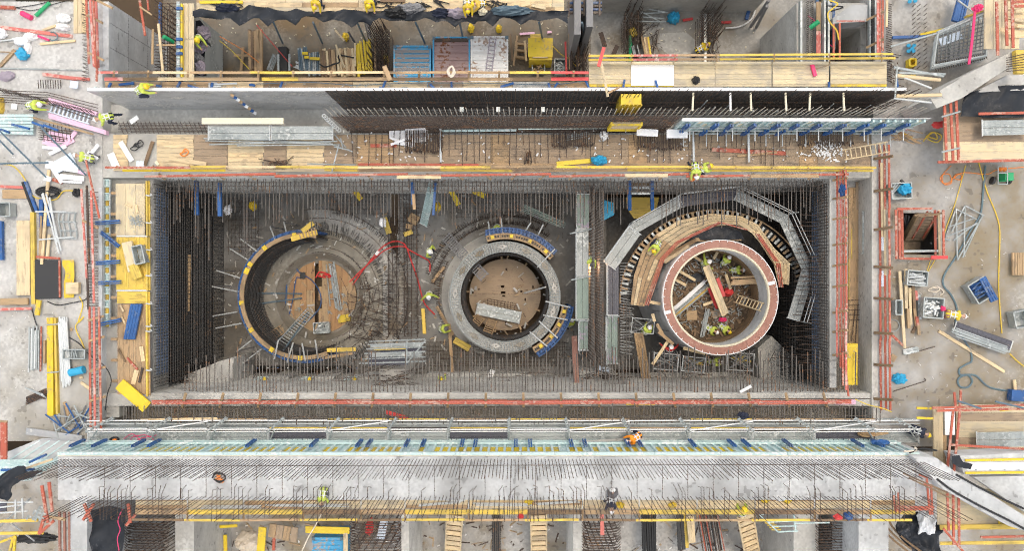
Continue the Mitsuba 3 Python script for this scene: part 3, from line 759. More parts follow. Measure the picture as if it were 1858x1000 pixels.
# ================================================================ ring two: the concrete ring in the middle
t = thing('concrete_ring', 'grey ring wall topped with a fine steel mesh around the middle shaft', 'shaft wall')
cx, cy = C2[:2]
MB().ring(cx, cy, [(2.81, -5.02), (3.5, -5.02), (3.5, -8.2), (2.81, -8.2)], 0, 360, 80).build('wall_ring', 'conc_wall', t); MB().ring(cx, cy, [(3.505, -5.5), (3.62, -5.5), (3.62, -8.2), (3.505, -8.2)], 108, 298, 50).build('outer_lift', 'conc_wall', t)
MB().ring(cx, cy, [(2.795, -5.1), (2.8, -5.1), (2.8, -8.9), (2.795, -8.9)], 0, 360, 80).build('inner_face', 'film', t)
for r in (2.84, 2.96, 3.09, 3.22, 3.34, 3.46): MB().tube([[cx + r * math.cos(q), cy + r * math.sin(q), -4.95 + U(-.01, .01)] for q in np.linspace(0, 6.2832, 80, endpoint=False)], .016 if 2.9 < r < 3.4 else .036, 4, True).build('hoop', 'galv', t)
bars(t, 'radial_bar', [((cx + 2.8 * math.cos(q), cy + 2.8 * math.sin(q), -4.93), (cx + 3.48 * math.cos(q + U(-.01, .01)), cy + 3.48 * math.sin(q), -4.93)) for q in np.radians(np.arange(0, 360, 3.1))], .017, 'galv')
for i in range(13):
    q = math.radians(10 + i * 27.7); e = np.array([math.cos(q), math.sin(q)]); v = np.array([-e[1], e[0]]); c = np.array([cx, cy]) + e * 3.14
    g = Polygon([c + v * .38, c + e * .17, c - v * .38, c - e * .17]).difference(Point(*c).buffer(.05, 8)); MB().shp(g, -4.88, .03).build('cover_plate', 'conc_tan' if i % 3 else 'conc_wall', t)
t = thing('rebar_cage', 'black round rebar cage lining the middle shaft', 'rebar')
bars(t, 'upright_bar', [((cx + 2.66 * math.cos(q), cy + 2.66 * math.sin(q), -8.3), (cx + 2.72 * math.cos(q), cy + 2.72 * math.sin(q), -4.9 + U(-.2, .2))) for q in np.radians(np.arange(0, 360, 2.1))], .02, 'rebar_steel')
for z in np.arange(-8.1, -5, .32): MB().tube([[cx + 2.69 * math.cos(q), cy + 2.69 * math.sin(q), z] for q in np.linspace(0, 6.2832, 64, endpoint=False)], .018, 4, True).build('hoop', 'rebar_steel', t)
t = thing('shaft_floor', 'round rust brown plywood floor with square holes in the middle shaft', 'floor')
zc = -8.35; c2 = W(916, 535, zc)[:2]; pg = Point(*c2).buffer(2.42, 48)
holes = [(912, 520, 6, 4), (913, 531, 8, 4), (914, 537, 6, 3), (945, 519, 4, 4), (946, 529, 4, 4), (919, 489, 3, 5), (869, 525, 3, 3), (857, 530, 5, 6), (967, 521, 3, 5), (953, 544, 3, 5), (918, 587, 3, 6)]
for x, y, a, b in holes: pg = pg.difference(sbox(X(x - a / 2, zc), Y(y + b / 2, zc), X(x + a / 2, zc), Y(y - b / 2, zc)))
for a, b in ((-99, Y(534, zc) - .006), (Y(534, zc) + .006, 99)):
    for c, d in ((-99, 99),): MB().shp(pg.intersection(sbox(c, a, d, b)), zc, .06).build('panel', 'ply', t)
for a in range(0, 360, 40):
    q = math.radians(a + 15); e = np.array([math.cos(q), math.sin(q), 0]); c = np.array([*c2, zc + .12]); MB().bar(c + e * 2.25, c + e * 2.6, .12, .1).build('wedge', 'timber', t)
metal_deck('scaffold_deck', 'galvanised scaffold deck laid across the middle shaft floor', 865, 560, 944, 577, -7.9, 22, 'galv', ribs=8)
ladder('shaft_stair', 'grey stair climbing over the ring wall into the middle shaft', W(808, 428, -7.6), W(880, 504, -5.2), .62, 24, 'leadgrey', .04)
ladder('wooden_ladder', 'brown wooden ladder in the middle shaft, left of a pair below the deck', W(856, 596, -6.2), W(874, 574, zc + .3), .55, 8)
ladder('wooden_ladder', 'brown wooden ladder in the middle shaft, right of a pair below the deck', W(882, 612, -6.0), W(894, 580, zc + .3), .6, 9)
for i, (x0, y0, x1, y1) in enumerate(((951, 532, 990, 521), (990, 547, 1035, 558), (986, 572, 1030, 581), (978, 583, 1012, 614), (961, 602, 993, 629), (975, 485, 1007, 452))):
    k = MB().tube([W(x0, y0, -5.0 if i else -7), W(x1, y1, -4.7)], .05, 6).build('push_pull_prop', 'alu', smooth=40); MB
    tag(k, ['bright raking prop with a blue foot inside the middle shaft', 'upper of four bright props over the southeast of the concrete ring', 'second of four bright props over the southeast of the concrete ring', 'third of four bright props over the southeast of the concrete ring', 'lowest of four bright props over the southeast of the concrete ring', 'single bright prop over the northeast of the concrete ring'][i], 'prop', 'bright props at the middle shaft')
m = MB()
for i in range(9): p = W(885 + i * 6, 541 + i * 1.6, zc + .05); m.tube([p, p + [0, -.7, 0]], .012, 4)
for i in range(4): m.tube([W(884, 542 + 4 * i, zc + .06), W(940, 552 + 4 * i, zc + .06)], .012, 4)
tag(m.build('steel_mesh', 'rebar'), 'rusty steel mesh sheet on the middle shaft floor', 'mesh sheet')
for nm, a0, a1, r, lab in (('upper', 40, 108, 3.62, 'timber arc shutter with blue walers north of the concrete ring'), ('lower', -62, -8, 3.62, 'timber arc shutter with blue walers southeast of the concrete ring')):
    t = thing('ring_formwork', lab, 'formwork')
    n = 5
    for a in np.linspace(a0, a1, n + 1)[:-1]:
        w = (a1 - a0) / n
        MB().ring(cx, cy, [(r, -4.9), (r + .38, -4.9), (r + .38, -5.0), (r, -5.0)], a, a + w - .3, 5).build('ring_plank', 'timber', t)
        for q in np.linspace(a + 2, a + w - 2, 5): e = np.array([math.cos(math.radians(q)), math.sin(math.radians(q)), 0]); MB().box(np.array([cx, cy, -4.86]) + e * (r + .2), e, np.array([-e[1], e[0], 0]), np.array([0, 0, 1.]), .12, .09, .06).build('spacer', 'black', t)
    MB().ring(cx, cy, [(r, -5.01), (r + .06, -5.01), (r + .06, -8), (r, -8)], a0, a1, 30).build('face_panel', 'darkform', t)
    for z in (-5.1, -5.6, -6.3, -7.1):
        for rr in (r + .40, r + .54, r + .68): MB().ring(cx, cy, [(rr, z), (rr + .08, z), (rr + .08, z - .12), (rr, z - .12)], a0 + 1, a1 - 1, 24).build('waler', 'blue', t)
    for q in np.radians(np.arange(a0 + 2, a1, 3.4)): e = np.array([math.cos(q), math.sin(q), 0]); MB().bar(np.array([cx, cy, -5.05]) + e * (r + .5), np.array([cx, cy, -7.9]) + e * (r + .5), .16, .2).build('soldier', 'blue', t); MB().bar(np.array([cx, cy, -5.0]) + e * (r + .4), np.array([cx, cy, -5.0]) + e * (r + U(.6, .8)), .06, .09).build('bracket', 'blue', t)
    for a in np.linspace(a0 + 8, a1 - 6, 4): e = np.array([math.cos(math.radians(a)), math.sin(math.radians(a)), 0]); MB().box(np.array([cx, cy, -4.84]) + e * (r + .2), e, np.array([-e[1], e[0], 0]), np.array([0, 0, 1.]), .22, .22, .06).build('clamp', 'yellow', t)
for i, (x0, y0, x1, y1) in enumerate(((886, 402, 889, 426), (909, 396, 912, 424), (948, 428, 963, 404), (972, 435, 986, 407))):
    tag(MB().tube([W(x0, y0, -5.5), W(x1, y1, -5.0)], .05, 6).build('push_pull_prop', 'alu', smooth=40), ['first', 'second', 'third', 'fourth'][i] + ' upright grey prop from the west behind the north arc shutter', 'prop', 'props behind the north arc shutter')
struct('ring_path', MB().ring(cx, cy, [(3.52, -7.96), (4.3, -7.96), (4.3, -8.1), (3.52, -8.1)], 100, 250, 40), 'conc_wall')

# ================================================================ ring three: the red steel ring
cx, cy = C3[:2]; t = thing('steel_ring', 'red brown steel ring with a white toothed rim on top of the eastern shaft', 'shaft ring')
for a in range(0, 360, 30): MB().ring(cx, cy, [(2.97, -2.5), (3.40, -2.5), (3.40, -2.58), (2.97, -2.58)], a + .1, a + 29.9, 8).build('ring_segment', 'ringred', t)
MB().ring(cx, cy, [(3.405, -2.45), (3.445, -2.45), (3.445, -2.75), (3.405, -2.75)], 0, 360, 80).build('rim', 'white', t)
MB().ring(cx, cy, [(2.86, -2.48), (2.90, -2.44), (2.965, -2.48), (2.965, -2.7), (2.86, -2.7)], 0, 360, 80).build('inner_rim', 'cream', t)
for a in range(0, 360, 8):
    q = math.radians(a + 3); e = np.array([math.cos(q), math.sin(q), 0]); MB().bar(np.array([cx, cy, -2.45]) + e * 3.31, np.array([cx, cy, -2.45]) + e * 3.43, .03, .05).build('tooth', 'white', t)
for x, y, a in ((1211, 567, 15), (1400, 514, 10)): MB().plk(x - 6, y + 1.5, x + 6, y - 1.5, -2.38, 6, .08).build('plate', 'white', t)
t = thing('concrete_ring', 'pale concrete ring wall below the red steel ring', 'shaft wall')
MB().ring(cx, cy, [(2.88, -2.72), (3.36, -2.72), (3.62, -5.2), (3.62, -10.8), (2.88, -10.8)], 0, 360, 80).build('wall_ring', 'conc_white', t)
MB().ring(cx, cy, [(2.84, -4.3), (2.87, -4.3), (2.87, -6.9), (2.84, -6.9)], 0, 360, 80).build('lining', 'oldwood', t)
for a in range(150, 260, 22): MB().ring(cx, cy, [(3.5, -3.6), (3.53, -3.6), (3.66, -5.1), (3.63, -5.1)], a, a + .8, 2).build('joint', 'leadgrey', t)
zs = -5.7
struct('shaft_soil', MB().ring(cx, cy, [(0.001, zs), (2.86, zs), (2.86, zs - .4), (0.001, zs - .4)], 0, 360, 60), 'dirt')
m = MB()
for i in range(800):
    a, r = U(0, 6.28), 2.75 * math.sqrt(U(0, 1)); c = np.array([cx + r * math.cos(a), cy + r * math.sin(a), zs + U(.01, .12)]); d = U(0, 3.1)
    m.bar(c, c + np.array([math.cos(d), math.sin(d), U(-.1, .1)]) * U(.08, .6), U(.02, .13), .025)
stuff('debris', m, 'oldwood', 'timber scraps littering the floor of the eastern shaft')
m = MB()
for i in range(300):
    a, r = U(0, 6.28), 2.5 * math.sqrt(U(0, 1)); c = np.array([cx + r * math.cos(a), cy + r * math.sin(a), zs + U(.05, .2)]); d = U(0, 3.1)
    m.tube([c, c + np.array([math.cos(d), math.sin(d), U(-.1, .1)]) * U(.1, .4)], .03, 5)
stuff('debris', m, 'galv', 'steel fittings littering the floor of the eastern shaft')
bundle('tube_bundle', 'long pale tubes lying slantwise on the eastern shaft floor', 1222, 562, 1280, 510, zs + .2, 6, 4, .045, 'white')
bundle('tube_bundle', 'dull steel tubes and beams beside the pale tubes on the shaft floor', 1226, 570, 1288, 518, zs + .2, 11, 5, .05, 'galv', mats2=['galv', 'timber', 'alu', 'yply'])
bundle('tube_bundle', 'thin steel tubes standing askew near the south of the shaft floor', 1274, 612, 1284, 562, zs + .15, 7, 5, .03, 'galv')
bundle('plank_bundle', 'brown planks laid across the northeast of the eastern shaft', 1326, 511, 1384, 508, -4.4, 15, 4, .05, 'timber', cat='timber', piece='plank', square=True)
bundle('plank_bundle', 'light planks on red beams running south through the eastern shaft', 1281, 482, 1318, 576, zs + 1.0, 15, 2, .04, 'pine', cat='timber', piece='plank', square=True)
for i, q in enumerate(((1302, 505, 1314, 538), (1287, 523, 1302, 560))): board('red_beam', ['red', 'pinkish'][i] + ' beam ' + ['north', 'west'][i] + ' of the light planks in the eastern shaft', 'beam', *q, zs + .6, 6, .14, 'red')
for i, q in enumerate(((1226, 488, 1262, 509), (1222, 506, 1245, 518), (1256, 463, 1282, 480), (1295, 470, 1303, 456), (1276, 554, 1298, 546), (1282, 523, 1312, 530), (1317, 498, 1326, 525))):
    board('loose_plank', 'loose light plank ' + ['high on the west', 'low on the west', 'by the north workers', 'upright at the north rim', 'near the shaft centre', 'across the light planks', 'beside the red beam'][i] + ' of the eastern shaft', 'timber', *q, zs + .5, 5, .05, 'pine')
board('plywood_sheet', 'small plywood sheet on the southwest of the eastern shaft floor', 'board', 1246, 573, 1265, 572, zs + .25, 17, .04, 'timber')
board('plywood_sheet', 'brown plywood sheet near the middle of the eastern shaft floor', 'board', 1292, 572, 1310, 566, zs + .2, 14, .04, 'ply')
sheet('dark_tarp', 'dark crumpled sheet on the northwest of the eastern shaft floor', 'tarpaulin', [(1245, 505), (1262, 495), (1280, 500), (1274, 511), (1250, 513)], zs + .25, 'tarp', .2, 3)
heap('red_net', 'red netting heap beside the planks in the eastern shaft', 'net', 1320, 530, zs, 8, 7, .4, 'red', 4)
ladder('wooden_ladder', 'yellowish wooden ladder leaning on the east wall of the eastern shaft', W(1335, 542, zs + .2), W(1384, 558, -3.1), .5, 8, 'pine')
heap('purple_cable', 'tangled purple cable heap in the eastern shaft', 'cable', 1310, 580, zs, 7, 4, .25, 'magenta', 9)

# timber platform round ring three, brackets and scaffold walkways
t = thing('ring_platform', 'many sided timber platform wrapped round the north and west of the red ring', 'platform')
zp = -3.6
out = [(1144, 553), (1150, 500), (1165, 455), (1190, 425), (1230, 400), (1290, 387), (1345, 392), (1376, 408), (1405, 450), (1434, 478), (1432, 517)]
inn = [(1170, 556), (1188, 512), (1203, 478), (1225, 452), (1256, 430), (1294, 411), (1333, 407), (1360, 418), (1378, 440), (1404, 480), (1412, 515)]
for (a, b, c, d) in zip(out[:-1], out[1:], inn[1:], inn[:-1]):
    n = 5
    for k in range(n):
        q = lambda p0, p1, f: (p0[0] + (p1[0] - p0[0]) * f, p0[1] + (p1[1] - p0[1]) * f)
        f0, f1 = k / n + .012, (k + 1) / n - .012
        MB().poly([q(a, d, f0), q(b, c, f0), q(b, c, f1), q(a, d, f1)], zp + U(-.012, .012), .05).build('plank', 'pine' if (a[0] > 1185) else rng.choice(['timber', 'timber', 'pine']), t)
for (p, q) in (((1176, 555), (1205, 470)), ((1205, 470), (1233, 440)), ((1233, 440), (1310, 404)), ((1310, 404), (1356, 417)), ((1377, 425), (1412, 475)), ((1415, 478), (1420, 522))):
    for k in range(3): MB().bar(W(p[0] - k * 3, p[1] - k * .5, zp + .4 + .35 * k), W(q[0] - k * 3, q[1] - k * .5, zp + .4 + .35 * k), .05, .12).build('rail', 'redwood', t)
sheet('dark_tarp', 'black tarpaulin bunched on the platform behind the red ring', 'tarpaulin', [(1254, 432), (1262, 420), (1290, 412), (1320, 413), (1345, 422), (1350, 434), (1310, 436), (1266, 436)], zp + .1, 'tarp', .35, 8)
for i, q in enumerate(((1215, 462, 1262, 436), (1205, 476, 1250, 446), (1262, 435, 1345, 433), (1375, 420, 1425, 505), (1340, 402, 1366, 420))):
    board('platform_plank', 'loose plank ' + ['nearest the red ring', 'second from the red ring', 'behind the dark tarpaulin', 'along the east side', 'at the north corner'][i] + ' on the timber platform', 'timber', *q, zp + .15, 7, .05, ['oldwood', 'pine', 'timber', 'pine', 'pine'][i])
t = thing('bracket_ring', 'ring of black and yellow brackets outside the timber platform', 'formwork')
ce = np.array([1297.0, 545.0])
for i, a in enumerate(np.arange(14, 178, 3.1)):
    q = math.radians(a); rr = 172 if a > 60 else 165
    p0, p1 = ce + [rr * math.cos(q), -(rr - 8) * math.sin(q)], ce + [(rr - 12) * math.cos(q), -(rr - 20) * math.sin(q)]
    MB().bar(W(*p0, -3.9), W(*p1, -3.9), .14, .14).build('bracket', 'timber' if i % 2 else 'galv', t); MB().bar(W(*p0, -4.2), W(*p1, -4.2) - [0, 0, 1.2], .12, .3).build('stay', 'black', t)
pts = [W(*(ce + [172 * math.cos(q), -164 * math.sin(q)]), -4.05) for q in np.radians(np.linspace(12, 182, 50))]
MB().tube(pts, .05, 4).build('hoop', 'timber', t)
pts = [W(*(ce + [160 * math.cos(q), -152 * math.sin(q)]), -4.3) for q in np.radians(np.linspace(12, 182, 50))]
k = MB()
for p, q in zip(pts[:-1], pts[1:]): k.bar(p, q, .5, .05)
k.build('skirt', 'black', t)
for i, (q, m, lab) in enumerate((((1112, 574, 1112, 479, 22), 'decdark', 'dark walkway bay on the west side of the eastern shaft'), ((1110, 660, 1110, 572, 21), 'palegreen', 'greenish walkway bay, southernmost on the west side of the shaft'),
                         ((1106, 482, 1152, 418, 26), 'galv_dull', 'walkway bay with a mesh of tubes northwest of the eastern shaft'), ((1148, 416, 1236, 366, 20), 'galv_dull', 'galvanised walkway bay slanting up northwest of the red ring'),
                         ((1232, 366, 1340, 352, 20), 'decdark', 'dark walkway bay due north of the red ring'), ((1336, 354, 1426, 399, 20), 'galv_dull', 'galvanised walkway bay northeast of the red ring'),
                         ((1421, 394, 1469, 497, 20), 'galv_dull', 'long galvanised walkway bay east of the platform'), ((1466, 492, 1440, 580, 24), 'galv_dull', 'walkway bay bending back southeast of the red ring'))):
    metal_deck('scaffold_walkway', lab, *q[:4], -3.0 + .02 * i, q[4], m, rails=2, group='walkway bays around the eastern shaft', rs=1, ribs=6)
for i, (q, m) in enumerate((((1058, 352, 1058, 415), 'palegreen'), ((1057, 417, 1057, 500), 'galv_dull'), ((1057, 502, 1057, 580), 'palegreen'), ((1059, 583, 1059, 636), 'palegreen'))):
    metal_deck('scaffold_walkway', ['northernmost', 'second', 'third greenish', 'southernmost greenish'][i] + ' bay of the straight walkway between the two eastern shafts', *q, -1.9, 22 - 6 * (i == 3), m, rails=1, group='straight walkway between the shafts', rs=-1, ribs=6)
for i, (x0, y0, x1, y1) in enumerate(((1034, 424, 1079, 414), (1036, 508, 1074, 501), (1036, 580, 1066, 583))): tag(MB().tube([W(x0, y0, -1.8), W(x1, y1, -1.8)], .045, 6).build('scaffold_tube', 'galv'), ['north', 'middle', 'south'][i] + ' cross tube under the straight walkway', 'scaffold tube')
tw = thing('rebar_wall', 'tall dark rebar wall between the straight walkway and the eastern shaft', 'rebar')
for xx, d in ((1078, .21), (1094, .17)):
    x = X(xx, -.2); s = []; y = YB + 1.5
    while y < YT - .3: s.append(((x, y, -10.6 if xx > 1090 else -8), (x + U(-.04, .04), y, U(-.6, .3)))); y += d
    bars(tw, 'upright_bar', s, .02, 'rebar')
    bars(tw, 'level_bar', [((x + .05, YB + 1.4, z), (x + .05, YT - .3, z)) for z in np.arange(-7.8, -.4, .36)], .02, 'rebar_grey')
s = [(W(1125, y, -3.3), W(1148 + U(-3, 3), y + U(-3, 6), -4.1)) for y in np.arange(478, 640, 5.2)]
bars(tw, 'tie_bar', s, .018, 'alu')
s = [(W(1095, y, -3.6), W(1112 + 32, y, -3.6)) for y in np.arange(560, 700, 6.5)]; bars(tw, 'level_bar', s, .018, 'rebar_grey')
s = [(W(x, 548, -3.55), W(x, 702, -3.55)) for x in np.arange(1112, 1144, 5)]; bars(tw, 'upright_bar', s, .018, 'rebar_grey')

# ================================================================ trench and middle of the pit
t = thing('rebar_trench', 'double row of rusty starter bars along the trench between two western shafts', 'rebar')
for xx, m in ((706, 'rebar'), (716, 'rebar'), (722, 'rebar'), (737, 'rebar'), (757, 'rebar')):
    s = []
    for y in np.arange(392, 612, 4.2): s.append((W(xx, y, -8.02), W(xx + U(-5, 5), y + U(-3, 3), -8 + U(.4, 1.6 if xx < 730 else .8))))
    bars(t, 'starter_bar', s[:58], .02, m)
for xx in (704, 712, 719, 733, 739, 746, 756): bars(t, 'level_bar', [(W(xx, 380, -7.6), W(xx + 1, 612, -7.6))], .025, 'rebar')
s = [(W(700, y, -7.55), W(760, y + U(-1, 1), -7.55)) for y in np.arange(480, 612, 7)]; bars(t, 'cross_bar', s, .016, 'rebar')
struct('trench_floor', MB().aab(X(708, -8), X(722, -8), Y(610, -8), Y(352, -8), -8.1, -7.99), 'dirt')
struct('trench_path', MB().aab(X(695, -8), X(704, -8), Y(610, -8), Y(430, -8), -8.1, -7.97), 'conc_wall')
# concrete pier and scaffold at the south centre
tag(MB().aab(X(692, -4), X(738, -4), Y(712, -1), Y(668, -4), -8, -3.4).build('concrete_pier', 'conc_wall'), 'squat pale concrete pier under the scaffold tower at the south of the pit', 'pier')
t = thing('scaffold_tower', 'galvanised scaffold tower over the pier at the south of the pit', 'scaffold')
for x in (652, 695, 772):
    for y in (660, 622): MB().tube([W(x + (12 if y == 622 else 0) * (x < 700), y, -1.2), W(x + (12 if y == 622 else 0) * (x < 700), y, -7.9)], .035, 6).build('upright', 'galv', t)
for y, z in ((660, -1.3), (652, -1.5), (642, -1.3), (634, -1.6), (626, -1.3), (620, -1.5)): MB().tube([W(654 + (660 - y) * .4, y, z), W(772, y - 4, z)], .04, 6).build('ledger', 'galv', t)
for y in (628, 645): MB().plk(672, y, 765, y - 2, -2.0, 7, .05).build('deck_board', 'galv', t)
for x in (738, 772): MB().tube([W(x - 34 * (x > 750), 660, -1.3), W(x, 618, -1.3)], .04, 6).build('ledger', 'galv', t)
MB().plk(678, 634, 736, 632, -1.6, 4, .05).build('board', 'yply', t); MB().plk(668, 654, 740, 652, -3.0, 20, .06).build('deck_board', 'decdark', t); MB().plk(690, 640, 765, 637, -3.1, 16, .06).build('deck_board', 'decdark', t)  # dark boards added beneath, their colour giving the shade of depth
# stub walls with light shutters at the southwest
for i, x in enumerate((425, 507, 588)):
    t = thing('panel_shutter', ['western', 'middle', 'eastern'][i] + ' of three cyan shutters between dark piers at the south of the pit', 'formwork', 'shutters against the dark piers')
    MB().poly([(x, 714), (x + 22, 714), (x + 62, 684), (x + 44, 684)], -5.2, .08).build('face_panel', 'cyan', t)
    for k in range(5): MB().bar(W(x + 2 + k * 9, 713 - k * 6.4, -5.12), W(x + 24 + k * 8.4, 713 - k * 6.4, -5.12), .1, .08).build('rib', 'galv', t)
    for k in range(4): MB().bar(W(x + 22 + k * 10, 711 - k * 7, -5.1), W(x + 27 + k * 10, 707 - k * 7, -5.1), .22, .06).build('batten', 'yellow', t)
    tag(MB().poly([(x + 24, 714), (x + 82, 714), (x + 100, 684), (x + 64, 684)], -5.5, 5.2).build('concrete_pier', 'conc_wall'), ['western', 'middle', 'eastern'][i] + ' dark concrete pier between the cyan shutters', 'pier', 'dark piers at the south of the pit')
tag(MB().poly([(330, 712), (420, 712), (424, 650), (400, 655), (335, 682)], -4.2, 3.8).build('concrete_buttress', 'conc_wall'), 'sloping grey concrete buttress at the southwest corner of the pit', 'buttress')
tag(MB().poly([(1182, 712), (1410, 712), (1352, 676), (1180, 676)], -6.6, 4.2).build('concrete_step', 'conc_wall'), 'broad grey concrete step below the bars south of the eastern shaft', 'step')
tag(MB().poly([(762, 714), (1010, 714), (960, 678), (775, 678)], -6.8, 1.1).build('concrete_step', 'conc_wall'), 'broad pale concrete step south of the middle shaft', 'step')
tag(MB().poly([(1380, 712), (1450, 712), (1450, 660), (1400, 610), (1375, 632)], -5.8, 5).build('concrete_block', 'conc_wall'), 'grey concrete block southeast of the red ring', 'block')
tag(MB().poly([(1052, 672), (1120, 678), (1118, 712), (1052, 712)], -6.2, 4.6).build('concrete_block', 'conc_wall'), 'rubble strewn concrete block at the foot of the rebar wall', 'block')
for nm, x, y, n, rx, ry, z in (('first', 706, 690, 40, 40, 20, -3.3), ('second', 1090, 695, 80, 42, 15, -6), ('third', 655, 570, 90, 30, 50, -8), ('fourth', 300, 690, 60, 22, 20, -4)):
    t = thing('loose_rebar', {'first': 'tangle of rusty bars on the pier under the scaffold tower', 'second': 'heap of rusty bars on the block by the rebar wall', 'third': 'scattered black bars east of the western bowl', 'fourth': 'springy rusty bars at the southwest corner of the pit'}[nm], 'rebar')
    s = []
    for i in range(n): c = W(x + U(-rx, rx), y + U(-ry, ry), z + U(.05, .5)); a = U(-.5, .5) + (1.57 if nm == 'third' and U(0, 1) < .3 else 0); s.append((c, c + np.array([math.cos(a), math.sin(a), U(-.1, .2)]) * U(.5, 1.4)))
    bars(t, 'bar', s, .018, 'rebar')
# scaffold towers south of the red ring
for i, (x, y, w) in enumerate(((1168, 590, 40), (1210, 655, 44), (1260, 660, 40), (1345, 655, 48))):
    t = thing('scaffold_tower', ['small aluminium scaffold tower west of the red ring', 'tangled aluminium scaffold tower south of the red ring, westernmost', 'second aluminium scaffold tower south of the red ring', 'aluminium scaffold tower with yellow boards southeast of the red ring'][i], 'scaffold')
    for k in range(3):
        z = -4.2 - k * 1.1; q = 1 - .02 * k
        c4 = [(x - w / 2, y - w / 3), (x + w / 2, y - w / 3 + 4), (x + w / 2 - 3, y + w / 3 + 3), (x - w / 2 - 3, y + w / 3)]
        for a, b in zip(c4, c4[1:] + c4[:1]): MB().tube([W(*a, z), W(*b, z)], .03, 6).build('ledger', 'alu', t)
        MB().tube([W(*c4[0], z), W(*c4[2], z - 1)], .028, 6).build('brace', 'galv', t); MB().tube([W(*c4[1], z), W(*c4[3], z - 1)], .028, 6).build('brace', 'galv', t)
        for a in c4:
            if k == 0: MB().tube([W(*a, z + .1), W(940 + (a[0] - 940) * .98, 500 + (a[1] - 500) * .94, -10.58)], .035, 6).build('upright', 'alu', t)
    for k in range(16): a, b = W(x + U(-.6, .6) * w, y + U(-.42, .42) * w, -U(4, 6)), W(x + U(-.6, .6) * w, y + U(-.42, .42) * w, -U(4, 7)); MB().tube([a, b], .026, 6).build('brace', rng.choice(['galv', 'alu', 'leadgrey']), t)
    for k in range(3 * (i > 1)): MB().plk(x + U(-.4, 0) * w, y + U(-14, 12), x + U(.1, .4) * w, y + U(-14, 12), -6.2, 2.5, .04).build('deck_board', 'yply', t)
for i, (q, z, m, lab) in enumerate((((1152, 605, 1172, 705), -4.0, 'timber', 'long bundle of boards leaning south beside the rebar wall'), ((1184, 662, 1215, 615), -3.6, 'pine', 'light board leaning over the platform edge by a red jacket worker'), ((1184, 570, 1188, 584), -3.4, 'pine', 'short upright board west of the red ring'), ((1192, 588, 1203, 608), -3.4, 'timber', 'curved edging board southwest of the red ring'), ((1195, 602, 1222, 625), -3.4, 'timber', 'edging board south west of the red ring, lower'), ((1240, 632, 1280, 642), -3.4, 'pine', 'edging board under the south of the red ring'), ((1178, 548, 1201, 552), -3.3, 'pine', 'short board pointing at the red ring from the west'), ((815, 588, 822, 700), -7.4, 'timber', 'long upright plank south of the middle shaft'), ((806, 484, 784, 512), -7.8, 'timber', 'light round log west of the middle shaft'), ((792, 556, 822, 608), -7.8, 'timber', 'plank beside the southwest of the concrete ring'), ((750, 352, 752, 380), -1, 'timber', 'thin board over the trench'), ((1070, 440, 1070, 550), -3, 'timber', 'upright board beside the straight walkway'), ((343, 462, 341, 566), -4.2, 'timber', 'brown board hanging in the dark west side of the pit'))):
    for k in range(4 if i == 0 else 1): 
        if i == 0:
            if k == 0: t = thing('board_bundle', lab, 'timber')
            MB().plk(q[0] + k * 4.4, q[1], q[2] + k * 4.4 - 3, q[3] + U(-4, 4), z, 4, .06, -6.3).build('board', m, t)
        else: board('loose_board', lab, 'timber', *q, z, 5.5, .06, m)
board('yellow_board', 'yellow formwork board lying south west of the concrete ring', 'board', 824, 617, 852, 633, -7.6, 12, .08, 'yply')
board('yellow_board', 'yellow upright beam by the trench west of the middle shaft', 'beam', 767, 560, 770, 606, -7.5, 6, .2, 'yply')
board('brown_sheet', 'rust brown panel leaning at the south end of the straight walkway', 'board', 1042, 610, 1046, 698, -4, 10, .06, 'ringred')
board('metal_sheet', 'pale metal sheet lying at the foot of the rebar wall', 'board', 1086, 668, 1107, 673, -6, 8, .04, 'paper')
board('white_board', 'white board lying on the pale step south of the middle shaft', 'board', 886, 693, 894, 672, -6.6, 9, .05, 'white')
board('white_board', 'white strip on the grey step below the eastern shaft', 'board', 1343, 712, 1363, 701, -.1, 5, .05, 'white')
# north side of the pit: beams, deck bay, yellow hatch
for i, (x0, y0, y1) in enumerate(((748, 330, 371), (355, 328, 390), (397, 330, 392))): board('blue_beam', ['eastern', 'western', 'middle'][i] + ' blue steel beam hanging down the north wall of the pit', 'beam', x0, y0, x0 + 1, y1, -1.2, 6, .2, 'blue')
metal_deck('scaffold_deck', 'cyan metal deck bay leaning down beside a blue beam at the north of the trench', 786, 330, 768, 408, -1.5, 17, 'cyan', z1=-6.5)
board('blue_beam', 'blue beam along the leaning metal deck at the north of the trench', 'beam', 790, 330, 786, 390, -1.3, 4, .2, 'blue')
for i, q in enumerate(((742, 393, 758, 402, 17), (736, 410, 748, 412, 9), (733, 426, 748, 420, 8))): board('plywood_sheet', ['largest', 'small left', 'yellowish lower'][i] + ' plywood panel on the trench floor by the leaning deck', 'board', *q[:4], -7.6 + i * .01, q[4], .06, 'timber' if i < 2 else 'yply')
sheet('blue_tarp', 'bright blue tarpaulin hung beside the rebar wall at the north', 'tarpaulin', [(1089, 366), (1094, 362), (1113, 368), (1115, 390), (1092, 402), (1088, 395)], -4.5, 'skyblue', .25, 2)
t = thing('hatch_frame', 'yellow hatch with blue posts and grey rungs at the north of the eastern shaft', 'formwork')
MB().poly([(1136, 358), (1196, 358), (1190, 385), (1168, 396), (1150, 396), (1138, 378)], -5.5, .1).build('panel', 'yply', t)
for x in (1142, 1183): MB().plk(x, 321, x + 1, 380, -1.3, 6, .2, -3).build('post', 'blue', t)
for y, m in ((326, 'timber'), (334, 'oldwood'), (340, 'galv'), (351, 'galv')): MB().plk(1146, y, 1180, y, -2, 4, .1).build('rung', m, t)
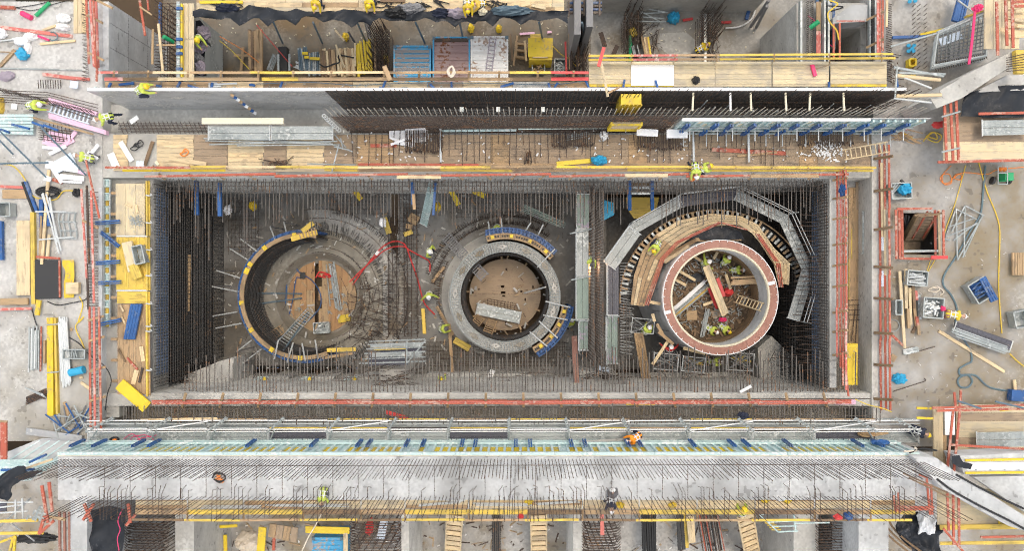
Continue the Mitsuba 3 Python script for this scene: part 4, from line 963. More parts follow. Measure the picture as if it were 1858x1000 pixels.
for i, q in enumerate(((642, 344, 655, 362), (818, 345, 832, 372), (858, 346, 880, 356), (1132, 60, 1133, 60))[:3]): board('yellow_board', ['western', 'middle', 'eastern'][i] + ' yellow panel behind the bars at the north of the pit', 'board', *q, -7, 9, .1, 'yellow')
board('yellow_board', 'yellow panel lying against the trench edge by litter', 'board', 697, 395, 706, 424, -7.4, 10, .06, 'yply')
bundle('rebar_bundle', 'green grey bundle of long bars northeast of the middle shaft', 950, 378, 1022, 408, -5, 13, 9, .02, 'palegreen', cat='rebar', piece='bar')
for i, (x, y, m) in enumerate(((460, 374, 'yellow'), (415, 381, 'foam'), (695, 404, 'foam'), (795, 376, 'yellow'))): heap('rag_heap', ['yellow', 'white', 'crumpled white', 'bright yellow'][i] + ' rag heap ' + ['among the bars at the north west of the pit', 'among the hanging bars at the north west', 'beside the yellow panel at the trench', 'behind the bars near the leaning deck'][i], 'bag', x, y, -6.5, 6, 8, .3, m, i)
# more reinforcement over the pit floor: starter circles round the middle shaft, mats and bars by the trench and along the south
t = thing('starter_ring', 'circles of short dark starter bars in the mud north of the middle shaft', 'rebar')
for r, a0, a1, st in ((4.75, 55, 172, 1.5), (5.25, 60, 165, 1.6), (4.4, 150, 235, 2.2)):
    s = []
    for a in np.arange(a0, a1, st): q = math.radians(a + U(-.4, .4)); e = np.array([math.cos(q), math.sin(q), 0]); c = np.array([C2[0], C2[1], -8.0]); s.append((c + e * r, c + e * (r + U(.22, .4)) + [U(-.05, .05), U(-.05, .05), U(.15, .5)]))
    bars(t, 'starter_bar', s, .022, 'rebar')
    MB().tube([[C2[0] + (r + .1) * math.cos(q), C2[1] + (r + .1) * math.sin(q), -7.95] for q in np.radians(np.linspace(a0, a1, 40))], .02, 4).build('hoop', 'rebar', t)
for i, (x0, x1, y0, y1, dx, dy) in enumerate(((765, 1030, 622, 668, 5, 7), (720, 762, 330, 470, 6, 8), (1060, 1095, 340, 470, 5, 7), (600, 700, 345, 392, 6, 7), (820, 1020, 345, 395, 6, 8), (415, 470, 360, 460, 6, 8))):
    t = thing('rebar_mat', ['wide rusty rebar mat south of the middle shaft', 'rusty rebar mat at the north end of the trench', 'rusty rebar mat beneath the blue tarpaulin', 'rebar mat behind the hanging bars north of the western bowl', 'rebar mat behind the hanging bars north of the middle shaft', 'rebar mat at the northwest of the pit floor'][i], 'rebar')
    bars(t, 'long_bar', [(W(x0 + U(-6, 6), y + U(-1, 1), -7.7 + U(-.2, .1)), W(x1 + U(-6, 6), y + U(-1, 1), -7.7 + U(-.2, .1))) for y in np.arange(y0, y1, dy)], .014, 'rebar')
    bars(t, 'cross_bar', [(W(x + U(-1, 1), y0 + U(-5, 5), -7.65), W(x + U(-1, 1), y1 + U(-5, 5), -7.65)) for x in np.arange(x0, x1, dx)], .014, 'rebar')
t = thing('loose_rebar', 'rusty hooked bars bristling along the south foot of the pit', 'rebar')
s = []
for k in range(230): c = W(U(425, 1440), U(648, 706), U(-6.8, -4.5)); a = rng.choice([0, 1.57, U(0, 3)]); s.append((c, c + np.array([math.cos(a), math.sin(a), U(-.2, .3)]) * U(.4, 1.2)))
bars(t, 'bar', s, .02, 'rebar')
t = thing('scaffold_prop_row', 'row of steel props standing in the dark gap south of the western ring shutter', 'prop')
for x in range(432, 650, 18): MB().tube([W(x, 668, -6.2), W(x, 668, -10.5)], .05, 6).build('prop', 'galv' if x % 36 else 'blue', t)
# ================================================================ north: walkways of the cross wall
def G(z, seq, y0, w, h, t, piece='guard_board'):
    for x0, x1, m in seq: MB().plk(x0, y0, x1, y0 + U(-.6, .6), z, w, h).build(piece, m, t)


t = thing('guardrail', 'guardrail of mixed brown, yellow and red boards behind the north walkway', 'guardrail')
G(4.1, ((178, 214, 'pinkwood'), (214, 277, 'oldwood'), (277, 345, 'pine'), (345, 455, 'timber'), (453, 530, 'yply'), (528, 700, 'pine'), (704, 842, 'timber'), (842, 925, 'timber'), (925, 1000, 'yply'), (998, 1068, 'red')), 131, 4.5, .04, t)
G(3.6, ((189, 223, 'pinkwood'), (223, 286, 'oldwood'), (282, 352, 'pine'), (350, 470, 'timber'), (475, 541, 'yply'), (540, 708, 'timber'), (708, 850, 'oldwood'), (842, 930, 'timber'), (925, 1000, 'oldwood'), (1000, 1068, 'red')), 143, 6, .04, t)
for x in (206, 268, 340, 400, 468, 531, 600, 697, 760, 850, 905, 975, 1040): MB().bar(W(x, 146, 3.1), W(x + 1, 129, 4.2), .1, .08).build('post', 'timber', t)
MB().plk(697, 119, 708, 145, 4.3, 8, .05).build('post_board', 'timber', t)
seq = ((190, 228, 'timber'), (229, 292, 'ply'), (293, 400, 'timber'), (400, 478, 'pine'), (478, 510, 'oldwood'), (510, 640, 'timber'), (640, 775, 'pine'), (775, 840, 'ply'), (840, 930, 'pine'), (930, 997, 'conc_wall'), (997, 1066, 'timber'))
t = thing('walkway', 'timber walkway along the top of the cross wall, west half', 'walkway')
for x0, x1, m in seq:
    for k in range(3): MB().plk(x0 + .5, 151 + k * 6.2 + U(-.3, .3), x1 - .5, 151 + k * 6.2 + U(-.3, .3), 3.0 + U(-.01, .01), 5.9, .05).build('plank', m, t)
for x in range(200, 1060, 60): MB().bar(W(x, 148, 2.9), W(x, 166, 2.9), .1, .16).build('bearer', 'timber', t)
for x in range(210, 1060, 70): MB().bar(W(x, 150, 2.8), (X(x, 2.8), YN + .35, .6), .08, .12).build('strut', 'galv', t)
t = thing('walkway', 'pale plywood walkway along the top of the cross wall, east half', 'walkway')
for i, (x0, x1, m) in enumerate(((1069, 1145, 'ply_pale'), (1146, 1222, 'ply_pale'), (1223, 1297, 'ply_pale'), (1298, 1400, 'ply_pale'), (1402, 1504, 'ply_pale'), (1507, 1609, 'ply_pale'))):
    for k in range(4): MB().aab(X(x0, 3), X(x1, 3), Y(115 + (k + 1) * 9.3, 3) + .006, Y(115 + k * 9.3, 3) - .006, 2.94, 3.0 + U(-.004, .004)).build('plank', m, t)
    MB().plk(x0, 113.5, x1, 113.5, 3.25, 4.5, .25).build('toe_board', 'ply_pale', t)
    MB().plk(x0, 154.5, x1, 154.5, 3.02, 4, .08).build('edge_board', 'yellow' if i in (0, 1, 5) else 'ply_pale', t)
    MB().bar(W(x0 + 30, 125, 2.8), (X(x0 + 30, 2.8), YN + .35, .4), .08, .12).build('strut', 'galv', t)
t = thing('guardrail', 'double guardrail of thin yellowish boards behind the plywood walkway', 'guardrail')
for y, z, s in ((100, 4.2, -1), (107.5, 3.75, 0)):
    for x0, x1, m in ((1068, 1150, 'yply'), (1148, 1230, 'pinkwood'), (1229, 1305, 'timber'), (1306, 1412, 'yply'), (1412, 1510, 'yply'), (1510, 1625 + s * 4, 'yply')):
        MB().plk(x0, y + (1168 - x0) * .006, x1, y + (1168 - x1) * .006, z, 3.6, .05).build('rail', m, t)
for x in (1070, 1146, 1225, 1300, 1405, 1505, 1600): MB().bar(W(x, 113, 3), W(x, 98, 4.25), .07, .07).build('post', 'timber', t)
board('white_sheet', 'bright white plywood sheet lying on the plywood walkway', 'board', 1145, 134.5, 1223, 134.5, 3.07, 41, .04, 'white')
board('red_post', 'red board tilted across the end of the plywood walkway', 'board', 1086, 120, 1096, 85, 4.6, 6, .06, 'red')
board('loose_board', 'light board propped from the walkway end over the wall cavity', 'timber', 1091, 113, 1103, 175, 3.9, 4.5, .06, 'pine')
board('loose_board', 'small brown board on the wall top beside the propped light board', 'timber', 1104, 168, 1124, 158, 3.5, 3.5, .05, 'timber')
heap('black_ball', 'round black bucket lid on the plywood walkway', 'bucket', 1262, 146, 3.0, 6.5, 6.5, .25, 'black', 3)
t = thing('broom', 'pink red broom lying on the plywood walkway', 'broom'); MB().plk(1474, 115, 1480, 137, 3.15, 6, .12).build('head', 'magenta', t); MB().tube([W(1481, 124, 3.1), W(1520, 114, 3.1)], .014, 5).build('handle', 'timber', t)
cable('white_rope', 'coil of white rope hung over the guardrail by the containers', [(816, 122), (812, 130), (818, 138), (823, 128), (820, 120), (814, 126), (818, 139), (825, 132), (822, 122)], 4.2, .05, 'rope', 'rope')
stuff('walkway_litter', merge_bars([(W(x, y, 3.06), W(x + U(-5, 5), y + U(-2, 2), 3.06)) for x, y in [(U(200, 1060), U(150, 163)) for _ in range(70)]], .03, 5), 'galv', 'small tools and fittings lying along the north walkway')
for i, q in enumerate(((215, 153, 242, 150), (283, 155, 292, 156), (340, 154, 360, 160), (452, 153, 462, 154), (688, 158, 700, 163), (780, 152, 788, 160), (908, 157, 932, 150), (995, 150, 998, 160))):
    board('blue_clamp', 'blue steel clamp lying on the north walkway, number counted from the west: ' + ['first', 'second', 'third', 'fourth', 'fifth', 'sixth', 'seventh', 'eighth'][i], 'clamp', *q, 3.15, 4, .1, 'blue', 'clamps on the north walkway')
cable('walkway_cable', 'dark cable along the back of the north walkway', [(465, 152), (560, 149), (640, 154), (720, 151), (800, 150), (900, 151), (1000, 153), (1066, 146)], 3.1, .02, 'greyblue')
t = thing('tube_clamp', 'bright jack tubes lying on the walkway by the brown guard boards', 'tube bundle')
for q in ((379, 157, 401, 156), (384, 150, 394, 151), (384, 153, 430, 151), (380, 150, 380, 157)): MB().tube([W(*q[:2], 3.1), W(*q[2:], 3.1)], .05, 6).build('tube', 'alu', t)
# lower walkway: floor of boards and sheets
t = thing('lower_walkway', 'lower timber walkway between the cross wall and the pit, patched with plywood', 'walkway')
seq = ((190, 205, 'conc_stain'), (205, 231, 'pine'), (231, 284, 'conc_stain'), (284, 351, 'pine'), (351, 413, 'ply'), (413, 478, 'pine'), (478, 520, 'ply'), (520, 587, 'pine'), (587, 646, 'ply'), (646, 715, 'timber'), (715, 800, 'ply'), (800, 890, 'ply'), (890, 925, 'timber'), (925, 995, 'ply'), (995, 1062, 'ply'), (1062, 1140, 'ply'), (1140, 1175, 'timber'), (1175, 1250, 'ply'), (1250, 1330, 'ply'), (1330, 1450, 'ply'), (1450, 1484, 'timber'), (1484, 1580, 'ply'))
for x0, x1, m in seq:
    if m == 'conc_stain': continue
    n = 8 if m == 'pine' else 5
    for k in range(n):
        h = 66 / n; MB().plk(x0 + .4, 244 + (k + .5) * h, x1 - .4 + U(-2, 2) * (m == 'pine'), 244 + (k + .5) * h, .03 + U(-.006, .006), h - .5, .04).build('plank', m, t)
t = thing('guardrail', 'toe and guard boards of yellow and brown along the north edge of the pit', 'guardrail')
for y, z, seq in ((303, .95, ((190, 345, 'redwood'), (345, 410, 'yply'), (408, 500, 'pine'), (500, 590, 'yply'), (590, 650, 'yply'), (648, 800, 'pine'), (798, 890, 'yply'), (890, 1010, 'timber'), (1008, 1080, 'yellow'), (1078, 1250, 'yply'), (1248, 1590, 'yply'))),
                  (309, .5, ((222, 410, 'yellow'), (408, 590, 'pine'), (588, 650, 'yply'), (648, 800, 'timber'), (798, 930, 'yply'), (928, 1140, 'timber'), (1138, 1330, 'yply'), (1328, 1585, 'yply'))),
                  (299, .3, ((650, 870, 'redwood'), (868, 1010, 'timber'), (1130, 1250, 'timber')))):
    for x0, x1, m in seq: MB().plk(x0, y + U(-1, 1), x1, y + U(-1, 1), z, 4.2, .04).build('rail', m, t)
for x in range(212, 1590, 66): MB().bar(W(x, 300, .05), W(x + 1, 305, 1.05), .06, .06).build('post', 'timber', t)
t = thing('guardrail', 'red guardrail with slanting brackets along the north rim of the pit', 'guardrail')
for x0, x1 in ((262, 500), (498, 740), (735, 1000), (996, 1250), (1245, 1540)):
    for k, z in enumerate((-.1, .35, .8)): MB().plk(x0, 319 - (k == 2) * 1.5 + U(-.7, .7) + k, x1, 317 - k + U(-.7, .7), z, 3.6, .05).build('rail', 'redwood' if k else 'pinkwood', t)
for x in range(288, 1530, 54): MB().bar(W(x, 316, .1), W(x + U(8, 14) * (1 if x < 900 else -1), 325, -.3), .14, .08).build('bracket', 'timber', t)
for q in ((720, 321, 800, 321), (1134, 318, 1212, 318), (1362, 319, 1486, 319)): MB().plk(*q, .9, 6, .05).build('cover_board', 'pine' if q[0] < 1300 else 'timber', t)
# things on the lower walkway
metal_deck('scaffold_deck', 'galvanised scaffold deck on the lower walkway, western of a pair', 378, 241, 489, 241, .9, 25, 'galv', ribs=10)
metal_deck('scaffold_deck', 'galvanised scaffold deck on the lower walkway, eastern of a pair', 492, 241, 604, 241, .9, 25, 'galv', ribs=10)
board('white_board', 'long cream board above the pair of scaffold decks', 'board', 366, 219, 514, 219, 1.2, 11, .06, 'cream')
t = thing('scaffold_tubes', 'splayed bundle of scaffold tubes below the pair of decks', 'tube bundle')
for q in ((370, 251, 600, 258), (373, 255, 604, 261), (430, 264, 617, 262), (380, 262, 612, 256), (600, 236, 628, 268), (598, 260, 640, 275), (618, 250, 622, 268), (606, 266, 634, 272), (558, 297, 645, 299)): MB().tube([W(*q[:2], .7), W(*q[2:], .6 + U(-.2, .2))], .04, 6).build('tube', 'galv', t)
MB().tube([W(599, 324, .6), W(615, 262, 1.2)], .035, 6).build('tube', 'galv', t)
t = thing('scaffold_chain', 'string of pale couplers running off the end of the decks', 'coupler')
for i in range(9): c = W(588 + i * 3.4, 210 + i * 3.2, 1.5 - .1 * i); MB().tube([c + [.1 * math.cos(a), .1 * math.sin(a), 0] for a in np.linspace(0, 6.28, 8, endpoint=False)], .035, 4, True).build('link', 'alu', t)
t = thing('foam_stack', 'stack of white foam boards on the lower walkway', 'foam board')
for i, q in enumerate(((706, 243, 776, 241, 12), (712, 250, 778, 247, 10), (716, 258, 752, 262, 7), (707, 249, 748, 266, 4), (745, 254, 774, 252, 9), (709, 262, 742, 250, 4), (735, 238, 772, 236, 8))): MB().plk(*q[:4], .12 + .06 * i, q[4], .06).build('foam_board', 'foam', t)
board('white_block', 'white foam block hung by the cross wall, western of two', 'foam board', 1156, 239, 1194, 241, 1.2, 12, .15, 'foam')
board('white_block', 'white foam block hung by the cross wall, eastern of two', 'foam board', 1210, 242, 1248, 242, 1.2, 15, .15, 'foam')
for i, (q, m, w, lab) in enumerate((((200, 278, 211, 304), 'white', 13, 'white foam sheet standing at the west end of the lower walkway'), ((218, 257, 239, 292), 'white', 9, 'slanting white foam board at the west of the lower walkway'), ((262, 300, 277, 256), 'oldwood', 6, 'dark brown plank slanting between two plywood sheets'), ((306, 287, 374, 298), 'pine', 8, 'light plank slanting on the lower walkway'), ((282, 293, 287, 299), 'cream', 5, 'small offcut beside the dark slanting plank'), ((247, 298, 261, 298), 'paper', 12, 'small pale blue sheet on the lower walkway'), ((1292, 271, 1426, 278), 'redwood', 7, 'red beam lying on the lower walkway'), ((1338, 283, 1410, 276), 'timber', 4, 'thin plank touching the red beam'), ((1010, 297, 1076, 291), 'yellow', 8, 'yellow beam lying by a blue bag on the lower walkway'), ((672, 264, 720, 264), 'redwood', 6, 'short red board below the foam stack'), ((1100, 262, 1105, 300), 'ply', 30, 'brown sheet with a dark stain on the lower walkway'), ((1105, 212, 1160, 212), 'timber', 4, 'thin board at the foot of the yellow box'), ((940, 233, 1100, 231), 'cyan', 4, 'cyan steel channel along the foot of the rebar, east'), ((800, 237, 938, 236), 'cyan', 4, 'cyan steel channel along the foot of the rebar, west'))):
    if i not in (10,): board('loose_board', lab, 'board', *q, .13 if i < 11 else .3, w, .06, m)
heap('blue_bag', 'bright blue bag at the end of the yellow beam', 'bag', 1087, 292, 0.1, 13, 8, .45, 'skyblue', 6)
for i, (x, y, n, rx, m) in enumerate(((505, 298, 34, 28, 'rebar'), (770, 268, 20, 34, 'rebar'), (1040, 258, 20, 38, 'rebar'), (1200, 262, 20, 42, 'rebar'), (1500, 255, 26, 52, 'rebar'), (960, 296, 10, 14, 'rebar'))):
    t = thing('rebar_bundle', ['rust brown bundle of bent bars on the western part of the lower walkway', 'row of hooked bars under the foam stack', 'row of hooked bars beside a light tube bundle', 'row of hooked bars below the white blocks', 'long row of hooked bars at the east of the lower walkway', 'small rusty bars leaning on the yellow guard boards'][i], 'rebar')
    for k in range(n):
        if i in (0, 5): c = W(x + U(-rx, rx) * .7, y + U(-6, 6), .15 + U(0, .3)); q = c + [U(-.9, .9) * (i == 0) + U(-.1, .1), U(-.3, .3) + .5 * (i == 5), .05]; MB().tube([c, q], .02, 4).build('bar', m, t)
        else:
            xx = x - rx + 2 * rx * k / n + U(-.8, .8); b = y + U(4, 10); MB().tube([W(xx, 236, .6), W(xx, b, .35), W(xx + 1.2, b + 1.5, .3), W(xx + 2, b - 3, .33)], .028, 4).build('bar', m, t)
bundle('tube_bundle', 'light steel tubes lying beside hooked bars on the lower walkway', 1028, 250, 1066, 243, .3, 9, 4, .035, 'galv')
heap('white_bag', 'white paper bag beside the light tubes on the lower walkway', 'bag', 1095, 247, .05, 7, 8, .3, 'white', 11)
ladder('wooden_ladder', 'yellow wooden ladder bridging from the lower walkway to the east slab', W(1530, 281, .5), W(1612, 266, .9), .55, 9, 'pine')
for x in (799, 1258, 1358): tag(MB().tube([W(x, 233, .4), W(x + 1, 294, .3)], .07, 6).build('white_pipe', 'alu', smooth=40), f'pale pipe across the lower walkway, {dict([(799, "western"), (1258, "middle"), (1358, "eastern")])[x]} of three', 'pipe', 'pale pipes across the lower walkway')
m = MB()
for _ in range(260):
    x = rng.gauss(1500, 18) if U(0, 1) < .45 else U(560, 1480); y = rng.gauss(275, 10) if x > 1450 else U(238, 298); c = W(x, y, .07); a = U(0, 3.1); m.bar(c, c + np.array([math.cos(a), math.sin(a), 0]) * U(.05, .2), U(.03, .1), .02)
stuff('litter', m, 'litter', 'white scraps of foam and paper strewn along the lower walkway')
for i, (x, y) in enumerate(((240, 268), (330, 278), (248, 262))): cable('tool_cable', ['black cable loop beside the white boards', 'orange drill with its cable on a plywood sheet', 'thin black tool cable near the walkway edge'][i], [(x, y), (x + 6, y - 8), (x + 12, y - 2), (x + 5, y + 5), (x - 3, y + 1), (x + 8, y - 4)], .1, .03, 'orange' if i == 1 else 'black')

# ================================================================ northern bays: deck, tarpaulin, containers, materials
t = thing('work_deck', 'upper work deck of pale boards along the top of the picture', 'deck')
for k in range(9):
    y = -52 + k * 8.6; x = 356
    while x < 1024:
        x1 = min(1024, x + U(70, 160)); MB().plk(x + .5, y, x1 - .5, y, -.5 + U(-.015, .015), 8.3, .05).build('plank', rng.choice(['pine', 'pine', 'ply_pale', 'timber']), t); x = x1
for x in range(380, 1024, 70): MB().bar(W(x, -50, -.62), W(x, 22, -.62), .12, .2).build('joist', 'timber', t)
for x in (500, 572, 652, 758, 838, 982, 1060): MB().tube([W(x - 4, 40, -.7), W(x + 9 * (x < 800) + 4, 78, -6.9)], .06, 6).build('prop', 'greyblue', t)
sheet('black_tarp', 'long black tarpaulin draped over the front edge of the work deck', 'tarpaulin', [(352, 30)] + [(352 + i * 17, 21 - 4 * ((i * 7) % 5 == 2) - 7 * (5 < i < 9)) for i in range(41)] + [(1030, 30)] + [(1030 - i * 17, 31 + rng.random() ** 2 * 22) for i in range(41)], -.42, 'tarp', .3, 21, dens=.16)
for i, (x, y, rx, ry, m, lab) in enumerate(((745, 18, 22, 9, 'leadgrey', 'grey tarpaulin bundle on the deck edge'), (832, 26, 20, 9, 'mauve', 'mauve cloth bundle on the deck edge'), (720, 25, 18, 9, 'black', 'black sheet bundle on the deck edge'), (800, 26, 14, 8, 'navy', 'navy cloth bundle beside the mauve one'), (925, 22, 34, 8, 'greyblue', 'blue grey sheet bundle near the east of the deck edge'), (415, 17, 20, 7, 'navy', 'navy jacket bundle near the west of the deck edge'), (876, 24, 8, 6, 'cream', 'small cream bag on the deck edge'))): heap('cloth_bundle', lab, 'bag', x, y, -.45, rx, ry, .45, m, 30 + i)
for i, q in enumerate(((690, 1, 735, 1), (362, 3, 440, 3), (945, 8, 962, 4), (965, 8, 990, 14), (655, 22, 690, 21))): board('deck_board', ['grey board', 'yellow beam', 'light offcut', 'pale offcut', 'yellow strip'][i] + ' lying on the work deck', 'board', *q, -.35, [4, 5, 9, 6, 3][i], .06, ['oldwood', 'yellow', 'pine', 'pine', 'yellow'][i])
r2 = random.Random(5)
for i, x in enumerate((395, 425, 690, 715, 770, 800, 885, 905)):
    P = [(x + r2.uniform(-16, 16), 5 + r2.uniform(-6, 8)) for _ in range(9)]
    cable('deck_cable', 'loop of black cable lying on the work deck', P, -.4, .03, 'black', group='cables on the work deck')
sheet('black_tarp', 'black plastic hanging beside a worker at the west end of the bay', 'tarpaulin', [(352, 42), (366, 38), (378, 55), (378, 82), (372, 110), (376, 138), (358, 138), (354, 110), (350, 82)], -2.2, 'tarp', .5, 22, dens=.14)
for i, q in enumerate(((372, 62, 10, 12, 'mauve'), (364, 88, 12, 10, 'mauve'), (362, 108, 9, 10, 'leadgrey'), (367, 124, 7, 12, 'mauve'))): heap('cloth_bundle', ['upper mauve', 'lower mauve', 'dark grey', 'lowest mauve'][i] + ' cloth snagged along the hanging black plastic', 'bag', *q[:2], -2, q[2], q[3], .5, q[4], 50 + i)
deck('side_walkway', 'narrow yellowish walkway down the west side of the north bay', 'walkway', 331, 5, 352, 140, -.3, 2, False, 'ply_pale', (70,))
board('yellow_edge', 'yellow edge board along the narrow west walkway', 'board', 329, 6, 329, 139, 0, 3, .2, 'yellow')
t = thing('wall_shutter', 'steel shutter strip with blue clamps seen edge on at the west of the north bay', 'formwork')
MB().aab(X(320), X(326), Y(140), Y(2), -6, 0).build('face_panel', 'galv', t)
for y in (14, 70, 84, 96, 124): MB().plk(319, y, 330, y, .1, 5, .14).build('clamp', 'blue', t)
for y in np.arange(8, 138, 12): MB().plk(320, y, 326, y, .06, 1.5, .1).build('rib', 'cyan', t)
tw = thing('rebar_wall', 'dark rebar wall grid at the west end of the north bays', 'rebar')
for xx in (284, 300, 314):
    x = X(xx, 0); bars(tw, 'upright_bar', [((x, y, -7), (x, y, U(-.6, .5))) for y in np.arange(Y(138), Y(2), .3)], .022, 'rebar'); bars(tw, 'level_bar', [((x + .04, Y(138), z), (x + .04, Y(2), z)) for z in np.arange(-6.8, -.3, .4)], .022, 'rebar')
bars(tw, 'cross_bar', [(W(280, y, -.8), W(318, y, -.8)) for y in np.arange(6, 138, 5.5)], .02, 'rebar')
for i, (q, m, w, z, lab) in enumerate((((287, 42, 295, 129), 'pine', 4, .6, 'light board standing over the dark rebar grid'), ((277, 52, 276, 116), 'timber', 4, .2, 'brown board along the edge of the concrete wall'), ((284, 81, 318, 81), 'timber', 3, .3, 'short board bridging the dark rebar grid'))): board('loose_board', lab, 'timber', *q, z, w, .06, m)
k = tag(MB().tube([W(297, 66, .2), W(314, 76, -.4)], .12, 10).build('green_pipe', 'green', smooth=40), 'short green pipe lying on the dark rebar grid', 'pipe')
board('blue_sheet', 'blue sheet standing in the dark gap behind the rebar grid', 'board', 290, 4, 290, 60, -1.5, 5, .1, 'blue')
# bay dividers
for i, (x0, x1, y0, y1, lab) in enumerate(((668, 690, 28, 126, 'dark rebar divider wall west of the containers'), (1040, 1066, 2, 124, 'dark rebar divider wall east of the containers'), (1142, 1166, 2, 60, 'rusty rebar divider wall in the northeast bays'), (1286, 1312, 2, 60, 'rusty rebar divider wall beside a white channel'))):
    t = thing('rebar_wall', lab, 'rebar')
    for xx in (x0, (x0 + x1) / 2, x1):
        s = []
        for y in np.arange(y0, y1, 4.6):
            a = W(xx, y, -4.0 - i * .3); b = np.array([a[0], a[1], ZN]); s.append((b, a + [U(-.1, .1), 0, U(-.4, .6)]))
        bars(t, 'upright_bar', s, .022, 'rebar')
        bars(t, 'level_bar', [((X(xx, -2.2 - i * .3) + .04, Y(y0, -2.2 - i * .3), z), (X(xx, -2.2 - i * .3) + .04, Y(y1, -2.2 - i * .3), z)) for z in np.arange(-6.6, -4.4, .5)], .02, 'rebar')
    t2 = [(W(x0 + U(-4, 16), U(y1 - 20, 128), -6.9), W(x0 + U(-4, 22), U(y1 - 20, 128), -6.5)) for _ in range(26)]
    bars(t, 'loose_bar', t2, .018, 'rebar')
for i, (x0, x1, y1) in enumerate(((1042, 1054, 62), (1064, 1076, 48))): tag(MB().poly([(x0, -20), (x1, -20), (x1, y1), (x0, y1)], -1.5, 5.4).build('steel_column', 'leadgrey'), ['western', 'eastern'][i] + ' of two dark steel columns at the bay divider', 'column')
t = thing('wall_shutter', 'blue and black shutter behind the two dark steel columns', 'formwork')
for k in range(4): MB().plk(1030, 4 + k * 6, 1092, 4 + k * 6, -2.5, 3.5, .16).build('waler', 'blue' if k % 2 == 0 else 'darkform', t)
for k in range(5): MB().plk(1032 + k * 14, 0, 1032 + k * 14, 28, -2.4, 3, .12).build('soldier', 'darkform', t)
# containers
def container(lab, x0, x1, y0, y1, mat, ztop=-4.4, rust=None):
    t = thing('shipping_container', lab, 'container')
    a, b, c, d = X(x0, ztop), X(x1, ztop), Y(y1, ztop), Y(y0, ztop)
    n = 7; h = (d - c) / n
    m = MB()
    for k in range(n):
        y = c + k * h
        pr_ = [(y, 0), (y + h * .12, 0), (y + h * .2, -.035), (y + h * .8, -.035), (y + h * .88, 0), (y + h, 0)]
        for (ya, za), (yb, zb_) in zip(pr_[:-1], pr_[1:]): m.add([[a + .09, ya, ztop + za - .02], [b - .09, ya, ztop + za - .02], [b - .09, yb, ztop + zb_ - .02], [a + .09, yb, ztop + zb_ - .02]], [[0, 1, 2, 3]])
    m.build('roof', mat, t)
    for q in ((a, a + .09, c, d), (b - .09, b, c, d), (a + .092, b - .092, d - .09, d), (a + .092, b - .092, c, c + .09)): MB().aab(*q, ztop - .14, ztop + .012).build('roof_rail', rust or mat, t)
    for q in ((a + .02, a + .05, c + .1, d - .1), (b - .05, b - .02, c + .1, d - .1), (a + .1, b - .1, d - .05, d - .02), (a + .1, b - .1, c + .02, c + .05)): MB().aab(*q, ZN, ztop - .145).build('side_panel', mat, t)
    for i in (0, 1):
        for j in (0, 1): e = .17; MB().aab(a + i * (b - a - e) - .01, a + i * (b - a - e) + e + .01, c + j * (d - c - e) - .01, c + j * (d - c - e) + e + .01, ztop - .13, ztop + .03).build('corner_casting', 'greyblue', t); MB().aab(a + i * (b - a - e) + .02, a + i * (b - a - e) + e - .02, c + j * (d - c - e) + .02, c + j * (d - c - e) + e - .02, ZN, ztop - .15).build('corner_post', mat, t)
    return t


tb = container('blue steel container with a grey worn roof below the north walkway', 714, 782, 82, 158, 'cont_blue')
for q in (90, 98, 106, 114, 122): MB().aab(X(717, -4.4), X(779, -4.4), Y(q + 5.5, -4.4), Y(q, -4.4), -4.47, -4.415 + .001 * q / 90).build('worn_patch', 'leadgrey', tb)
tc = container('brown steel container with blue patches and a rusty end below the north walkway', 785, 853, 66, 160, 'cont_brown', rust='cont_blue')
MB().aab(X(789, -4.4), X(849, -4.4), Y(75, -4.4), Y(68, -4.4), -4.44, -4.40).build('rusty_strip', 'rebar', tc)
td = container('white steel container with a ladder on its roof below the north walkway', 854, 922, 65, 162, 'cont_white')
ladder('metal_ladder', 'pale metal ladder lying on the white container roof', W(887, 128, -4.25), W(895, 66, -4.25), .38, 9, 'mauve', .03)
t = thing('tool_box', 'big yellow tool chest with its lid edge raised beside the white container', 'box')
MB().aab(X(960, -5.2), X(1002, -5.2), Y(108, -5.2), Y(70, -5.2), -6.9, -5.25).build('body', 'yellow', t); MB().aab(X(958, -5.2), X(1003, -5.2), Y(103, -5.2), Y(69, -5.2), -5.24, -5.14).build('lid', 'yellow', t); MB().plk(966, 103.5, 994, 103.5, -5.1, 2, .06).build('handle', 'pine', t)
MB().plk(962, 65, 985, 64, -5.6, 7, .06).build('flap', 'yply', t)
stillage('fittings_crate', 'mesh crate of white and black fittings beside the yellow tool chest', 1017, 120, ZN, .75, .95, .8, 0, fill='bits')
stillage('fittings_crate', 'open mesh crate in front of the yellow tool chest', 977, 120, ZN, .8, .8, .7, 0, fill='bits', fillmat='timber')
t = thing('timber_crate', 'brown square timber frame west of the yellow tool chest', 'crate')
for q in ((937, 78, 955, 80), (936, 102, 954, 104), (937, 78, 936, 102), (955, 80, 954, 104), (937, 90, 955, 92)): MB().plk(*q, -6.5, 4, .3).build('board', 'timber', t)
for i, q in enumerate(((938, 64, 932, 118), (952, 73, 955, 110), (926, 60, 930, 110))): board('loose_board', ['long brown', 'light', 'thin brown'][i] + ' board standing between the white container and the tool chest', 'timber', *q, -6, 3.5, .06, ['timber', 'pine', 'oldwood'][i])
for i, q in enumerate(((943, 61, 970, 59), (993, 58, 1001, 57))): board('pink_board', ['long', 'short'][i] + ' pink foam strip north of the yellow tool chest', 'foam board', *q, -6.8, 4, .05, 'pink')
for i, q in enumerate(((1026, 75, 1028, 135), (1033, 60, 1034, 125), (1045, 100, 1051, 119))): board('upright_board', ['red', 'brown', 'short yellow'][i] + ' board leaning by the divider east of the tool chest', 'timber', *q, -5.8, 3.2, .06, ['red', 'timber', 'timber'][i])
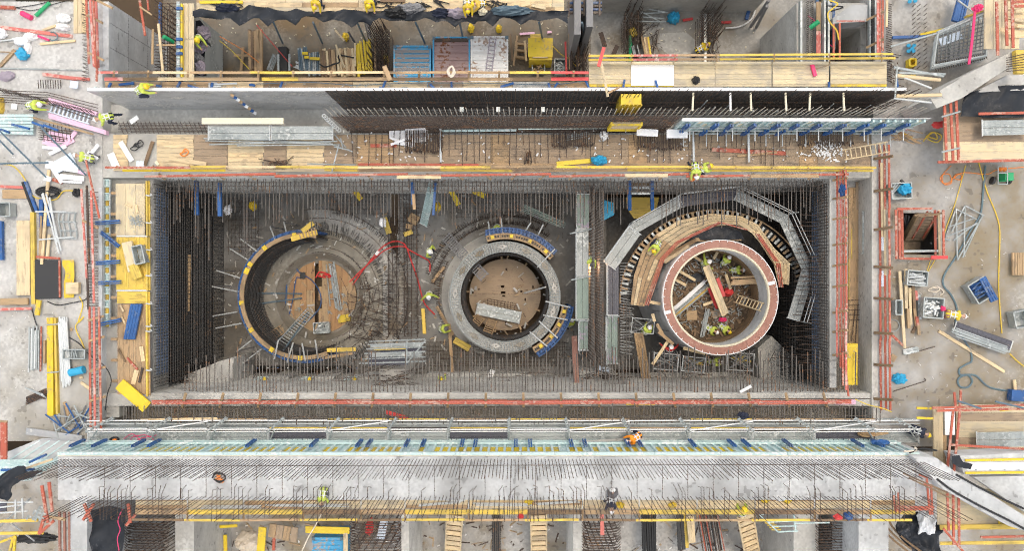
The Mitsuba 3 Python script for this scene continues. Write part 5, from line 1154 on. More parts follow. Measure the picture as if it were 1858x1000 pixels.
cable('yellow_cable', 'yellow cable from the tool chest to the walkway', [(1003, 83), (1018, 98), (1035, 108), (1047, 122)], -6.6, .025, 'yhose')
# bay with stored materials
bundle('timber_stack', 'stack of dark brown planks at the west of the storage bay', 463, 56, 464, 128, -6.4, 26, 5, .1, 'oldwood', 2, 'timber', 'plank', square=True, mats2=['oldwood', 'timber'])
t = thing('stillage_rack', 'dark tarpaulin covered rack between grey props in the storage bay', 'rack'); MB().plk(512, 84, 514, 128, -5.8, 15, .6).build('body', 'black', t)
for x in (505, 525): MB().tube([W(x, 98, -5.5), W(x, 128, -5.5)], .07, 6).build('post', 'galv', t)
bundle('tube_bundle', 'galvanised tubes slanting at the west of the storage bay', 489, 126, 499, 100, -6.6, 11, 5, .04, 'galv')
bundle('prop_bundle', 'steel props with yellow collars standing in the storage bay, western bundle', 548, 88, 552, 128, -6.5, 18, 5, .06, 'galv', 2, 'prop bundle', 'prop', mats2=['galv', 'greyblue'])
bundle('prop_bundle', 'steel props with yellow collars standing in the storage bay, eastern bundle', 571, 96, 571, 136, -6.5, 22, 6, .06, 'galv', 2, 'prop bundle', 'prop', mats2=['galv', 'greyblue'])
for i, q in enumerate(((548, 96, 558, 96), (552, 103, 560, 103), (562, 105, 580, 106))): board('yellow_collar', ['upper', 'lower', 'wide eastern'][i] + ' band of yellow collars on the steel props', 'collar', *q, -6.1, 5, .1, 'yellow')
bundle('tube_bundle', 'pale galvanised tubes lying in front of the props', 536, 117, 562, 128, -6.5, 12, 6, .04, 'alu')
bundle('timber_stack', 'brown timbers standing side by side, west of the storage bay centre', 594, 90, 597, 137, -6.3, 28, 7, .07, 'timber', 2, 'timber', 'plank', square=True, mats2=['timber', 'oldwood', 'pine'])
bundle('timber_stack', 'lighter timbers standing side by side next to the yellow beams', 626, 88, 630, 137, -6.3, 32, 7, .07, 'timber', 2, 'timber', 'plank', square=True, mats2=['timber', 'pine', 'pine'])
bundle('beam_stack', 'bright yellow timber beams standing in the storage bay, western group', 650, 78, 656, 136, -6.2, 13, 3, .1, 'yellow', 1, 'beam', 'beam', square=True)
bundle('beam_stack', 'bright yellow timber beams standing in the storage bay, eastern group', 666, 73, 670, 126, -6.2, 13, 3, .1, 'yellow', 1, 'beam', 'beam', square=True)
for i, q in enumerate(((609, 80, 625, 122), (644, 77, 644, 120), (608, 54, 625, 73), (680, 68, 681, 132), (632, 57, 644, 77))): board('loose_board', ['long light board leaning', 'light board upright', 'thin light board thrown', 'rust board upright', 'thin black bar lying'][i] + ' ' + ['over the timbers', 'beside the yellow beams', 'north of the timbers', 'east of the yellow beams', 'north of the yellow beams'][i] + ' in the storage bay', 'timber', *q, -5.9, 3.2, .06, ['pine', 'pine', 'pine', 'timber', 'black'][i])
cable('black_hose', 'black hose winding over the standing timbers', [(580, 116), (590, 121), (605, 116), (616, 112), (614, 102), (620, 100), (645, 105)], -6.0, .05, 'black', 'hose')
ladder('metal_ladder', 'thin grey ladder standing at the divider in the storage bay', W(672, 70, -6.8), W(663, 30, -2), .4, 9, 'leadgrey', .03)
for i, (x, y, m) in enumerate(((628, 68, 'yellow'), (701, 108, 'yply'), (855, 52, 'yellow'), (905, 53, 'yellow'))): heap('rag_heap', ['yellow strap heap north of the timbers', 'dirty yellow scrap at the divider wall', 'yellow scrap behind the white container', 'yellow machine behind the white container'][i], 'bag', x, y, -6.9, 5, 7, .3, m, 60 + i)
for i, P in enumerate(([(376, 52), (410, 72), (440, 90), (470, 113)], [(378, 57), (402, 76), (425, 96), (438, 110), (452, 125)], [(466, 45), (500, 85), (530, 120)])): cable('bay_cable', ['orange', 'yellow', 'red'][i] + ' cable stretched over the floor of the storage bay', P, -5.5, .025, ['orange', 'yhose', 'red'][i])
t = thing('timber_cross', 'brown boards nailed crosswise on the mud of the storage bay', 'timber')
for q in ((441, 84, 437, 128), (424, 100, 452, 100)): MB().plk(*q, -6.7, 5, .06).build('board', 'timber', t)
m = MB()
for _ in range(170):
    x, y = U(360, 1390), U(42, 125); c = W(x, y, -6.96); a = U(0, 3.1); m.bar(c, c + np.array([math.cos(a), math.sin(a), 0]) * U(.04, .16), U(.02, .06), .03)
stuff('litter', m, 'cream', 'small pale scraps over the muddy floors of the north bays')
# northeast bays
for i, q in enumerate(((1090, 58, 1098, 84), (1120, 82, 1113, 98))): board('rust_board', ['upper dark', 'lower'][i] + ' rust board behind the red tilted board', 'timber', *q, -6, 8, .08, 'rebar')
tag(MB().tube([W(1144, 64, -6.6), W(1144, 112, -6.6)], .11, 8).build('green_pipe', 'green', smooth=40), 'long green pipe lying in the northeast bay', 'pipe')
board('yellow_box', 'yellow board leaning above the green pipe', 'board', 1146, 50, 1152, 64, -6.3, 11, .3, 'yellow')
bundle('timber_stack', 'boards and yellow beams standing in the northeast bay', 1170, 66, 1176, 100, -6.4, 14, 4, .07, 'timber', 1, 'timber', 'plank', square=True, mats2=['yellow', 'timber', 'pine'])
bundle('prop_bundle', 'grey props and tubes beside the green pipe', 1152, 82, 1156, 100, -6.5, 12, 5, .05, 'galv', mats2=['galv', 'alu', 'black'], cat='prop bundle', piece='prop')
t = thing('loose_rebar', 'rusty loose bars strewn about the middle of the northeast bay', 'rebar')
bars(t, 'bar', [(W(U(1130, 1200), U(40, 108), -6.9), W(U(1130, 1200), U(40, 108), -6.6)) if U(0, 1) < .3 else (lambda c: (c, c + np.array([U(-.3, .3), U(-1, 1), .1])))(W(U(1135, 1200), U(45, 108), -6.8)) for _ in range(60)], .018, 'rebar')
t = thing('tube_trestle', 'grey tube trestle lying by the streaked concrete wall', 'scaffold')
for q in ((1162, 24, 1206, 22), (1157, 38, 1208, 39), (1164, 30, 1205, 33), (1163, 20, 1196, 38), (1175, 16, 1212, 22)): MB().tube([W(*q[:2], -6.5), W(*q[2:], -6.4)], .045, 6).build('tube', 'galv', t)
heap('blue_bag', 'blue plastic bag by the tube trestle', 'bag', 1221, 34, -6.9, 10, 10, .5, 'skyblue', 71)
for i, q in enumerate(((1239, 36, 1257, 33), (1309, 40, 1327, 39))): board('red_board', ['western', 'eastern'][i] + ' short red board in front of the streaked wall', 'board', *q, -6.8, 4.5, .08, 'red')
board('blue_beam', 'short blue beam lying by the streaked wall', 'beam', 1355, 34, 1359, 18, -6.7, 6, .15, 'blue')
tag(MB().aab(X(1278, -6.5), X(1282, -6.5), Y(113, -6.5), Y(24, -6.5), -6.9, -6.5).build('white_channel', 'alu'), 'narrow white channel between the two northeast bays', 'channel')
cable('white_hose', 'white hose curving on the floor of the northeast bay', [(1372, 0), (1369, 22), (1362, 35), (1350, 44), (1335, 49), (1316, 50)], -6.7, .05, 'white', 'hose')
for i, q in enumerate(((1395, 0, 1362, 48), (1392, 10, 1372, 50))): tag(MB().tube([W(*q[:2], -3), W(*q[2:], -6.8)], .1, 8).build('steel_prop', 'leadgrey', smooth=40), ['longer', 'shorter'][i] + ' grey raking prop at the streaked wall', 'prop')
struct('puddle', MB().poly([(1198, 60), (1245, 58), (1262, 72), (1262, 96), (1215, 100), (1192, 82)], -6.985, .01), 'conc_wall')
t = thing('wall_shutter', 'cyan, blue and yellow gridded wall shutter at the east of the north bays', 'formwork')
xs = X(1408, -6.5), X(1452, -1)
for k in range(7):
    f = k / 7; 
    for j in range(5):
        z0, z1 = -6.5 + 5.6 * j / 5, -6.5 + 5.6 * (j + 1) / 5; y = Y(100 - k * 13, -3.5)
        MB().bar((19.4 - 1.2, y, z0 + .1), (19.4 - 1.2, y, z1 - .1), .8, .06, (1, 0, 0)).build('infill_panel', 'yply' if (k + j) % 2 else 'greyblue', t)
for k in range(8): y = Y(106.5 - k * 13, -3.5); MB().bar((18.1, y, -6.8), (18.1, y, -.9), .1, .1, (1, 0, 0)).build('rib', 'galv', t)
for j in range(6): z = -6.5 + 5.6 * j / 5; MB().aab(17.95, 18.1, Y(108, -3.5), Y(2, -3.5), z, z + .14).build('waler', 'blue' if j % 2 else 'cyan', t)
for i, (x, z) in enumerate(((1454, 0), (1497, 0), (1504, 0))): tag(MB().plk(x, 0, x, 111, z, 3.5, .3).build('steel_channel', 'galv'), ['first', 'second', 'third'][i] + ' pale steel channel from the west beside the gridded wall shutter', 'channel')
deck('timber_strip', 'brown board strip between steel channels in the northeast', 'walkway', 1481, 2, 1490, 98, -.3, 1, False, ['timber', 'pinkwood'], (55,))
t = thing('rebar_wall', 'rows of short bent bars standing beside the gridded wall shutter', 'rebar')
for x in (1462, 1470, 1492): bars(t, 'bar', [(W(x, y, -1), W(x + 6, y - 3, 0)) for y in np.arange(4, 110, 3.6)], .02, 'rebar')
struct('side_block', MB().shp(sbox(X(1455), Y(112), XB - .01, Y(-5)).difference(sbox(X(1515), Y(108), X(1574), Y(42))), -.8, 7), 'conc_wall')
tag(MB().poly([(1511, 42), (1511, 32), (1545, 8), (1574, 8), (1574, 38)], .1, 1.2).build('concrete_beam', 'conc_white'), 'slanting concrete beam over the small bay in the northeast', 'beam')
struct('small_bay_floor', MB().aab(X(1500), X(1590), Y(110), Y(30), -4.2, -4.0), 'bay_mud')
t = thing('guardrail', 'red frame with posts around the small northeast bay', 'guardrail')
for q in ((1513, 42, 1513, 108), (1524, 38, 1524, 108), (1518, 38, 1570, 37)): MB().plk(*q, .1, 3.5, .06).build('rail', 'redwood', t)
t = thing('green_bucket', 'green bucket chute standing in the small northeast bay', 'bucket')
MB().tube(curve([W(1560, 88, -3.2), W(1566, 83, -2.9), W(1572, 86, -3.3)], 5), .18, 10).build('spout', 'green', t, smooth=40); MB().tube([W(1559, 92, -3.8), W(1560, 108, -3.8)], .14, 10).build('pipe', 'green', t, smooth=40)
tag(MB().tube([W(1470, 50, .3), W(1486, 38, .6)], .13, 10).build('green_pipe', 'green', smooth=40), 'green pipe end lying on the brown board strip', 'pipe')
stuff('rubble', merge_bars([(c, c + np.array([U(-.2, .2), U(-.2, .2), .03])) for c in (W(U(1535, 1572), U(42, 75), -3.95) for _ in range(70))], .04, 5), 'litter', 'pale rubble on the floor of the small northeast bay')
for i, (x, m) in enumerate(((1579, 'galv'), (1584, 'black'), (1589, 'galv'))): tag(MB().plk(x, -4, x, 107, .2, 3.2, .2).build('steel_channel', m), ['pale', 'black', 'second pale'][i] + ' channel running along the slab edge beside the small bay', 'channel')
t = thing('guardrail', 'red upright guardrail along the slab edge in the northeast', 'guardrail')
for x, y1 in ((1593, 95), (1597, 100), (1602, 92)): MB().plk(x, -4, x, y1, 1.0, 3.6, .05).build('rail', 'redwood' if x != 1593 else 'pinkwood', t)
for y in (28, 78): MB().bar(W(1572, y + 8, .3), W(1604, y - 8, 1.1), .12, .08).build('ledger', 'timber', t)
for i, P in enumerate(([(1505, 0), (1520, 6), (1512, 14), (1502, 24), (1506, 40), (1518, 55), (1522, 72)], [(1500, 10), (1530, 12), (1508, 20)])): cable('bay_cable', ['yellow hose hanging beside the concrete beam', 'black hose beside the concrete beam'][i], P, .3, .04, ['yhose', 'black'][i], 'hose')
cable('red_cable', 'thin red cable beside the small northeast bay', [(1466, 28), (1480, 40), (1494, 70), (1510, 84)], -.5, .02, 'magenta')
# the joint in the north shutter, scattered scraps in the pit
t = thing('shutter_joint', 'slanting timber and blue strip at the open joint of the north steel shutter', 'formwork')
for k in range(9): f = k / 9; MB().plk(418 + f * 46, 171 + f * 36, 424 + f * 46, 174 + f * 36, 2.9 - 3 * f, 5, .06).build('block', ['timber', 'blue', 'white'][k % 3], t)
for nm, mt, n, w in (('timber_scrap', 'timber', 130, .09), ('pale_scrap', 'litter', 70, .05), ('stone_scrap', 'conc_wall', 260, .12), ('dark_scrap', 'rebar', 260, .03)):
    m = MB()
    for _ in range(n):
        x, y = U(400, 1090), U(350, 660); c = W(x, y, -7.98); a = U(0, 3.1); m.bar(c, c + np.array([math.cos(a), math.sin(a), 0]) * (U(.1, .5) if nm != 'pale_scrap' else U(.05, .2)), U(.4, 1.2) * w, .03)
    stuff(nm, m, mt, {'timber_scrap': 'short timber offcuts strewn over the pit floor', 'pale_scrap': 'pale paper scraps strewn over the pit floor', 'stone_scrap': 'grey concrete crumbs strewn over the pit floor', 'dark_scrap': 'dark bar offcuts strewn over the pit floor'}[nm])
# ================================================================ west: rim platform, guardrails, left slab
t = thing('rim_platform', 'plywood platform panels along the west rim of the pit', 'platform')
for x0, y0, x1, y1, m, n in ((210, 333, 263, 427, 'ply_pale', 3), (211, 430, 265, 526, 'yply', 3), (212, 529, 266, 551, 'yply', 1), (213, 552, 268, 716, 'timber', 5)):
    w = (x1 - x0) / n
    for k in range(n): MB().aab(X(x0 + k * w), X(x0 + (k + 1) * w) - .012, Y(y1), Y(y0), -.08, U(-.01, 0)).build('panel', 'ply' if m == 'ply_pale' and k % 2 == 9 else m, t)
for y in (428.5, 527.5): MB().plk(211, y, 267, y, .03, 2.6, .1).build('seam_rail', 'alu', t)
for y0, y1 in ((328, 428), (430, 527), (529, 600), (601, 720)): MB().plk(265.5, y0, 266.5, y1, .2, 3, .28).build('edge_board', 'yply', t); MB().plk(270, y0, 271, y1, .06, 3.5, .05).build('edge_strip', 'yply' if y0 < 600 else 'timber', t)
for y in range(350, 715, 38): MB().plk(201, y, 212, y, -.1, 5, .1).build('bearer', 'timber', t)
for i, y in enumerate((354, 404, 453, 500, 551, 592, 601, 672)): tag(MB().tube([W(265, y, .3), W(271, y + 1, .35), W(276, y, .3), W(273, y - 3, .3)], .04, 5).build('shackle', 'alu'), 'steel shackle fixed to the west rim edge board, number counted from the north: ' + ['one', 'two', 'three', 'four', 'five', 'six', 'seven', 'eight'][i], 'shackle', 'shackles on the west rim')
t = thing('wall_shutter', 'pale cyan and yellow shutter strip beside the west rim platform', 'formwork')
MB().aab(X(181), X(187), Y(760), Y(341), -1.5, .12).build('kerb', 'conc_white', t)
for k in range(22): y = 326 + k * 12.2; MB().plk(193.5, y + 1, 193.5, y + 11, -.2 + U(-.01, .01), 7, .1).build('infill_panel', 'yply' if k % 2 else 'cyan', t); MB().plk(188, y, 200, y, -.1, 2, .12).build('rib', 'cyan', t)
for x in (188, 199): MB().plk(x, 325, x, 594, -.05, 2.2, .14).build('rail', 'galv', t)
for i, q in enumerate(((172, 403, 216, 400), (183, 420, 216, 446), (173, 476, 216, 473), (178, 512, 218, 510), (176, 588, 218, 579))):
    k = MB().plk(*q, .35, 3, .14); dx, dy = q[2] - q[0], q[3] - q[1]; l = math.hypot(dx, dy); k.plk(q[0] - dy / l * 4, q[1] + dx / l * 4, q[2] - dy / l * 4, q[3] + dx / l * 4, .35, 2, .14)
    tag(k.build('waler', 'blue'), ['northernmost', 'slanting', 'third', 'fourth', 'southernmost'][i] + ' blue steel waler across the west shutter strip', 'waler', 'blue walers across the west shutter')
tag(MB().aab(X(187), X(210), Y(760), Y(590), -1.2, -.35).build('concrete_kerb', 'conc_wall'), 'concrete kerb strip south of the west shutter strip', 'kerb')
for i, (lab, q) in enumerate((('red guardrail along the northwest slab edge', ((156, -4, 161, 115), (163, -4, 170, 120), (169, 0, 173, 122), (174, 2, 178, 122), (176, 110, 175, 147))), ('red and maroon guardrail along the slab edge west of the shutter strip', ((147, 343, 157, 505), (157, 336, 161, 478), (165, 345, 170, 550), (157, 478, 160, 562))), ('red guardrail along the slab edge southwest of the pit', ((162, 557, 164, 780), (170, 557, 172, 780), (179, 557, 183, 778))))):
    t = thing('guardrail', lab, 'guardrail')
    for k, l in enumerate(q): MB().plk(*l, .5 + .3 * (k % 3), 3.8, .05).build('rail', 'pinkwood' if (i + k) % 2 else ('rebar' if i == 1 and k in (1, 3) else 'redwood'), t)
    for y0, x0 in {0: ((0, 176), (27, 158), (95, 160)), 1: ((400, 150),), 2: ((576, 160), (613, 161), (668, 163), (722, 163))}[i]: MB().bar(W(x0, y0 + (6 if i == 2 else 0), .5), W(x0 + 28, y0 + (-2 if i == 2 else 14), 1.0), .13, .08).build('ledger', 'timber', t)
bars(thing('starter_row', 'row of thin starter bars along the west slab edge', 'rebar'), 'bar', [(W(157, y, .05), W(178, y + U(-2, 2), .25)) for y in np.arange(350, 560, 5.4)] + [(W(160 + U(-3, 3), y, .1), W(150 + U(-2, 2), y - U(1, 5), .5)) for y in np.arange(8, 150, 3.7)] + [(W(178, y, .1), W(166, y + 2, .4)) for y in np.arange(560, 760, 7)], .02, 'rebar')
board('red_post', 'long red board leaning across the guardrail corner at the west', 'board', 155, 290, 180, 396, 1.2, 3.4, .05, 'redwood')
board('red_post', 'red post of the opening beside the white concrete bay wall', 'board', 253, 0, 263, 64, .6, 4, .06, 'redwood'); board('red_post', 'second thin red post beside the white concrete bay wall', 'board', 267, -4, 269, 18, .6, 3, .06, 'redwood')
board('loose_board', 'short brown board nailed between the two red posts', 'timber', 253, 11, 275, 26, .8, 3, .06, 'timber')
# on the rim platform
t = thing('formwork_beam', 'pale yellow formwork girder lying aslant on the rim platform', 'beam'); MB().plk(229, 439, 241, 492, .35, 18, .2).build('body', 'ply_pale', t); MB().plk(240, 480, 250, 505, .36, 17, .2).build('end', 'yply', t)
stillage('metal_crate', 'galvanised corrugated crate beside the pale girder on the rim platform', 251, 462, 0, .55, 1.0, .6, 13)
t = thing('blue_profiles', 'bundle of blue ribbed panels lying on the rim platform', 'panel bundle')
for k in range(4): MB().plk(240 - 1 + k * 5.2, 552, 226 + k * 5.2, 616, .25 + U(-.03, .03), 4.6, .14).build('profile', 'blue', t)
board('yellow_board', 'bright yellow formwork board lying aslant at the south of the rim platform', 'board', 216, 697, 266, 740, .4, 22, .1, 'yellow')
for i, (q, m, w) in enumerate((((214, 633, 227, 657), 'oldwood', 3.5), ((230, 650, 249, 671), 'redwood', 4), ((256, 629, 260, 656), 'pine', 7), ((248, 672, 241, 698), 'pine', 8), ((258, 668, 252, 695), 'rebar', 4), ((228, 371, 238, 376), 'pine', 5), ((246, 372, 249, 386), 'pine', 5), ((218, 554, 224, 566), 'pine', 3), ((220, 575, 227, 588), 'pine', 3))):
    board('offcut', ['dark stained', 'red painted', 'pale upright', 'pale slanting', 'maroon', 'pale left', 'pale right', 'thin upper', 'thin lower'][i] + ' timber offcut ' + (['on the south part', 'on the south part', 'on the south part', 'on the south part', 'on the south part', 'on the northern panel', 'on the northern panel', 'beside the blue panels', 'beside the blue panels'][i]) + ' of the rim platform', 'timber', *q, .08, w, .05, m)
m = merge_bars([(c, c + np.array([U(-.2, .2), U(-.2, .2), .02])) for c in (W(rng.gauss(248, 6), rng.gauss(400, 7), .04) for _ in range(90))], .012, 4)
stuff('nails', m, 'galv', 'scattered nails and ties on the northern platform panel')
# upper left slab
deck('timber_deck', 'pale timber strip beside the red guardrail in the northwest', 'walkway', 133, -4, 157, 60, .06, 3, False, 'pine')
t = thing('tube', 'red tube end at the northwest picture edge', 'tube'); MB().tube([W(-8, 12, .1), W(27, 14, .1)], .11, 10).build('body', 'redwood', t, smooth=40)
t = thing('gas_bottle', 'magenta red bottle lying on the northwest slab', 'bottle'); MB().tube(curve([W(40, 23, .15), W(43, 25, .15), W(55, 31, .15), W(57, 32, .15)], 3), .15, 12).build('body', 'magenta', t, smooth=40); MB().tube([W(38, 21, .15), W(41, 23, .15)], .07, 8).build('neck', 'red', t, smooth=40)
tag(MB().tube([W(65, 28, .12), W(90, 4, .12)], .1, 10).build('green_pipe', 'green', smooth=40), 'green plastic pipe lying on the northwest slab', 'pipe')
for i, (q, m, w, h, lab) in enumerate((((-6, 48, 130, 65), 'pinkwood', 6, .14, 'long red beam lying on the northwest slab'), ((77, 54, 108, 43), 'pine', 4, .08, 'pale board above the long red beam'), ((72, 79, 136, 73), 'pine', 4, .08, 'pale board below the long red beam'), ((-4, 122, 26, 90), 'timber', 6, .1, 'grey brown board at the northwest picture edge'), ((77, 134, 137, 142), 'pinkwood', 6, .16, 'left of two red beams near the corner of the northwest slab'), ((118, 140, 161, 143), 'pinkwood', 5, .12, 'right of two red beams near the corner of the northwest slab'), ((-4, 74, 62, 66), 'alu', 2, .06, 'pale metal strip left of the long red beam'), ((-5, 93, 30, 95), 'timber', 2, .04, 'thin brown lath on the northwest slab'), ((68, 64, 88, 72), 'magenta', 4, .1, 'magenta tool on the long red beam'))): board('loose_board', lab, 'timber' if i not in (6, 8) else 'tool', *q, .1 + .01 * i, w, h, m)
tag(MB().tube([W(-5, 123, .08), W(148, 127, .08)], .04, 6).build('steel_tube', 'galv'), 'long thin grey tube across the northwest slab', 'tube')
heap('blue_bag', 'blue bag lying on the northwest slab', 'bag', 45, 100, 0, 10, 10, .35, 'skyblue', 81)
for i, (x, y, rx, ry) in enumerate(((118, 34, 11, 8), (117, 50, 11, 6), (58, 67, 10, 6), (43, 76, 13, 7), (54, 88, 4, 10), (6, 62, 8, 8))): heap('white_sack', ['uppermost', 'second from the top', 'middle', 'lower wide', 'lower narrow', 'left edge'][i] + ' white plastic sack on the northwest slab', 'bag', x, y, .02, rx, ry, .3, 'white', 90 + i)
heap('mauve_cloth', 'dusty mauve cloth lying at the west picture edge', 'cloth', 14, 138, 0, 13, 8, .15, 'mauve', 99)
board('paper_sheet', 'pale blue sheet lying by the two red beams', 'board', 127, 152, 141, 154, .3, 13, .02, 'paper')
cable('teal_strap', 'teal strap curled beside the magenta tool', [(90, 70), (96, 73), (103, 70), (104, 64), (98, 58), (92, 58)], .15, .035, 'hose')
cable('ground_cable', 'thin black cable across the top of the northwest slab', [(20, 14), (60, 9), (90, 2), (120, -3)], .05, .02, 'black'); cable('ground_cable', 'second thin black cable across the northwest slab', [(27, 13), (60, 18), (100, 6), (126, 0)], .06, .018, 'black')
# west cross trench with ladder in foam
t = thing('rebar_wall', 'low rebar cage along the trench in the west slab', 'rebar')
s = [(W(x, 166 + .25 * x + U(-2, 2), .1), W(x - 12, 164 + .25 * x - 8, .9)) for x in np.arange(4, 176, 4.5)] + [(W(x, 160, .2), W(x - 1, 145, 1.1)) for x in np.arange(70, 112, 4.5)]
bars(t, 'upright_bar', s, .022, 'rebar')
for k in range(6): bars(t, 'level_bar', [(W(0, 164 + k * 4, .3), W(84, 167 + k * 5, .3)), (W(84, 167 + k * 4, .3), W(178, 190 + k * 6, .3))], .022, 'rebar')
t = thing('pink_foam', 'pink foam lining boards on both sides of a ladder in the west trench', 'foam board')
MB().poly([(88, 176), (176, 203), (174, 209), (88, 185)], .35, .3).build('foam_board', 'pink', t); MB().poly([(88, 204), (192, 236), (192, 244), (88, 214)], .35, .3).build('foam_board', 'pink', t)
ladder('metal_ladder', 'pale blue ladder lying between the pink foam boards', W(90, 192, .1), W(165, 215, .25), .62, 10, 'paper', .05)
t = thing('wall_shutter', 'cyan shutter panels with blue walers at the west picture edge', 'formwork')
for k in range(6):
    MB().poly([(-10, 207 + k * 6), (60, 207 + k * 6.4), (60, 212 + k * 6.4), (-10, 212 + k * 6)], .5 - .05 * k, .1).build('slat', 'cyan', t)
for q in ((20, 225, 52, 233), (57, 221, 78, 229), (0, 234, 16, 240), (78, 226, 104, 236)): MB().plk(*q, .75, 4, .12).build('waler', 'blue', t)
board('timber_edge', 'timber edging board beside the cyan shutter at the west', 'board', 53, 211, 168, 243, .45, 3.5, .1, 'timber')
board('white_paper', 'white sheet on the west walkway behind a crouching worker', 'board', 20, 192, 31, 193, .1, 11, .02, 'white'); heap('yellow_rag', 'yellow sacks at the west picture edge', 'bag', 3, 192, 0, 6, 14, .3, 'yply', 101)
bars(thing('rebar_mat', 'rebar mat under pink scraps in the west trench', 'rebar'), 'bar', [(W(70, 232 + k * 4, .1), W(130, 238 + k * 4, .1)) for k in range(6)] + [(W(76 + k * 7, 224, .15), W(80 + k * 7, 256, .15)) for k in range(8)], .02, 'rebar')
bars(thing('rebar_mat', 'rebar mat lying west of the cross wall end', 'rebar'), 'bar', [(W(215, 224 + k * 2.6, .1), W(380, 224 + k * 2.8, .1)) for k in range(6)] + [(W(215 + k * 8, 220, .15), W(224 + k * 8, 242, .15)) for k in range(20)], .02, 'rebar')
board('white_paper', 'white sheet lying beside the end of the cross wall', 'board', 236, 222, 250, 212, .4, 8, .02, 'white')
# middle west slab
r3 = random.Random(11)
for i, (x, y, w, l, a, m) in enumerate(((100, 253, 9, 44, .1, 'pink'), (118, 262, 7, 36, -.5, 'pink'), (92, 262, 8, 32, .4, 'pink'), (128, 250, 7, 30, -.9, 'pink'), (108, 244, 6, 40, .2, 'pink'), (104, 272, 6, 34, -.45, 'foam'), (90, 268, 5, 28, .1, 'foam'), (115, 296, 22, 40, -.5, 'paper'), (112, 302, 14, 60, .15, 'foam'), (100, 313, 7, 44, 1.0, 'foam'), (130, 322, 9, 44, .1, 'foam'), (130, 330, 4, 36, .05, 'foam'), (170, 272, 6, 26, -.9, 'foam'), (168, 282, 5, 22, .6, 'foam'), (86, 324, 9, 12, .3, 'foam'), (148, 313, 6, 14, .3, 'pink'))):
    d = (math.cos(a) * l / 2, math.sin(a) * l / 2)
    board('foam_offcut', {'pink': 'pink', 'foam': 'white', 'paper': 'pale blue'}[m] + ' foam offcut of the scrap pile on the west slab, ' + ['widest', 'slanting', 'left', 'right', 'top', 'thin slanting', 'thin left', 'large square', 'long', 'steep', 'lower', 'lowest', 'near the worker', 'beside the worker', 'small', 'beside the red board'][i], 'foam board', x - d[0], y - d[1], x + d[0], y + d[1], .1 + .015 * i, w, .05, m)
for i, q in enumerate(((72, 228, 156, 318), (-6, 232, 84, 322), (-5, 297, 88, 295), (-5, 250, 24, 280))): tag(MB().tube([W(*q[:2], 1.0), W(*q[2:], .3)], .05, 6).build('raking_prop', 'greyblue'), ['eastern slanting', 'western slanting', 'level', 'short'][i] + ' grey prop over the west slab', 'prop', 'grey props over the west slab')
for i, (q, m, w, h, lab) in enumerate((((95, 325, 112, 331), 'redwood', 6, .1, 'red board under the white foam'), ((4, 352, 48, 352), 'timber', 16, .12, 'short brown timber panel at the west'), ((-6, 338, 43, 340), 'pinkwood', 5, .08, 'pink board above the brown timber panel'), ((40, 330, 60, 384), 'black', 4, .14, 'dark beam beside a blue beam on the west slab'), ((45, 329, 66, 384), 'blue', 5, .16, 'slanting blue beam on the west slab'), ((74, 361, 74, 412), 'blue', 7, .16, 'upright blue beam on the west slab'), ((84, 352, 88, 410), 'blue', 6, .14, 'second upright blue beam beneath the tubes'), ((42, 400, 42, 536), 'pine', 24, .1, 'wide pale board stack beside the yellow beam'), ((58, 385, 60, 552), 'yply', 7, .2, 'long yellow beam beside the wide pale boards'), ((72, 470, 74, 392), 'timber', 4, .06, 'brown board under the tubes on the west slab'), ((88, 308, 75, 480), 'pine', 5, .1, 'long round timber across the west slab'), ((89, 425, 85, 470), 'pine', 5, .08, 'short pale board right of the long timber'), ((65, 466, 108, 469), 'redwood', 4, .08, 'red board above the black mat'), ((85, 506, 84, 506.5), 'black', 1, .01, ''), ((-6, 548, 50, 547), 'timber', 12, .12, 'brown board at the west below the pale boards'), ((-6, 562, 56, 560), 'pinkwood', 5, .1, 'pink board at the west picture edge'), ((0, 401, 1, 472), 'blue', 6, .2, 'blue container edge at the west picture edge'), ((70, 545, 66, 572), 'yellow', 8, .12, 'short yellow beam below the black mat'))):
    if lab: board('loose_board', lab, 'timber' if m not in ('blue', 'yellow') else 'beam', *q, .12 + .012 * i, w, h, m)
t = thing('rubber_mat', 'black scuffed mat lying on the west slab', 'mat'); MB().poly([(63, 471), (107, 472), (108, 542), (62, 543)], .2, .12).build('body', 'rubber', t); MB().plk(107, 472, 108, 540, .24, 2.5, .1).build('edge', 'redwood', t)
sheet('yellow_sheet', 'torn yellow tarpaulin beside the black mat', 'tarpaulin', [(114, 472), (135, 472), (137, 500), (134, 540), (117, 541), (118, 512), (122, 492), (114, 482)], .15, 'yellow', .15, 41, dens=.12)
board('orange_box', 'pale orange box lying on the torn yellow tarpaulin', 'box', 119, 523, 142, 523, .45, 21, .25, 'pine')
for i in range(3): cable('cable_coil', ['outer', 'middle', 'inner'][i] + ' turn of a black cable coil on the west slab', [(88 + (22 - 4 * i) * math.cos(a) , 348 + (9 - 2 * i) * math.sin(a) + 2 * i) for a in np.linspace(.3, 6.1, 12)], .1 + .05 * i, .06, 'black')
cable('yellow_cable', 'yellow cable curving from the coil over the west slab', [(0, 297), (25, 302), (45, 325), (52, 348), (70, 360), (100, 362), (115, 347), (135, 346)], .08, .03, 'yhose')
t = thing('aluminium_tubes', 'splayed white tubes lying on the west slab', 'tube bundle')
for q in ((78, 350, 107, 460), (84, 352, 111, 455), (90, 358, 104, 440), (76, 352, 96, 415), (70, 435, 134, 430), (64, 384, 120, 384)): MB().tube([W(*q[:2], .3), W(*q[2:], .25)], .045, 6).build('tube', 'alu', t)
t = thing('scaffold_pile', 'galvanised ladder frames lying on the west slab', 'scaffold')
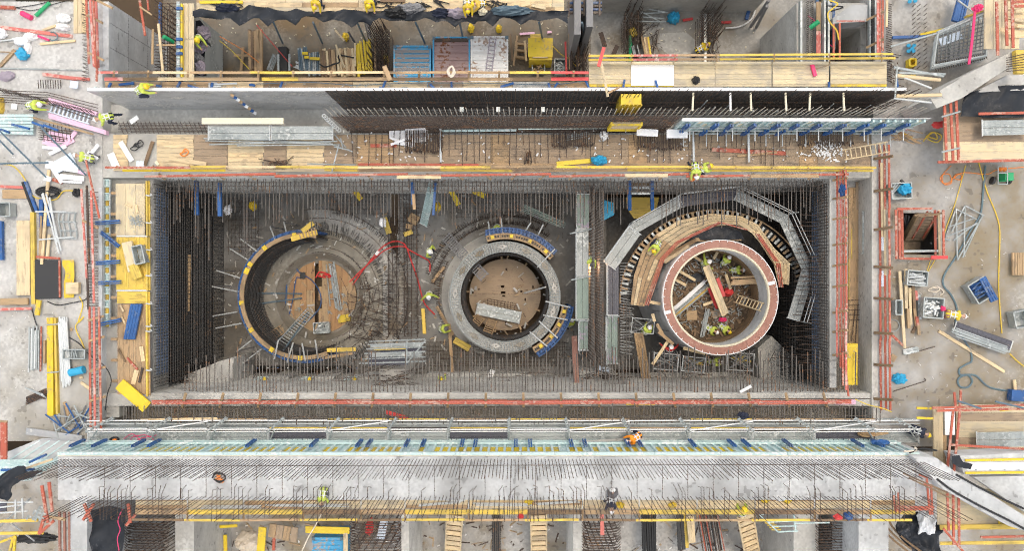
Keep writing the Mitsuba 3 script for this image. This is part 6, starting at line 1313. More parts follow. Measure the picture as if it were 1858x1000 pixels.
for x in (108, 116, 126, 137): MB().tube(curve([W(x, 384, .15), W(x - 2, 400, .15), W(x + 2, 420, .15), W(x + 2, 433, .15)], 4), .04, 6).build('frame_tube', 'galv', t)
for y in (385, 402, 418, 432): MB().tube([W(108, y, .2), W(139, y + 1, .2)], .035, 6).build('frame_tube', 'galv', t)
stillage('metal_crate', 'galvanised crate at the west picture edge', 8, 380, 0, .6, .75, .6, 2)
heap('black_shoe', 'black drill bag beside the cable coil', 'bag', 141, 350, 0, 6, 7, .25, 'black', 111)
# lower west slab
bundle('prop_bundle', 'bundle of steel props lying west of the long yellow beams', 64, 596, 63, 672, .1, 24, 7, .045, 'galv', cat='prop bundle', piece='prop', mats2=['galv', 'alu', 'galv', 'redwood'])
bundle('prop_bundle', 'bundle of bright steel props lying east of the long yellow beams', 113, 580, 121, 698, .1, 17, 7, .05, 'alu', 2, cat='prop bundle', piece='prop')
t = thing('beam_stack', 'pair of long yellow timber beams on the southwest slab', 'beam')
MB().plk(90, 577, 91, 755, .25, 11, .2).build('beam', 'yellow', t); MB().plk(99, 577, 103, 752, .2, 4, .2).build('beam', 'yply', t); MB().plk(80, 618, 80, 660, .15, 4, .1).build('board', 'timber', t)
for y in (590, 677): MB().plk(84, y, 107, y - 2, .3, 2, .04).build('strap', 'galv', t)
stillage('metal_crate', 'galvanised crate beside the bright prop bundle', 134, 643, 0, .5, 1.2, .5, 90, fill='tubes', nfill=8)
t = thing('foil_roll', 'roll of blue foil lying on the southwest slab', 'roll'); MB().tube([W(127, 677, .25), W(152, 671, .25)], .22, 16).build('body', 'skyblue', t, smooth=40); MB().tube([W(126.4, 677.2, .25), W(127.4, 676.9, .25)], .09, 10).build('core', 'navy', t)
t = thing('rebar_mat', 'small rusty mesh mat with tubes on the southwest slab', 'rebar')
bars(t, 'bar', [(W(48 + k * 3.3, 722 + .2 * k, .1), W(53 + k * 3.3, 732 - k * 1.5, .1)) for k in range(11)] + [(W(48, 722 + k * 3, .12), W(84, 706 + k * 3, .12)) for k in range(5)], .04, 'rebar'); bars(t, 'tube', [(W(46 + k * 4, 704 + k * 2, .2), W(78 + k * 3, 716 + k * 3, .2)) for k in range(3)], .035, 'galv')
for i, (q, m) in enumerate((((146, 694, 162, 706), 'pine'), ((116, 730, 124, 755), 'timber'), ((144, 686, 150, 685), 'pine'), ((127, 597, 131, 599), 'timber'))): board('offcut', ['pale', 'brown upright', 'tiny pale', 'tiny brown'][i] + ' timber offcut on the southwest slab', 'timber', *q, .07, 5, .05, m)
cable('yellow_rope', 'yellow rope trailing down the southwest slab', [(144, 538), (150, 555), (142, 585), (152, 575), (138, 590), (140, 604), (148, 620), (156, 640)], .1, .03, 'yhose', 'rope'); cable('black_cable', 'black cable across the middle of the west slab', [(85, 547), (105, 554), (130, 550), (152, 545), (165, 535)], .1, .03, 'black'); cable('black_cable', 'black cable forking at the prop bundle on the west slab', [(57, 557), (63, 580), (67, 594), (58, 600), (54, 607)], .1, .03, 'black'); cable('black_cable', 'black cable running under the guardrail in the southwest', [(125, 612), (145, 625), (163, 645), (190, 665), (202, 690), (195, 715), (191, 745)], .3, .03, 'black')
# southwest corner
t = thing('tube_pile', 'untidy pile of steel tubes and blue beams at the southwest corner of the slab', 'tube bundle')
for k in range(22): a = U(0, 3.1); c = W(U(100, 155), U(752, 782), U(.1, .35)); d = np.array([math.cos(a), math.sin(a), 0]) * U(.4, .9); MB().tube([c - d, c + d], .04, 6).build('tube', rng.choice(['galv', 'leadgrey', 'galv', 'blue']), t)
board('perforated_deck', 'perforated grey metal deck at the southwest corner of the slab', 'scaffold deck', 47, 783, 148, 797, .3, 12, .08, 'steelface')
t = thing('white_formwork', 'white ribbed formwork slope at the southwest corner', 'formwork'); MB().poly([(64, 800), (160, 802), (105, 842), (0, 845), (-10, 830)], .9, .6).build('body', 'conc_white', t)
for k in range(5): MB().bar(W(72 + k * 18, 800, .93), W(10 + k * 20, 840, .93), .06, .06).build('rib', 'cyan', t)
t = thing('wall_shutter', 'cyan shutter with blue walers at the southwest corner', 'formwork')
for k in range(7): MB().plk(-10, 838 + k * 6, 110 - k * 9, 836 + k * 5.6, 1.6 + .1 * k, 5.4, .1).build('slat', 'cyan', t)
for q in ((52, 840, 82, 826), (1, 854, 60, 853)): MB().plk(*q, 2.4, 4, .14).build('waler', 'blue', t)
board('loose_board', 'light board lying on the cyan shutter at the southwest', 'timber', 42, 852, 95, 834, 2.5, 4, .06, 'pine')
sheet('black_membrane', 'black ribbed membrane curled over the southwest wall end', 'tarpaulin', [(2, 868), (14, 855), (32, 846), (46, 845), (60, 852), (84, 852), (70, 862), (40, 872), (20, 885), (30, 900), (24, 906), (6, 900)], 3.0, 'tarp', .5, 61, dens=.12)
t = thing('red_barrier', 'red upright timber frame at the southwest picture edge', 'guardrail'); MB().plk(6, 766, 6, 834, 2, 11, .1).build('board', 'redwood', t); MB().plk(-4, 765, 12, 766, 2.1, 3, .1).build('board', 'timber', t)
t = thing('guardrail', 'red trestle guardrail at the west end of the poured wall', 'guardrail')
for q in ((75, 882, 86, 950), (88, 876, 94, 930), (70, 970, 97, 946), (80, 938, 70, 970)): MB().plk(*q, 3.4, 5, .08).build('board', 'redwood', t)
for q in ((82, 938, 118, 944), (0, 947, 68, 945), (0, 969, 78, 968)): MB().plk(*q, 3.3, 5, .08).build('board', 'timber' if q[0] else 'yply', t)
t = thing('scaffold_end', 'white scaffold ledgers and couplers at the southwest picture edge', 'scaffold')
for q in ((-5, 912, 60, 912), (-5, 922, 45, 916), (-5, 960, 55, 905), (20, 950, 62, 982), (40, 905, 42, 945), (28, 908, 28, 945), (-5, 932, 50, 928)): MB().tube([W(*q[:2], 3.2), W(*q[2:], 3.0 if q[1] < 950 else .5)], .045, 6).build('ledger', 'alu', t)
for k in range(12): c = W(U(46, 76), U(926, 948), 3.4); MB().tube([c, c + [.12, .2, .05], c + [.25, .1, 0]], .05, 5).build('coupler', 'galv', t)
board('dark_deck', 'dark deck board under white ledgers at the southwest edge', 'board', 0, 920, 11, 920, 2.8, 18, .06, 'decdark')
t = thing('yellow_trestle', 'yellow trestle legs at the southwest picture corner', 'trestle')
for q in ((0, 985, 28, 974), (24, 974, 16, 1004), (27, 974, 24, 1004)): MB().plk(*q, .5, 4, .1).build('leg', 'yellow', t)
stuff('litter', merge_bars([(c, c + np.array([U(-.15, .15), U(-.15, .15), .01])) for c in [W(U(0, 175), U(5, 780), .02) for _ in range(130)] + [W(U(1620, 1850), U(240, 740), .02) for _ in range(80)]], .014, 4), 'litter', 'small pale scraps strewn over the side slabs')
# ================================================================ east: rim, lip, right slab
t = thing('rim_floor', 'brown timber floor in the trough along the east rim of the pit', 'floor')
for x0, x1, y0, y1, m in ((1540, 1553, 340, 470, 'timber'), (1553, 1578, 330, 380, 'ply'), (1546, 1566, 370, 470, 'timber'), (1540, 1580, 415, 545, 'yply'), (1540, 1564, 545, 625, 'timber'), (1541, 1580, 470, 545, 'timber')):
    n = 3; w = (x1 - x0) / n
    for k in range(n): MB().aab(X(x0 + w * k, -1.5) + .005, X(x0 + w * (k + 1), -1.5) - .005, Y(y1, -1.5), Y(y0, -1.5), -1.57, -1.5 + U(-.02, .012)).build('plank', m, t)
struct('rim_base', MB().aab(XR + .01, XB - .01, YB, YT, -1.75, -1.59), 'conc_stain')
board('yellow_board', 'long yellow formwork board standing at the south of the east trough', 'board', 1547, 624, 1547, 699, -.6, 19, .3, 'yellow')
bars(thing('rebar_mat', 'thin bars lying in the east trough', 'rebar'), 'bar', [(W(1552, 560, -1.4), W(1545, 620, -1.4)), (W(1557, 550, -1.4), W(1552, 622, -1.4)), (W(1566, 548, -1.4), W(1566, 622, -1.4))] + [(W(1538 + k, 545 + k * 9, -1.38), W(1570, 545 + k * 9, -1.38)) for k in range(5)], .02, 'rebar')
t = thing('scaffold_tubes', 'grey tubes standing in the east trough beside the lip', 'scaffold')
for q in ((1566, 384, 1566, 460), (1572, 384, 1574, 455), (1577, 384, 1577, 458), (1564, 384, 1578, 383), (1562, 460, 1578, 458)): MB().tube([W(*q[:2], -.8), W(*q[2:], -.9)], .04, 6).build('tube', 'galv', t)
tag(MB().aab(X(1580), X(1597), Y(790), Y(232), -1.8, .12).build('concrete_lip', 'conc_wall'), 'pale concrete lip along the edge of the east slab', 'kerb')
tag(MB().aab(X(1500, -.6), X(1512, -.6), Y(705), Y(320), -1.7, -.2).build('rim_kerb', 'conc_wall'), 'grey concrete kerb along the east rim of the pit', 'kerb')
t = thing('guardrail', 'red guardrail of four boards along the east rim of the pit', 'guardrail')
for k, x in enumerate((1519, 1525, 1530, 1535)):
    for y0, y1 in ((308, 430), (428, 560), (558, 648 + 20 * k)): MB().plk(x + U(-.6, .6), y0, x + 1 + U(-.6, .6), y1, .3 + .2 * k, 3.2, .05).build('rail', 'redwood' if (k + y0) % 3 else 'pinkwood', t)
for y in (326, 360, 397, 444, 482, 520, 567, 602, 644): MB().bar(W(1511, y + 1, -.1), W(1538, y - 3, 1.0), .12, .07).build('ledger', 'timber', t)
for q in ((1529, 640, 1530, 700), (1534, 660, 1540, 720)): MB().plk(*q, .9, 3, .06).build('rail', 'redwood', t)
heap('blue_tool', 'blue and purple tool hung on the east rim guardrail', 'tool', 1527, 345, .5, 5, 11, .3, 'blue', 121)
t = thing('guardrail', 'red guardrail along the lip of the east slab', 'guardrail')
for k, x in enumerate((1596, 1605, 1613)):
    for y0, y1, m in ((262, 380, 'redwood'), (378, 500, 'pine' if k == 1 else 'redwood'), (498, 620, 'redwood'), (616, 745, 'redwood')): MB().plk(x + (y0 - 262) * .004, y0, x + (y1 - 262) * .004 + 1, y1, .3 + .3 * k, 3.6, .05).build('rail', m, t)
MB().plk(1600, 295, 1602, 430, .5, 5, .05).build('rail', 'pine', t)
for y in (286, 345, 415, 482, 539, 602, 660, 722): MB().bar(W(1586, y + 2, .15), W(1620, y - 3 + (y > 420) * 7, 1.1), .14, .08).build('ledger', 'oldwood', t)
MB().bar(W(1618, 608, .9), W(1639, 628, .2), .12, .06).build('brace', 'redwood', t)
for i, q in enumerate(((1598, 390, 1600, 455), (1599, 492, 1602, 520))): board('white_sheet', ['long', 'short'][i] + ' white strip behind the red rails of the east lip', 'board', *q, .08, 8, .03, 'paper')
# stairwell in the east slab
t = thing('guardrail', 'red guardrail frame round the stairwell in the east slab', 'guardrail')
for q, m, z in (((1626, 380, 1627, 470), 'redwood', 1), ((1632, 380, 1633, 470), 'redwood', .7), ((1637, 381, 1638, 468), 'redwood', .4), ((1628, 379, 1692, 378), 'redwood', 1.0), ((1697, 381, 1698, 466), 'redwood', .4), ((1704, 381, 1706, 466), 'pine', .7), ((1712, 381, 1713, 468), 'redwood', 1), ((1690, 467, 1720, 467), 'red', 1.1), ((1634, 469, 1700, 470), 'redwood', .5), ((1640, 456, 1706, 455), 'galv', .4)): MB().plk(*q, z, 4 if m != 'red' else 6, .06).build('rail', m, t)
for q in ((1670, 394, 1712, 386), (1660, 391, 1690, 386)): MB().plk(*q, .9, 3, .06).build('ledger', 'oldwood', t)
t = thing('stair', 'brown wooden stair going down through the stairwell', 'stair')
p0, p1 = W(1683, 386, -.1), W(1656, 434, -2.3)
for sg in (-1, 1): MB().bar(p0 + [sg * .55, 0, 0], p1 + [sg * .55, 0, 0], .08, .3).build('stringer', 'timber', t)
for k in range(9): c = p0 + (p1 - p0) * ((k + .5) / 9); MB().bar(c - [.5, 0, 0], c + [.5, 0, 0], .27, .05).build('tread', 'ply', t)
for sg in (-.5, .1): MB().bar(p0 + [sg, 0, .9], p1 + [sg, 0, .9], .09, .06).build('handrail', 'redwood', t)
MB().aab(X(1638, -2.5), X(1670, -2.5), Y(462, -2.5), Y(434, -2.5), -2.6, -2.5).build('landing', 'ply', t)
t = thing('scaffold_tubes', 'grey tubes standing in the stairwell left of the stair', 'scaffold')
for q in ((1644, 390, 1642, 425), (1650, 392, 1640, 432), (1640, 395, 1650, 425)): MB().tube([W(*q[:2], -1), W(*q[2:], -3)], .04, 6).build('tube', 'leadgrey', t)
# right slab things
stillage('metal_crate', 'galvanised crate holding a blue bag beside the red rails', 1636, 346, 0, 1.1, .85, .6, 3)
heap('blue_bag', 'blue plastic bag lying in a crate on the east slab', 'bag', 1638, 344, .3, 11, 9, .4, 'skyblue', 131)
bundle('tube_bundle', 'grey tubes leaning on the crate with the blue bag', 1616, 350, 1630, 332, .5, 10, 5, .03, 'galv'); board('black_beam', 'short black beam above the crate with the blue bag', 'beam', 1635, 326, 1652, 344, .5, 4, .1, 'black')
t = thing('scaffold_pile', 'flat pile of pale scaffold frames on the east slab', 'scaffold')
for q in ((1716, 430, 1735, 378), (1735, 378, 1737, 472), (1751, 373, 1749, 465), (1737, 472, 1784, 390), (1751, 373, 1785, 391), (1716, 430, 1776, 405), (1720, 412, 1768, 396), (1727, 420, 1751, 373), (1730, 436, 1772, 404), (1747, 467, 1782, 392), (1736, 380, 1772, 398), (1714, 433, 1724, 436)): MB().tube([W(*q[:2], .1 + U(0, .1)), W(*q[2:], .1 + U(0, .1))], .04, 6).build('tube', 'galv', t)
t = thing('generator', 'small green machine in a wheeled frame on the east slab', 'machine')
MB().aab(X(1809), X(1824), Y(330), Y(316), .1, .7).build('body', 'green', t); MB().tube(curve([W(1814, 308, .5), W(1820, 304, .5), W(1825, 309, .5)], 4), .12, 8).build('reel', 'orange', t)
for q in ((1811, 302, 1811, 334), (1828, 302, 1828, 334), (1811, 302, 1828, 302), (1811, 334, 1828, 334), (1811, 314, 1828, 314)): MB().tube([W(*q[:2], .75), W(*q[2:], .75)], .03, 6).build('frame', 'galv', t)
for a in (0, 1): MB().tube([W(1799 + a * 31, 327, .2), W(1803 + a * 30, 328, .2)], .22, 14).build('wheel', 'rubber', t)
for i, (q, z0, Lx, Wx, h, r_, f, m, fm, lab) in enumerate((((1665, 505), 0, 1.1, .8, .6, -5, 'tubes', 'galv', 'alu', 'crate filled with short bright tubes at the east lip'), ((1694, 559), 0, 1.1, 1.1, .7, -4, 'bits', 'galv', 'alu', 'crate heaped with white metal fittings on the east slab'), ((1631, 558), 0, .35, .8, .5, 0, None, 'galv', '', 'narrow grey crate behind two long planks'), ((1780, 527), 0, 1.0, 1.15, .7, 32, 'tubes', 'galv', 'blue', 'tilted crate of blue parts on the east slab'), ((1856, 579), 0, .9, .9, .7, 12, None, 'galv', '', 'crate cut by the east picture edge'))):
    stillage('metal_crate', lab, *q, z0, Lx, Wx, h, r_, m, f, fm, nfill=34)
t = thing('blue_profiles', 'blue ribbed panels leaning on the tilted crate', 'panel bundle')
for k in range(3): MB().plk(1779 + k * 4, 506 - k * 2, 1801 + k * 4.5, 548 - k * 2, .75, 3.8, .12).build('profile', 'blue', t)
for i, (q, z, w, m, lab) in enumerate((((1633, 492, 1642, 632), .3, 5, 'pine', 'longest pale plank on the east slab beside the lip'), ((1644, 488, 1645, 560), .35, 5, 'pine', 'shorter pale plank next to the longest plank'), ((1704, 601, 1823, 675), .1, 5.5, 'pine', 'long pale plank lying aslant south of the scaffold pack'), ((1841, 690, 1843, 710), .2, 5, 'pine', 'short pale plank at the east picture edge'), ((1656, 605, 1662, 593), .1, 5, 'oldwood', 'dark offcut below the timber stack'), ((1618, 655, 1624, 645), .1, 10, 'timber', 'brown board by the lip rails'))): board('loose_board', lab, 'timber', *q, z, w, .08, m)
t = thing('timber_stack', 'stack of short brown and red boards beside the fittings crate', 'timber')
for q, m in (((1651, 522, 1653, 590), 'pine'), ((1657, 516, 1660, 560), 'oldwood'), ((1662, 528, 1664, 545), 'pinkwood'), ((1658, 548, 1664, 592), 'timber'), ((1664, 575, 1666, 592), 'redwood'), ((1667, 590, 1668, 608), 'timber'), ((1668, 535, 1670, 580), 'galv'), ((1648, 560, 1650, 596), 'timber')): MB().plk(*q, .2 + U(0, .1), 5, .1).build('board', m, t)
metal_deck('scaffold_pack', 'dark scaffold deck with a bundle of tubes lying on the east slab', 1733, 592, 1835, 628, .5, 18, 'decdark', ribs=2)
bundle('tube_bundle', 'galvanised tubes lying along the dark scaffold deck', 1731, 602, 1828, 636, .45, 15, 6, .04, 'galv')
bundle('metal_profiles', 'short pile of grey metal profiles on the east slab', 1640, 640, 1666, 634, .1, 11, 4, .03, 'galv', square=True)
tag(MB().tube(curve([W(1620, 711, .05), W(1660, 698, .05), W(1676, 693, .05), W(1680, 690, .05), W(1677, 687, .05)], 4), .02, 4).build('bent_bar', 'rebar'), 'long bent bar lying in the south of the east slab', 'rebar')
tag(MB().tube([W(1666, 638, .1), W(1697, 629, .1)], .02, 4).build('bent_bar', 'rebar'), 'thin bar sticking out of the pile of grey profiles', 'rebar')
heap('blue_bag', 'teal blue bag beside the red rails at the south of the lip', 'bag', 1629, 687, 0, 12, 9, .35, 'skyblue', 141)
cable('grey_hose', 'dark teal hose winding across the east slab with a loop', [(1788, 300), (1784, 345), (1779, 388), (1760, 420), (1738, 460), (1714, 498), (1712, 518), (1726, 536), (1736, 560), (1734, 590), (1746, 612), (1760, 635), (1763, 655), (1752, 662), (1741, 670), (1742, 680), (1756, 681), (1764, 692), (1756, 703), (1742, 702), (1738, 690), (1748, 682), (1770, 682), (1790, 700), (1810, 707), (1845, 711)], .06, .05, 'hose', 'hose')
cable('yellow_hose', 'long yellow hose down the east side of the slab', [(1776, 295), (1790, 345), (1808, 390), (1814, 420), (1813, 470), (1812, 520), (1816, 580), (1818, 605)], .05, .03, 'yhose', 'hose'); cable('yellow_hose', 'yellow hose beside the scaffold frames', [(1752, 300), (1740, 345), (1730, 378), (1718, 410), (1712, 430)], .05, .022, 'yhose', 'hose'); cable('yellow_hose', 'yellow hose end at the east picture edge below the scaffold pack', [(1832, 642), (1845, 655), (1862, 668)], .05, .03, 'yhose', 'hose'); cable('yellow_hose', 'short yellow hose beside the timber stack', [(1682, 492), (1690, 470), (1697, 470), (1686, 490), (1682, 500)], .06, .02, 'yhose', 'hose')
cable('orange_cable', 'coil of orange cable on the east slab', [(1726, 300), (1712, 315), (1706, 325), (1716, 335), (1727, 330), (1722, 316), (1710, 318), (1712, 332), (1724, 330), (1735, 316), (1745, 318), (1742, 326), (1732, 322), (1750, 313), (1790, 316), (1810, 308), (1858, 303)], .05, .022, 'orange'); cable('white_rope', 'loops of white rope between the two crates', [(1690, 522), (1705, 524), (1698, 530), (1684, 527), (1700, 520), (1712, 530), (1706, 536)], .05, .03, 'rope', 'rope'); cable('wire_coil', 'coil of grey wire beside the red rails', [(1620 + 12 * math.cos(a), 591 + 11 * math.sin(a)) for a in np.linspace(0, 6.2, 14)], .08, .025, 'galv', 'wire')
heap('red_glove', 'magenta red glove on the fittings crate', 'glove', 1710, 560, .6, 4, 5, .15, 'magenta', 143)
deck('pallet', 'brown timber pallet at the east picture edge', 'pallet', 1837, 458, 1864, 500, .3, 6, False, 'timber', th=.1, piece='slat')
# top east slab
bars(thing('starter_row', 'rows of bent starter bars on the northeast slab', 'rebar'), 'bar', [(W(1618, y, .1), W(1608, y - 3, .7)) for y in np.arange(8, 150, 4)] + [(W(x, y, .1), W(x + 6, y - 5, .6)) for x in (1655, 1664, 1676) for y in np.arange(12, 125, 8)] + [(W(U(1618, 1640), y, .1), W(U(1612, 1630), y - 3, .6)) for y in np.arange(100, 160, 4)], .022, 'rebar')
m = MB()
for x, y in ((1648, 82), (1658, 82), (1648, 92), (1657, 92), (1650, 2), (1660, 1), (1654, 88)): m.tube([W(x, y, .1), W(x + 1, y, .5)], .1, 8)
tag(m.build('pipe_plugs', 'skyblue'), 'cluster of pale blue pipe caps on the northeast slab', 'pipe cap')
board('blue_beam', 'blue beam lying across the northeast slab', 'beam', 1620, 67, 1682, 65, .3, 5, .12, 'blue'); board('yellow_tube', 'yellow beam slanting away from the blue beam', 'beam', 1670, 62, 1718, 51, .3, 4, .1, 'yellow')
t = thing('yellow_crate', 'yellow open box on the northeast slab', 'box'); MB().aab(X(1651), X(1662), Y(119), Y(107), .02, .1).build('base', 'yply', t)
for q in ((1651, 106, 1662, 106), (1651, 119, 1662, 119), (1651, 106, 1651, 119), (1662, 106, 1662, 119)): MB().plk(*q, .5, 2, .4).build('side', 'yellow', t)
board('yellow_board', 'rust yellow board below the yellow open box', 'board', 1657, 130, 1657, 138, .3, 9, .1, 'yply'); board('loose_board', 'pale board standing along the red rails in the northeast', 'timber', 1610, -4, 1609, 48, 1.1, 4, .06, 'pine')
t = thing('scaffold_tower', 'grey scaffold stair tower in the northeast', 'scaffold')
for k in range(4):
    z = 3.2 - k * 1.0
    c4 = [(1702, 60), (1790, 22), (1790, 100), (1694, 118)]
    for a, b in zip(c4, c4[1:] + c4[:1]): MB().tube([W(a[0] + k * -2, a[1] + k * 3, z), W(b[0] - k * 2, b[1] + k * 3, z)], .04, 6).build('ledger', 'galv', t)
    MB().tube([W(1702 + k * 20, 60 - k * 8, z), W(1700 + k * 20, 112, .2)], .04, 6).build('upright', 'galv', t)
for k in range(10): MB().tube([W(1712 + k * 8, 60 - k * 3.5, 2.6), W(1706 + k * 8, 112 - k * 3, .6)], .03, 6).build('brace', 'galv', t)
for k in range(9): MB().tube([W(1700, 66 + k * 5.5, .8), W(1788, 40 + k * 7, 2.2)], .03, 5).build('tie', 'leadgrey', t)
for q in ((1616, 84, 1700, 60), (1700, 58, 1792, 18), (1738, 0, 1765, 20)): MB().tube([W(*q[:2], 2.5), W(*q[2:], 2.8)], .05, 6).build('guard_tube', 'galv', t)
for q in ((1706, 62, 1745, 80), (1712, 70, 1740, 80)): MB().plk(1706, 76, 1745, 62, 1.5, 14, .05).build('deck_board', 'paper', t) if q[0] == 1706 else None
bundle('blue_beams', 'bundle of blue steel beams standing by the scaffold tower', 1748, -8, 1736, 40, .8, 20, 5, .1, 'blue', cat='beam', piece='beam', square=True)
bars(thing('rebar_wall', 'dark vertical rebar under the scaffold stair tower', 'rebar'), 'bar', [(W(x, 112 - (x - 1700) * .2, .2), W(x + 4, 128 - (x - 1700) * .25, 1.5)) for x in np.arange(1695, 1790, 4)], .022, 'rebar')
board('yellow_rail', 'yellow steps beside the scaffold tower in the northeast', 'step', 1755, 28, 1790, 18, 2.8, 3, .3, 'yply')
cable('red_rope', 'magenta red ribbon hanging down from the scaffold tower', [(1770, 12), (1768, 30), (1764, 70), (1761, 95), (1758, 116)], 3.4, .07, 'magenta', 'ribbon'); heap('red_knot', 'magenta ribbon knot at the top of the scaffold tower', 'ribbon', 1771, 16, 3.3, 8, 6, .3, 'magenta', 151)
t = thing('work_platform', 'timber platform with grey panel in the northeast corner', 'platform')
for k in range(4): MB().plk(1794 + k * 16, -10, 1794 + k * 16, 88, 3.3 + U(-.01, .01), 15, .08).build('plank', 'ply_pale', t)
for k in range(5): MB().plk(1829, -8 + k * 17, 1870, -8 + k * 17, 3.42, 15, .06).build('plank', 'pine', t)
t = thing('guardrail', 'red uprights and cross board of the northeast corner platform', 'guardrail')
for q in ((1809, 2, 1811, 100), (1825, -5, 1828, 82), (1837, -5, 1839, 86), (1840, 10, 1870, 10), (1838, 3, 1868, 1)): MB().plk(*q, 4.4, 5, .06).build('rail', 'redwood', t)
for i, q in enumerate(((1843, 20, 1862, 18), (1842, 34, 1864, 38), (1816, 52, 1840, 62), (1846, 46, 1866, 48))): board('loose_board', ['top', 'second', 'slanting', 'lower'][i] + ' short board on the northeast corner platform', 'timber', *q, 3.65, 6, .06, 'pine')
tag(MB().poly([(1688, 178), (1700, 172), (1743, 140), (1838, 92), (1868, 92), (1868, 110), (1830, 122), (1745, 178), (1700, 196)], 3.2, 3.0).build('concrete_wall', 'conc_wall'), 'slanting concrete wall head in the northeast', 'wall')
MB().poly([(1705, 164), (1743, 142), (1741, 150), (1712, 178)], 3.24, .03).build('recess_frame', 'conc_wall', 'concrete_wall')
tag(MB().poly([(1843, 90), (1862, 90), (1862, 132), (1845, 132)], 3.6, .3).build('column_form', 'yply'), 'yellow column form at the northeast wall', 'formwork')
bars(thing('loose_rebar', 'bars sticking out over the yellow column form', 'rebar'), 'bar', [(W(1826, 105 + k * 4, 4), W(1870, 95 + k * 5, 4)) for k in range(7)], .022, 'rebar')
struct('wall_shelf', MB().poly([(1745, 178), (1830, 135), (1880, 132), (1880, 162), (1748, 168)], 2.4, .5), 'conc_light')
sheet('black_tarp', 'large black tarpaulin over the wall in the northeast', 'tarpaulin', [(1745, 172), (1800, 158), (1872, 157), (1872, 214), (1800, 216), (1740, 212), (1738, 190)], 2.2, 'tarp', .5, 71)
t = thing('work_platform', 'timber platform with scaffold decks on the east slab', 'platform')
for k in range(5): MB().plk(1712, 212 + k * 18, 1872, 212 + k * 18, 1.8 + U(-.012, .012), 17.6, .06).build('plank', 'ply_pale' if k > 2 else 'ply', t)
t = thing('guardrail', 'red guardrail round the timber platform on the east slab', 'guardrail')
for q in ((1714, 182, 1718, 292), (1725, 180, 1730, 292), (1735, 175, 1740, 290), (1702, 294, 1868, 290), (1776, 206, 1868, 204)): MB().plk(*q, 2.9 if q[3] > 291 or q[1] < 200 else 2.6, 4.6, .06).build('rail', 'redwood', t)
for q in ((1708, 212, 1742, 202), (1708, 276, 1742, 268)): MB().tube([W(*q[:2], 3), W(*q[2:], 3)], .05, 6).build('tube', 'galv', t)
metal_deck('scaffold_deck', 'galvanised decks lying on the timber platform on the east slab', 1782, 232, 1870, 230, 2.4, 28, 'galv', ribs=8)
t = thing('cantilever_arm', 'pair of pale scaffold arms with timber fixed to the end of the cross wall', 'scaffold')
for q, m, r_ in (((1622, 122, 1712, 138), 'galv', .07), ((1628, 137, 1706, 145), 'pine', .09), ((1626, 174, 1708, 172), 'pine', .09), ((1628, 120, 1624, 176), 'galv', .05), ((1622, 178, 1690, 186), 'alu', .05), ((1640, 140, 1690, 160), 'alu', .05), ((1630, 132, 1715, 134), 'galv', .06)): MB().tube([W(*q[:2], 3.4), W(*q[2:], 3.4)], r_, 7).build('tube', m, t, smooth=False)
for i, P in enumerate(([(1680, 246), (1700, 252), (1695, 240), (1682, 250), (1700, 258), (1708, 246), (1690, 240), (1675, 256)], [(1600, 238), (1640, 242), (1665, 258)])): cable('yellow_cable', ['tangle of yellow cable by the timber platform', 'yellow cable at the end of the cross wall'][i], P, .1, .03, 'yhose')
t = thing('loose_rebar', 'loose bars and laths lying at the east end of the cross wall', 'rebar')
bars(t, 'bar', [(W(U(1605, 1640), U(232, 256), .1), W(U(1640, 1680), U(236, 262), .2)) for _ in range(14)], .03, 'timber')
heap('red_cloth', 'red cloth at the end of the cross wall beside red rails', 'cloth', 1701, 227, 1, 10, 6, .2, 'red', 155); heap('red_cloth', 'pinkish red cloth under the cyan shutter end', 'cloth', 1622, 233, .2, 22, 5, .2, 'magenta', 156)
# ================================================================ south: scaffold walkway, bays, corners
ex = [158, 268, 377, 487, 594, 704, 813, 923, 1032, 1142, 1252, 1366, 1478, 1590, 1668]
pos_ = ['first', 'second', 'third', 'fourth', 'fifth', 'sixth', 'seventh', 'eighth', 'ninth', 'tenth', 'eleventh', 'twelfth', 'thirteenth', 'fourteenth']
for i, (a, b) in enumerate(zip(ex[:-1], ex[1:])):
    dk = i in (3, 6, 12)
    metal_deck('scaffold_walkway', pos_[i] + (' (dark)' if dk else '') + ' bay from the west of the scaffold walkway north of the poured wall', a + 1, 794, b - 1, 794 - .5, .4, 21, 'decdark' if dk else 'galv', 'bays of the south scaffold walkway', ribs=12 if not dk else 2)
    metal_deck('scaffold_ledge', pos_[i] + ' bay from the west of the lower ledge beside the south scaffold walkway', a + 1, 771, b - 1, 771, -.3, 10, 'galv', 'bays of the lower south ledge', ribs=4)
t = thing('scaffold_rails', 'white tube rails, posts and diagonal braces along the south scaffold walkway', 'guardrail')
for y, z in ((764, 1.0), (770, .6), (780, 1.3), (784, .8)):
    for a, b in zip(ex[:-1], ex[1:]): MB().tube([W(a, y + U(-.4, .4), z), W(b, y - .6, z)], .035, 6).build('rail', 'white' if z > .7 else 'alu', t)
for i, x in enumerate(ex):
    o = (940 - x) * .06
    MB().tube([W(x, 806, .4), W(x + o * .4, 781, 1.35)], .04, 6).build('post', 'galv', t)
    for k in range(6): c = W(x + o * k * .2, 783 - k * 4.4, 1.3); MB().tube([c - [.07, .05, 0], c + [.07, .05, .04]], .06, 6).build('coupler', 'galv', t)
    MB().tube([W(x, 783, 1.25), W(x + o, 757, 1.2)], .035, 6).build('transom', 'galv', t)
for i in (1, 4, 8, 10, 12): MB().tube([W(ex[i], 782, 1.35), W(ex[i + 1], 765, 1.1)], .03, 6).build('brace', 'white', t)
for y in (761, 777):
    for a, b in zip(ex[:-1], ex[1:]):
        if U(0, 1) < .8: MB().plk(a + 2, y, b - 2, y, .7, 2.2, .05).build('toe_board', rng.choice(['yply', 'timber', 'galv', 'timber']), t)
